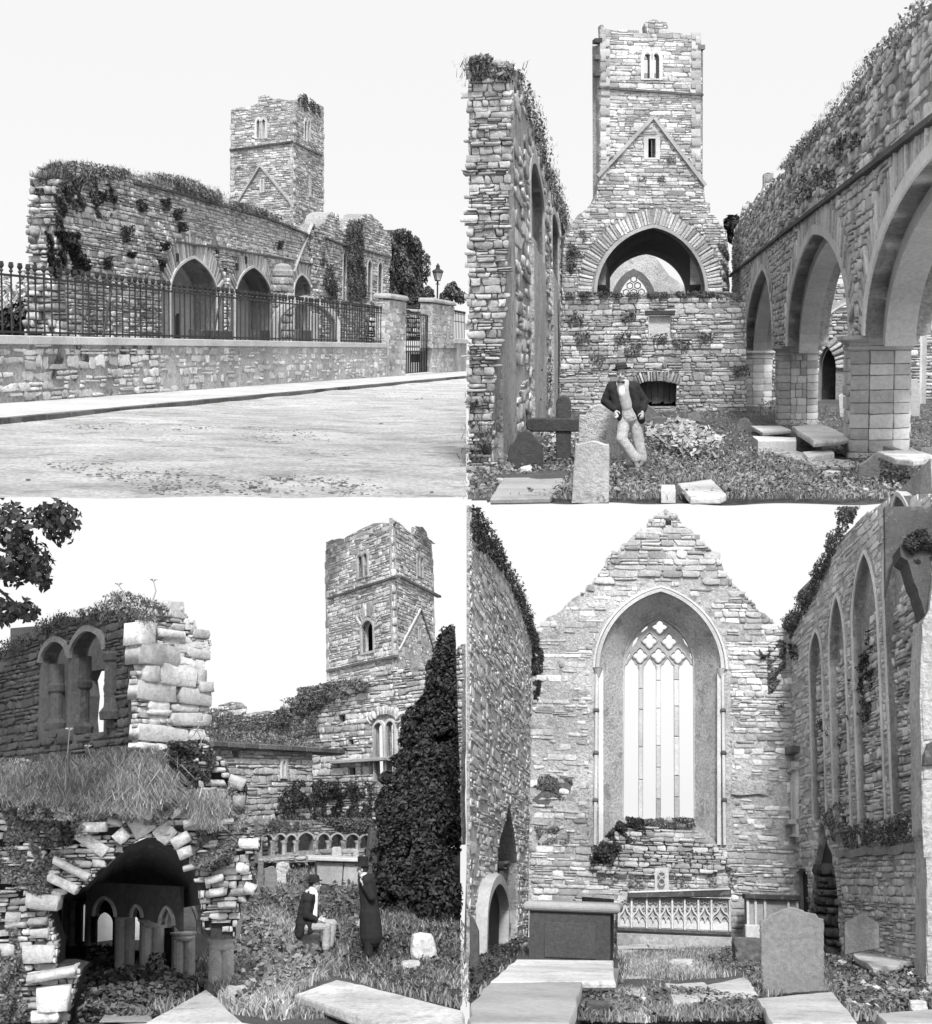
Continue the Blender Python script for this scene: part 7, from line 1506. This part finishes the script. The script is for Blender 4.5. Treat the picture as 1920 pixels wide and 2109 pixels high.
    # ---------------- lower broken vault
    fp = plane_px(st, 0, 10.95, 900, 10.9)
    T = Thing(st, 'broken_vault', 'broken cloister vault with a black ragged mouth and jutting slabs', 'ruin', fp.P(fp.uv(400, 2000)[0], 0))
    ol = [(-30, 2020), (-30, 1080), (60, 1062), (150, 1040), (280, 1030), (400, 1018), (520, 985), (640, 960), (740, 955), (800, 945), (850, 1000), (880, 1060), (930, 1075), (946, 1110), (938, 1180), (905, 1215), (930, 1250), (960, 1290), (1000, 1310), (996, 1352), (960, 1380), (950, 1420), (972, 1460), (986, 1500), (950, 1540), (915, 1560), (920, 1610), (898, 1640), (900, 1690), (805, 1690), (772, 1640), (768, 1570), (758, 1500), (752, 1440), (738, 1405), (700, 1372), (660, 1340), (610, 1312), (560, 1302), (520, 1312), (490, 1332), (440, 1372), (400, 1405), (368, 1445), (325, 1492), (255, 1508), (205, 1540), (190, 1580), (205, 1640), (226, 1700), (222, 1788), (320, 1800), (296, 1860), (284, 1920), (262, 2020)]
    po = rag(fp.uvs(ol), .09, .012, ra)
    T.part('rubble_core', MB().prism(fp, po, -.35, 0), g('mortar_dark'))
    lay(T, fp, courses(po, [], (.02, .06), (.05, .17), ra, .004), g('stone'), .07, 'rubble', 230, seed=9, keep=.95)
    E = [(75, 1700, 222, 1792, 0), (90, 1505, 245, 1585, -.12), (110, 1600, 195, 1640, 0), (115, 1640, 200, 1690, 0), (90, 1796, 318, 1850, .12), (140, 1850, 285, 1975, 0), (120, 1950, 250, 2010, 0), (180, 1395, 370, 1440, -.5), (170, 1450, 320, 1500, -.5), (250, 1285, 440, 1350, -.62), (310, 1235, 425, 1285, 0), (530, 1150, 615, 1235, -.7), (500, 1200, 590, 1310, -1.0), (590, 1240, 680, 1330, .75), (655, 1280, 740, 1340, .5), (680, 1330, 745, 1385, .35), (800, 1228, 905, 1255, .05), (870, 1060, 945, 1120, -.4), (890, 1135, 945, 1190, 0), (905, 1300, 1000, 1350, -.05), (800, 1490, 865, 1530, .1), (830, 1540, 915, 1575, 0), (780, 1440, 865, 1480, .2), (930, 1470, 985, 1520, -.4), (440, 1260, 500, 1330, -.9), (740, 1455, 785, 1475, 0), (700, 1225, 770, 1260, .2), (640, 1180, 700, 1230, .6), (175, 1310, 250, 1345, -.2), (100, 1350, 180, 1385, -.3), (410, 1225, 480, 1260, -.3), (820, 1350, 900, 1380, .1), (900, 1400, 960, 1440, -.1), (700, 1400, 760, 1430, .2), (20, 1580, 90, 1640, 0), (10, 1700, 70, 1760, 0)]
    a_, b_ = E[:18], E[18:]
    stone_px(T, fp.shifted(.02), [((c[0]*.93+c[2]*.07), (c[1]*.92+c[3]*.08), (c[2]*.93+c[0]*.07), (c[3]*.92+c[1]*.08), c[4]) for c in E], g('stone_pale'), 'block', .13, 6)
    # dark hollow behind the mouth, its shade put into the stone colour
    mouth = [(205, 1640), (190, 1580), (205, 1540), (255, 1508), (325, 1492), (368, 1445), (440, 1372), (490, 1332), (560, 1302), (610, 1312), (700, 1372), (752, 1440), (768, 1570)]
    fr = [fp.P(*fp.uv(x, y), -.3) for x, y in mouth]; bq = plane_px(st, 200, 14.2, 700, 13.2); bkp = [(195, 1700), (190, 1640), (200, 1590), (230, 1560), (290, 1540), (340, 1520), (400, 1500), (450, 1490), (500, 1490), (540, 1495), (580, 1510), (620, 1530), (650, 1580)]
    fb = [bq.P(*bq.uv(x, y)) for x, y in bkp]; n = len(fr)
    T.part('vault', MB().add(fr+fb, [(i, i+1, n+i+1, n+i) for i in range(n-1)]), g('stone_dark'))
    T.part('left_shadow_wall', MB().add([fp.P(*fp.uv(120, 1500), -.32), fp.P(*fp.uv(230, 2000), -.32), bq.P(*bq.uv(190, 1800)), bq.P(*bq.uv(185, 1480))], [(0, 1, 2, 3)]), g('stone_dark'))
    # far arcade of the walk: dark wall with small bright openings
    ho = [opening(arch_px(bq, (366, 1630), (432, 1630), (398, 1588), 8), bq.uv(398, 1716)[1]), opening(arch_px(bq, (188, 1560), (200, 1560), (194, 1540), 4), bq.uv(194, 1640)[1]), opening(arch_px(bq, (500, 1640), (536, 1640), (512, 1600), 5), bq.uv(515, 1735)[1]), opening(arch_px(bq, (237, 1530), (252, 1530), (243, 1500), 4), bq.uv(243, 1690)[1]), opening(arch_px(bq, (312, 1570), (330, 1570), (322, 1556), 4), bq.uv(322, 1700)[1])]
    T2 = Thing(st, 'cloister_walk_wall', 'dark back wall of the cloister walk with small bright openings', 'wall', bq.P(bq.uv(400, 1760)[0], 0))
    T2.part('wall_core', MB().prism(bq, [(bq.uv(180, 1760)[0], -.05), (bq.uv(660, 1760)[0], -.05), (bq.uv(660, 1480)[0], bq.uv(600, 1480)[1]), (bq.uv(180, 1480)[0], bq.uv(180, 1470)[1])], -.03, 0, ho), g('stone_black_shade'))
    for x in (215, 262, 285, 345): 
        u = bq.uv(x, 1700)[0]; T2.part('colonnette', MB().lathe(bq.P(u, 0, .03), [(.05, bq.uv(x, 1715)[1]), (.03, bq.uv(x, 1700)[1]), (.028, bq.uv(x, 1560)[1]), (.05, bq.uv(x, 1545)[1])], 8), g('stone_dark'))
    wp = plane_px(st, 280, 14.6, 620, 14.4); T3 = Thing(st, 'added_white_wall', 'white wall added behind the cloister walk openings, coloured to look sunlit', 'wall', wp.P(wp.L/2, .5))
    T3.part('wall_core', MB().prism(wp, wp.uvs([(150, 1760), (640, 1760), (640, 1500), (150, 1500)]), -.1, 0), g('sunlit_white'))  # added wall lies in shade; its white stands in for sunlight
    # columns of the near arcade
    def column(xc, wd, ybase, ycap, ytop, label, m, twin=True, chev=False):
        b = st.gnd(xc, ybase); Y = b.y; k = wd/2/f*Y; zc1 = st.h+st.ray(xc, ycap).z*Y; zt = st.h+st.ray(xc, ytop).z*Y
        T = Thing(st, 'cloister_column', label, 'column', b)
        for s_ in ((-.5, .5) if twin else (0,)):
            c = b+Vector((s_*k*1.05, s_*k*.25, 0)); rad = k*.56 if twin else k
            T.part('shaft', MB().lathe(c, [(rad*1.2, -.1), (rad*1.2, .03), (rad, .05), (rad, zc1)], 12), m)
            if chev:
                for j in range(9):
                    z = .1+(zc1-.15)*j/9; T.part('chevron', MB().tube([c+Vector((rad*1.02*math.sin(t), -rad*1.02*math.cos(t), z+.07*(1-abs(t)/1.2))) for t in lin(-1.2, 1.2, 7)], .009, 5), m)
        T.part('capital', MB().lathe(b+Vector((0, 0, 0)), [(k*1.0, zc1-.01), (k*1.12, zc1+.01), (k*1.02, zc1+.03), (k*1.1, zc1+.05), (k*1.22, zc1+(zt-zc1)*.7), (k*1.25, zt)], 14, sy=.8), m); return b, Y
    column(848, 82, 1895, 1725, 1688, 'front cloister column carved with chevrons under the broken arch', g('dressed_light'), True, True)
    column(702, 78, 1850, 1690, 1665, 'plain double cloister column behind the small pointed arch', g('dressed'), True)
    column(580, 80, 1852, 1640, 1612, 'thick pale double cloister column left of the small arch', g('dressed_light'), True)
    column(476, 66, 1838, 1612, 1590, 'pale double cloister column half in the dark vault', g('dressed_light'), True)
    # arch between the near columns
    A, B = st.gnd(580, 1805), st.gnd(848, 1895); q = Plane(st, A, B)
    T = Thing(st, 'cloister_arch', 'small pointed cloister arch springing from the carved column', 'arch', q.P(q.L/2, 0))
    ar = arch_px(q, (640, 1650), (766, 1668), (702, 1532), 10)
    ol = q.uvs([(545, 1612), (545, 1440), (800, 1440), (860, 1520), (912, 1600), (895, 1690), (800, 1690)])+[(ar[-1][0], ar[-1][1])]+list(reversed(ar))[1:]+q.uvs([(620, 1640)])
    T.part('arch_wall', MB().prism(q, ol, -.05, 0), g('dressed')); T.part('arch_moulding', MB().band(q, ar, .025, -.05, .025), g('dressed_light')); T.part('arch_moulding', MB().band(q, arch_px(q, (768, 1668), (930, 1680), (850, 1560), 10)[:13], .03, -.1, .03), g('dressed_light'))
    q2 = plane_px(st, 340, 12.5, 690, 11.75); T = Thing(st, 'cloister_arch', 'dim row of small pointed arches over the double columns inside the vault', 'arcade', q2.P(q2.L/2, 0))
    a1, a2, a3 = arch_px(q2, (364, 1606), (442, 1604), (402, 1536), 8), arch_px(q2, (509, 1604), (544, 1614), (526, 1566), 6), arch_px(q2, (618, 1626), (666, 1650), (642, 1572), 6)
    T.part('arch_wall', MB().prism(q2, q2.uvs([(690, 1664), (690, 1490), (330, 1470), (330, 1606)])+a1+a2+a3, -.04, 0), g('stone_black_shade'))  # near-black colour stands in for the shade under the vault
    for a_ in (a1, a2, a3): T.part('arch_moulding', MB().band(q2, a_, .022, -.04, .02), g('stone'))
    boulder(st, 'springer_stone', 'pale curved springer stone resting on the carved column', (800, 1590, 915, 1690), 1690, g('stone_light'), 12, Y=st.gnd(848, 1895).y-.12, cat='stone')
    # ---------------- plants of the foreground
    def weeds(label, px, n_, size, m, seed, Y=None, hz=.1, name='weeds'):
        P = scatter_px(st, px, n_, seed); P[:, 2] += rr.uniform(0, hz, len(P)); V, F = leaf_arrays(P, np.tile((0, -.5, .8), (len(P), 1)), size, rr, .3, .7); c = P.mean(0)
        return single_arr(st, name, V, F, m, label, 'plants', (c[0], c[1], 0))
    def turf(label, px, n_, h_, m, seed, pl):
        poly = pl.uvs(px); us = [p[0] for p in poly]; vs = [p[1] for p in poly]; Q = np.stack([rr.uniform(min(us), max(us), n_*3), rr.uniform(min(vs), max(vs), n_*3)], 1); Q = Q[pin(poly, Q)][:n_]
        P = np.array(pl.A)+Q[:, :1]*np.array(pl.u)+Q[:, 1:]*np.array((0, 0, 1.))+(rr.uniform(.0, .25, len(Q)))[:, None]*np.array(pl.n)
        V, F = blades(P, h_*.8, seed, .02, 1.7, 5, .04, .75)
        return single_arr(st, 'grass_tuft', V, F, m, label, 'grass', pl.P(*poly[0]))
    turf('pale dry grass overhanging the broken vault', [(-20, 1110), (60, 1060), (250, 1040), (420, 1025), (560, 1010), (640, 1060), (660, 1130), (600, 1200), (540, 1160), (480, 1220), (430, 1190), (360, 1230), (300, 1170), (230, 1210), (170, 1160), (90, 1200), (40, 1140), (-20, 1180)], 4600, .11, g('grass_pale'), 71, fp.shifted(.02))
    turf('darker grass tufts along the brow of the vault top', [(-20, 1090), (40, 1030), (140, 1050), (240, 1010), (330, 1035), (420, 990), (520, 1000), (620, 980), (640, 1040), (400, 1060), (100, 1100)], 900, .13, g('grass'), 86, fp.shifted(.0))
    turf('long pale grass hanging in the middle of the vault top', [(430, 1080), (560, 1040), (650, 1080), (630, 1180), (520, 1240), (440, 1200)], 1200, .16, g('grass_pale'), 72, fp.shifted(.05))
    turf('pale grass among the stones right of the vault top', [(720, 1150), (820, 1140), (860, 1200), (820, 1290), (760, 1250)], 700, .12, g('grass_pale'), 73, fp.shifted(.04))
    for px, n_, sz, d_, dep, lab, sd in (([(-20, 1120), (200, 1120), (320, 1180), (300, 1280), (180, 1360), (160, 1470), (60, 1480), (-20, 1420)], 3600, .05, 'leaf', .22, 'dense leafy creeper on the left of the broken vault', 74), ([(650, 940), (790, 930), (830, 1000), (800, 1090), (720, 1110), (660, 1040)], 1500, .05, 'leaf_dark', .25, 'dark leafy bush at the foot of the pale pier', 75), ([(730, 1290), (820, 1230), (910, 1290), (890, 1400), (800, 1440), (740, 1400)], 1500, .045, 'leaf', .22, 'leafy bush right of the vault mouth', 76), ([(-20, 1650), (60, 1640), (90, 1760), (120, 1900), (100, 2010), (-20, 2010)], 1500, .05, 'leaf', .2, 'leafy weeds at the lower left edge', 77), ([(180, 1180), (400, 1180), (460, 1240), (320, 1300), (220, 1280)], 1100, .045, 'leaf_pale', .2, 'pale leaves under the overhanging grass', 78), ([(560, 1060), (700, 1060), (760, 1140), (700, 1180), (600, 1140)], 800, .045, 'leaf_pale', .2, 'pale leaves between the grass and the dark bush', 79), ([(-20, 1090), (160, 1060), (330, 1090), (470, 1120), (420, 1230), (250, 1240), (60, 1230), (-20, 1200)], 2600, .035, 'leaf_pale', .3, 'pale small leaves tangled in the grass of the vault top', 82), ([(20, 1060), (90, 1000), (190, 1030), (200, 1090), (80, 1110)], 700, .04, 'leaf_pale', .3, 'pale bushy weed at the left of the vault top', 87), ([(330, 1040), (400, 985), (500, 1000), (520, 1060), (420, 1090)], 700, .04, 'leaf', .3, 'dark bushy weed on the middle of the vault top', 88), ([(200, 1150), (330, 1120), (430, 1180), (330, 1240), (220, 1230)], 900, .04, 'leaf_bright', .3, 'bright leafy weed on the front of the vault top', 89), ([(460, 1130), (640, 1100), (700, 1190), (600, 1260), (480, 1240)], 900, .035, 'leaf_pale', .25, 'pale leaves hanging over the crown of the vault', 83), ([(80, 1420), (200, 1360), (330, 1380), (300, 1470), (160, 1520), (60, 1500)], 900, .04, 'leaf', .16, 'leaves between the jutting slabs at the left', 84), ([(880, 1080), (960, 1200), (930, 1290), (860, 1230)], 500, .035, 'leaf_pale', .16, 'pale leaves between the loose blocks at the right of the vault', 85), ([(200, 1200), (300, 1240), (280, 1330), (180, 1340), (150, 1260)], 500, .045, 'leaf_dark', .15, 'dark leaves above the jutting slabs', 80)):
        ivy(st, fp.shifted(.04), px, n_, sz, dep, g(d_), lab, sd, 'creeper', 'plants', .2)
    for i, (x0, y0, x1, y1) in enumerate(((240, 1070, 275, 895), (0, 1180, 40, 1040), (355, 1060, 345, 960), (560, 960, 460, 470+0), (700, 955, 770, 870), (770, 960, 760, 900), (20, 1110, 75, 1040), (590, 400, 594, 330))):
        if i == 3: x0, y0, x1, y1 = 480, 400, 462, 345
        a, b = fp.P(*fp.uv(x0, y0), .1), fp.P(*fp.uv(x1, y1), .12); mb = MB().tube([a, a.lerp(b, .5)+Vector((.02, 0, 0)), b], [.007, .005, .003], 5)
        for k in range(6): t = k*1.05; d = Vector((math.cos(t)*.022, math.sin(t)*.022, .015)); mb.tube([b, b+d], .0025, 4); mb.ell(b+d, (.007, .007, .005), 6, 4)
        single(st, 'dry_stalk', mb, g('grass_pale'), ['tall dry stalk with a flower head left of the pier', 'thick pale stalk at the left edge', 'thin dry stalk between the shaded arches', 'thin flower stalk on top of the pier at its left', 'dry stalk right of the pale pier', 'short dry stalk beside the pale pier', 'branching pale stalk at the left edge', 'thin flower stalk on top of the pier at its right'][i], 'plant', a)
    # yard: ground cover
    skip = [[(1125, 1910), (1285, 1842), (1764, 1960), (1764, 2012), (1440, 2012)], [(560, 2012), (790, 1884), (920, 2005)]]
    yard = [(560, 2005), (640, 1870), (930, 1650), (960, 1420), (1200, 1380), (1764, 1640), (1764, 2005)]
    P = scatter_px(st, yard, 9000, 5, skip); V, F = blades(P, .075, 5, .08, .8, 4, .03); single_arr(st, 'grass', V, F, g('grass'), kind='stuff')
    P = scatter_px(st, [(640, 2005), (800, 1900), (900, 1750), (1000, 1600), (1130, 1640), (1150, 1780), (1240, 1830), (1120, 1910), (1100, 2005)], 2600, 6, skip); V, F = blades(P, .13, 6, .06, .8, 4, .03); single_arr(st, 'tall_grass', V, F, g('grass_pale'), kind='stuff')
    for poly, n_, sz, m_, hz, sd in (([(940, 1640), (960, 1420), (1200, 1400), (1220, 1480), (1380, 1500), (1380, 1740), (1180, 1780), (1120, 1900), (920, 1900)], 4200, .045, 'leaf', .1, 7), ([(900, 1620), (1100, 1640), (1150, 1760), (1240, 1840), (1130, 1900), (900, 1990), (880, 1760)], 2600, .05, 'leaf_pale', .16, 8), ([(300, 2005), (330, 1800), (440, 1770), (640, 1860), (800, 1880), (560, 2005)], 3200, .045, 'leaf', .12, 9), ([(1380, 1650), (1764, 1640), (1764, 1950), (1300, 1840)], 2400, .04, 'leaf_dark', .06, 10), ([(560, 1700), (640, 1860), (800, 1880), (790, 1960), (560, 1900)], 1300, .045, 'leaf_dark', .14, 11), ([(1130, 1400), (1400, 1345), (1420, 1380), (1180, 1420)], 700, .05, 'leaf', .1, 12)):
        P = scatter_px(st, poly, n_, sd, skip); P[:, 2] += rr.uniform(0, hz, len(P))*(1+.5*lump(P, 4, sd)); V, F = leaf_arrays(P, np.tile((0, -.4, 1.), (len(P), 1)), sz, rr, .3, .75); single_arr(st, 'ground_cover', V, F, g(m_), kind='stuff')
    single(st, 'path', MB().add([st.gnd(x, y, .03) for x, y in ((380, 2010), (420, 1955), (480, 1930), (560, 1965), (590, 2010))], [(0, 1, 2, 3, 4)]), g('path'), kind='structure')
    # ---------------- graves, stones
    slab(st, 'ledger_slab', 'large pale ledger slab with a dark stain at the lower right', 'slab', [(1130, 1902), (1288, 1846), (1400, 1870), (1775, 1966), (1775, 2020), (1450, 2012)], .1, .07, g('slab'), 1)
    slab(st, 'ledger_slab', 'pale pointed slab corner at the bottom centre', 'slab', [(560, 2012), (790, 1884), (930, 2012)], .08, .06, g('slab'), 2)
    Yt = 16.0; tp = plane_px(st, 1180, Yt, 1405, Yt); T = Thing(st, 'chest_tomb', 'stone chest tomb with a cracked side in the middle of the yard', 'tomb', tp.P(tp.uv(1300, 1488)[0], tp.uv(1300, 1495)[1]))
    T.part('side_slab', MB().plate(tp, tp.uvs([(1216, 1478), (1310, 1490), (1316, 1398), (1214, 1394)]), -.4, 0, .008), g('dressed')); T.part('side_slab', MB().plate(tp, tp.uvs([(1313, 1490), (1388, 1500), (1388, 1400), (1319, 1398)]), -.4, -.006, .008), g('dressed'))
    T.part('lid', MB().plate(tp, tp.uvs([(1178, 1390), (1404, 1397), (1406, 1383), (1180, 1374)]), -.5, .07, .012), g('dressed_light')); T.part('plinth', MB().plate(tp, tp.uvs([(1205, 1496), (1392, 1514), (1392, 1500), (1205, 1480)]), -.45, .05, .01), g('stone_dark'))
    for i, (x0, y0, x1, y1, lab) in enumerate(((1272, 1338, 1310, 1376, 'white headstone behind the chest tomb'), (1354, 1346, 1376, 1372, 'small white stone behind the right end of the chest tomb'))):
        headstone(st, 'headstone', lab, [(x0, y1), (x0, y0+8), (x0+6, y0), (x1-6, y0), (x1, y0+8), (x1, y1)], y1, .06, g('white_cloth') if 0 else g('slab'), Y=16.6)
    headstone(st, 'headstone', 'narrow grey post like headstone left of the leaning stone', [(985, 1535), (988, 1400), (1010, 1398), (1012, 1535)], 1535, .08, g('grave_mid'), seed=3, rough=.006)
    headstone(st, 'headstone', 'ragged pale headstone between the arcade and the seated man', [(1062, 1492), (1055, 1440), (1062, 1402), (1085, 1395), (1108, 1400), (1112, 1420), (1096, 1440), (1098, 1492)], 1492, .08, g('grave_rough'), seed=4, rough=.006)
    headstone(st, 'headstone', 'overgrown low headstone beside the narrow post', [(1012, 1530), (1012, 1420), (1050, 1412), (1060, 1430), (1060, 1530)], 1530, .06, g('grave_mid'), seed=5, rough=.008)
    boulder(st, 'boulder', 'large pale boulder right of the standing man', (1576, 1664, 1664, 1778), 1778, g('stone_light'), 21, depth=.7); boulder(st, 'boulder', 'low grey rock below the large pale boulder', (1536, 1772, 1606, 1822), 1822, g('stone'), 22)
    for i, (x0, y0, x1, y1, lab) in enumerate(((840, 1830, 885, 1890, 'white carved stone leaning on the carved column'), (870, 1870, 945, 1960, 'white carved stone in the grass below the column'), (925, 1850, 960, 1930, 'upright white stone fragment right of the carved stones'), (940, 1915, 990, 1955, 'white stone fragment lying right of the carved stones'), (1020, 1925, 1075, 1975, 'round white stone in the long grass'), (1120, 1735, 1160, 1760, 'flat pale stone left of the seat block'), (1345, 1715, 1375, 1726, 'flat pale stone between the two men'), (555, 1842, 640, 1876, 'pale stone at the foot of the thick column'), (1105, 1590, 1140, 1606, 'pale stone in the leaves left of the seated man'))):
        boulder(st, 'loose_stone', lab, (x0, y0, x1, y1), y1, g('stone_light'), 90+i, sub=3, amp=.2)
    # ---------------- overhanging branches at the top left
    Yb = 9.0; bl = []
    for (x0, y0, x1, y1) in ((-60, 20, 150, 200), (100, 20, 300, 130), (150, 60, 290, 170), (0, 120, 130, 250), (60, 180, 215, 310), (-60, 230, 120, 330), (110, 260, 205, 340), (-60, 380, 80, 490), (40, 400, 150, 470)):
        a, b = st.at(x0, y1, Yb), st.at(x1, y0, Yb); bl.append((tuple((a+b)/2), (abs(b.x-a.x)/2, .3, abs(b.z-a.z)/2)))
    V, F = blob_leaves(bl, 2300, .05, 81, .25, .2)
    a = st.at(-400, 1990, Yb); T = Thing(st, 'overhanging_tree', 'leafy branches hanging in at the top left', 'tree', (a.x, a.y, 0))
    T.arr('crown', V, F, g('leaf_dark'), kind='stuff')
    T.part('trunk', MB().tube([(a.x, a.y, -.1), (a.x+.02, a.y, 1.2), (a.x-.02, a.y, 3.2), (a.x+.1, a.y, 4.0)], [.16, .12, .09, .05], 8), g('bark'))
    mb = MB()
    for q_, _ in bl: mb.tube([(a.x, a.y, 3.0), Vector((a.x, a.y, 3.1)).lerp(Vector(q_), .55)+Vector((0, 0, .08)), q_], [.03, .015, .006], 5)
    T.part('branches', mb, g('bark'))
    # ---------------- two men
    seat_block = [(1152, 1742), (1150, 1680), (1160, 1674), (1226, 1676), (1229, 1740)]
    headstone(st, 'seat_block', 'squared stone block the seated man sits on', seat_block, 1750, .2, g('stone'), Y=st.gnd(1190, 1752).y, cat='stone', rough=.004)
    b = st.gnd(1210, 1762); Y = b.y; f_ = f/Y; s = 345/f_/1.72; ppm = 345/1.72
    q = lambda px, py, dy=0.0: Vector(((px-1210)/ppm, dy, (1762-py)/ppm))
    T = Thing(st, 'person', 'seated man in a bowler hat, dark jacket and pale trousers, facing right', 'person', b)
    hd, hq, hr = head_items(q(1210, 1500, .0), (1, -.15, -.05))
    shN, shF, hN, hF = q(1183, 1552, -.17), q(1192, 1550, .17), q(1176, 1650, -.09), q(1180, 1648, .1)
    eN, wN, eF, wF = q(1176, 1608, -.2), q(1216, 1626, -.16), q(1192, 1610, .2), q(1226, 1624, .12)
    kN, aN, kF, aF = q(1250, 1652, -.1), q(1246, 1735, -.1), q(1276, 1646, .1), q(1262, 1728, .1)
    body = hd+[('c', q(1190, 1545, 0), q(1178, 1645, 0), .14, .13), ('c', shN, shF, .07, .07), ('c', shN, eN, .05, .042), ('c', eN, wN, .04, .028), ('c', shF, eF, .05, .042), ('c', eF, wF, .04, .028), ('c', hN, kN, .08, .055), ('c', kN, aN, .05, .038), ('c', hF, kF, .08, .055), ('c', kF, aF, .05, .038)]
    body += hand(wN, (1, .1, -.25), (0, .3, 1), .7)+hand(wF, (1, -.3, -.3), (0, -.2, 1), .7)
    T.part('body', put(fuse(capsules(body), .0075, 2), b, s), g('skin'), smooth=True)
    tro = [('c', q(1172, 1655, -.02), q(1182, 1655, .02), .14, .14), ('c', hN, kN, .1, .078), ('c', kN, q(1246, 1726, -.1), .076, .075), ('c', hF, kF, .1, .078), ('c', kF, q(1263, 1720, .1), .076, .075)]
    T.part('trousers', put(fuse(capsules(tro), .012, 3, .0008), b, s), g('light_cloth'), smooth=True)
    jac = [('c', q(1188, 1550, .0), q(1170, 1640, 0), .155, .165, 1.0), ('c', shN, shF, .095, .095), ('c', shN, eN, .08, .072), ('c', eN, q(1209, 1624, -.165), .07, .056), ('c', shF, eF, .08, .072), ('c', eF, q(1218, 1622, .13), .07, .056), ('c', q(1160, 1640, -.1), q(1150, 1680, -.13), .1, .07), ('c', q(1158, 1640, .1), q(1148, 1676, .1), .1, .07), ('c', q(1185, 1640, -.13), q(1190, 1668, -.14), .07, .05)]
    T.part('jacket', put(fuse(capsules(jac), .012, 2, .002), b, s), g('dark_cloth'), smooth=True)
    T.part('shirt', put(fuse(capsules([('c', q(1207, 1540, -.02), q(1203, 1622, -.04), .075, .07), ('c', q(1201, 1520, 0), q(1203, 1528, 0), .07, .08)]), .011, 2), b, s), g('white_cloth'), smooth=True)
    T.part('tie', put(capsules([('c', q(1217, 1535, -.03), q(1222, 1548, -.03), .014, .01)]), b, s), g('dark_cloth'))
    hc = hq(0, -.01, .05); T.part('hat', put(MB().lathe(hc, [(.08, -.01), (.145, -.014), (.15, .0), (.1, .008), (.1, .05), (.088, .09), (.05, .115), (.01, .12)], 18, Vector((-.12, 0, 1)), 0, 1, 1), b, s), g('dark_cloth'))
    T.part('hair', put(capsules([('e', hq(0, -.03, .015), (.081, .088, .085), hr)]), b, s), g('hair'), smooth=True); T.part('eyes', put(capsules([('e', hq(sx*.031, .083, .0), (.013, .008, .007), hr) for sx in (-1, 1)]), b, s), g('hair'))
    for a in (aN, aF):
        T.part('shoe', put(fuse(capsules([('c', Vector((a.x-.04, a.y, .045)), Vector((a.x+.08, a.y, .05)), .048, .046), ('c', Vector((a.x+.06, a.y, .045)), Vector((a.x+.18, a.y, .03)), .045, .03), ('c', a, Vector((a.x, a.y, .06)), .05, .05)]), .011, 2), b, s), g('grave_mid'), smooth=True)
    b = st.gnd(1415, 1772); Y = b.y; s = 350/(f/Y)/1.74; ppm = 350/1.74
    q = lambda px, py, dy=0.0: Vector(((px-1415)/ppm, dy, (1772-py)/ppm))
    T = Thing(st, 'person', 'standing man in dark clothes and a top hat, turned towards the seated man', 'person', b)
    hd, hq, hr = head_items(q(1396, 1444, .0), (-.92, .35, -.1))
    sA, sB, hA, hB = q(1408, 1490, -.17), q(1412, 1490, .17), q(1418, 1612, -.09), q(1420, 1612, .1)
    eA, wA, eB, wB = q(1424, 1545, -.22), q(1394, 1500, -.2), q(1420, 1560, .22), q(1386, 1632, .14)
    kA, aA, kB, aB = q(1412, 1690, -.09), q(1412, 1755, -.09), q(1428, 1690, .1), q(1434, 1752, .1)
    body = hd+[('c', q(1410, 1490, 0), q(1420, 1610, 0), .14, .13), ('c', sA, sB, .07, .07), ('c', sA, eA, .05, .042), ('c', eA, wA, .04, .028), ('c', sB, eB, .05, .042), ('c', eB, wB, .04, .028), ('c', hA, kA, .08, .055), ('c', kA, aA, .05, .038), ('c', hB, kB, .08, .055), ('c', kB, aB, .05, .038)]
    body += hand(wA, (-.5, .1, 1), (-.3, -.6, .2), .8)+hand(wB, (-.4, 0, -1), (-.6, .4, 0), .6)
    T.part('body', put(fuse(capsules(body), .0075, 2), b, s), g('skin'), smooth=True)
    T.part('trousers', put(fuse(capsules([('c', hA, hB, .1, .1), ('c', hA, kA, .09, .085), ('c', kA, q(1412, 1760, -.09), .085, .08), ('c', hB, kB, .11, .085), ('c', kB, q(1434, 1758, .1), .085, .08)]), .014, 2), b, s), g('dark_cloth'), smooth=True)
    T.part('coat', put(fuse(capsules([('c', q(1412, 1492, 0), q(1420, 1600, 0), .16, .17), ('c', q(1420, 1600, 0), q(1424, 1690, 0), .19, .21), ('c', sA, sB, .1, .1), ('c', sA, eA, .085, .075), ('c', eA, q(1399, 1508, -.2), .072, .055), ('c', sB, eB, .085, .075), ('c', eB, q(1392, 1620, .15), .072, .055)]), .014, 2), b, s), g('dark_cloth'), smooth=True)
    T.part('collar', put(MB().lathe(q(1401, 1469, 0), [(.07, -.03), (.075, 0), (.07, .035)], 14, Vector((-.25, 0, 1))), b, s), g('white_cloth'))
    hc = hq(0, -.01, .06); T.part('top_hat', put(MB().lathe(hc, [(.085, -.01), (.15, -.012), (.152, .0), (.1, .01), (.094, .06), (.1, .15), (.098, .158), (.01, .16)], 18, Vector((.06, 0, 1))), b, s), g('dark_cloth'))
    T.part('hair', put(capsules([('e', hq(0, -.03, .01), (.082, .088, .09), hr)]), b, s), g('hair'), smooth=True); T.part('eyes', put(capsules([('e', hq(sx*.031, .083, .0), (.013, .008, .007), hr) for sx in (-1, 1)]), b, s), g('hair'))
    for a in (aA, aB): T.part('shoe', put(fuse(capsules([('c', Vector((a.x+.04, a.y, .045)), Vector((a.x-.08, a.y, .05)), .048, .046), ('c', Vector((a.x-.06, a.y, .045)), Vector((a.x-.18, a.y, .03)), .045, .03), ('c', a, Vector((a.x, a.y, .06)), .05, .05)]), .011, 2), b, s), g('dark_cloth'), smooth=True)
build_BL()
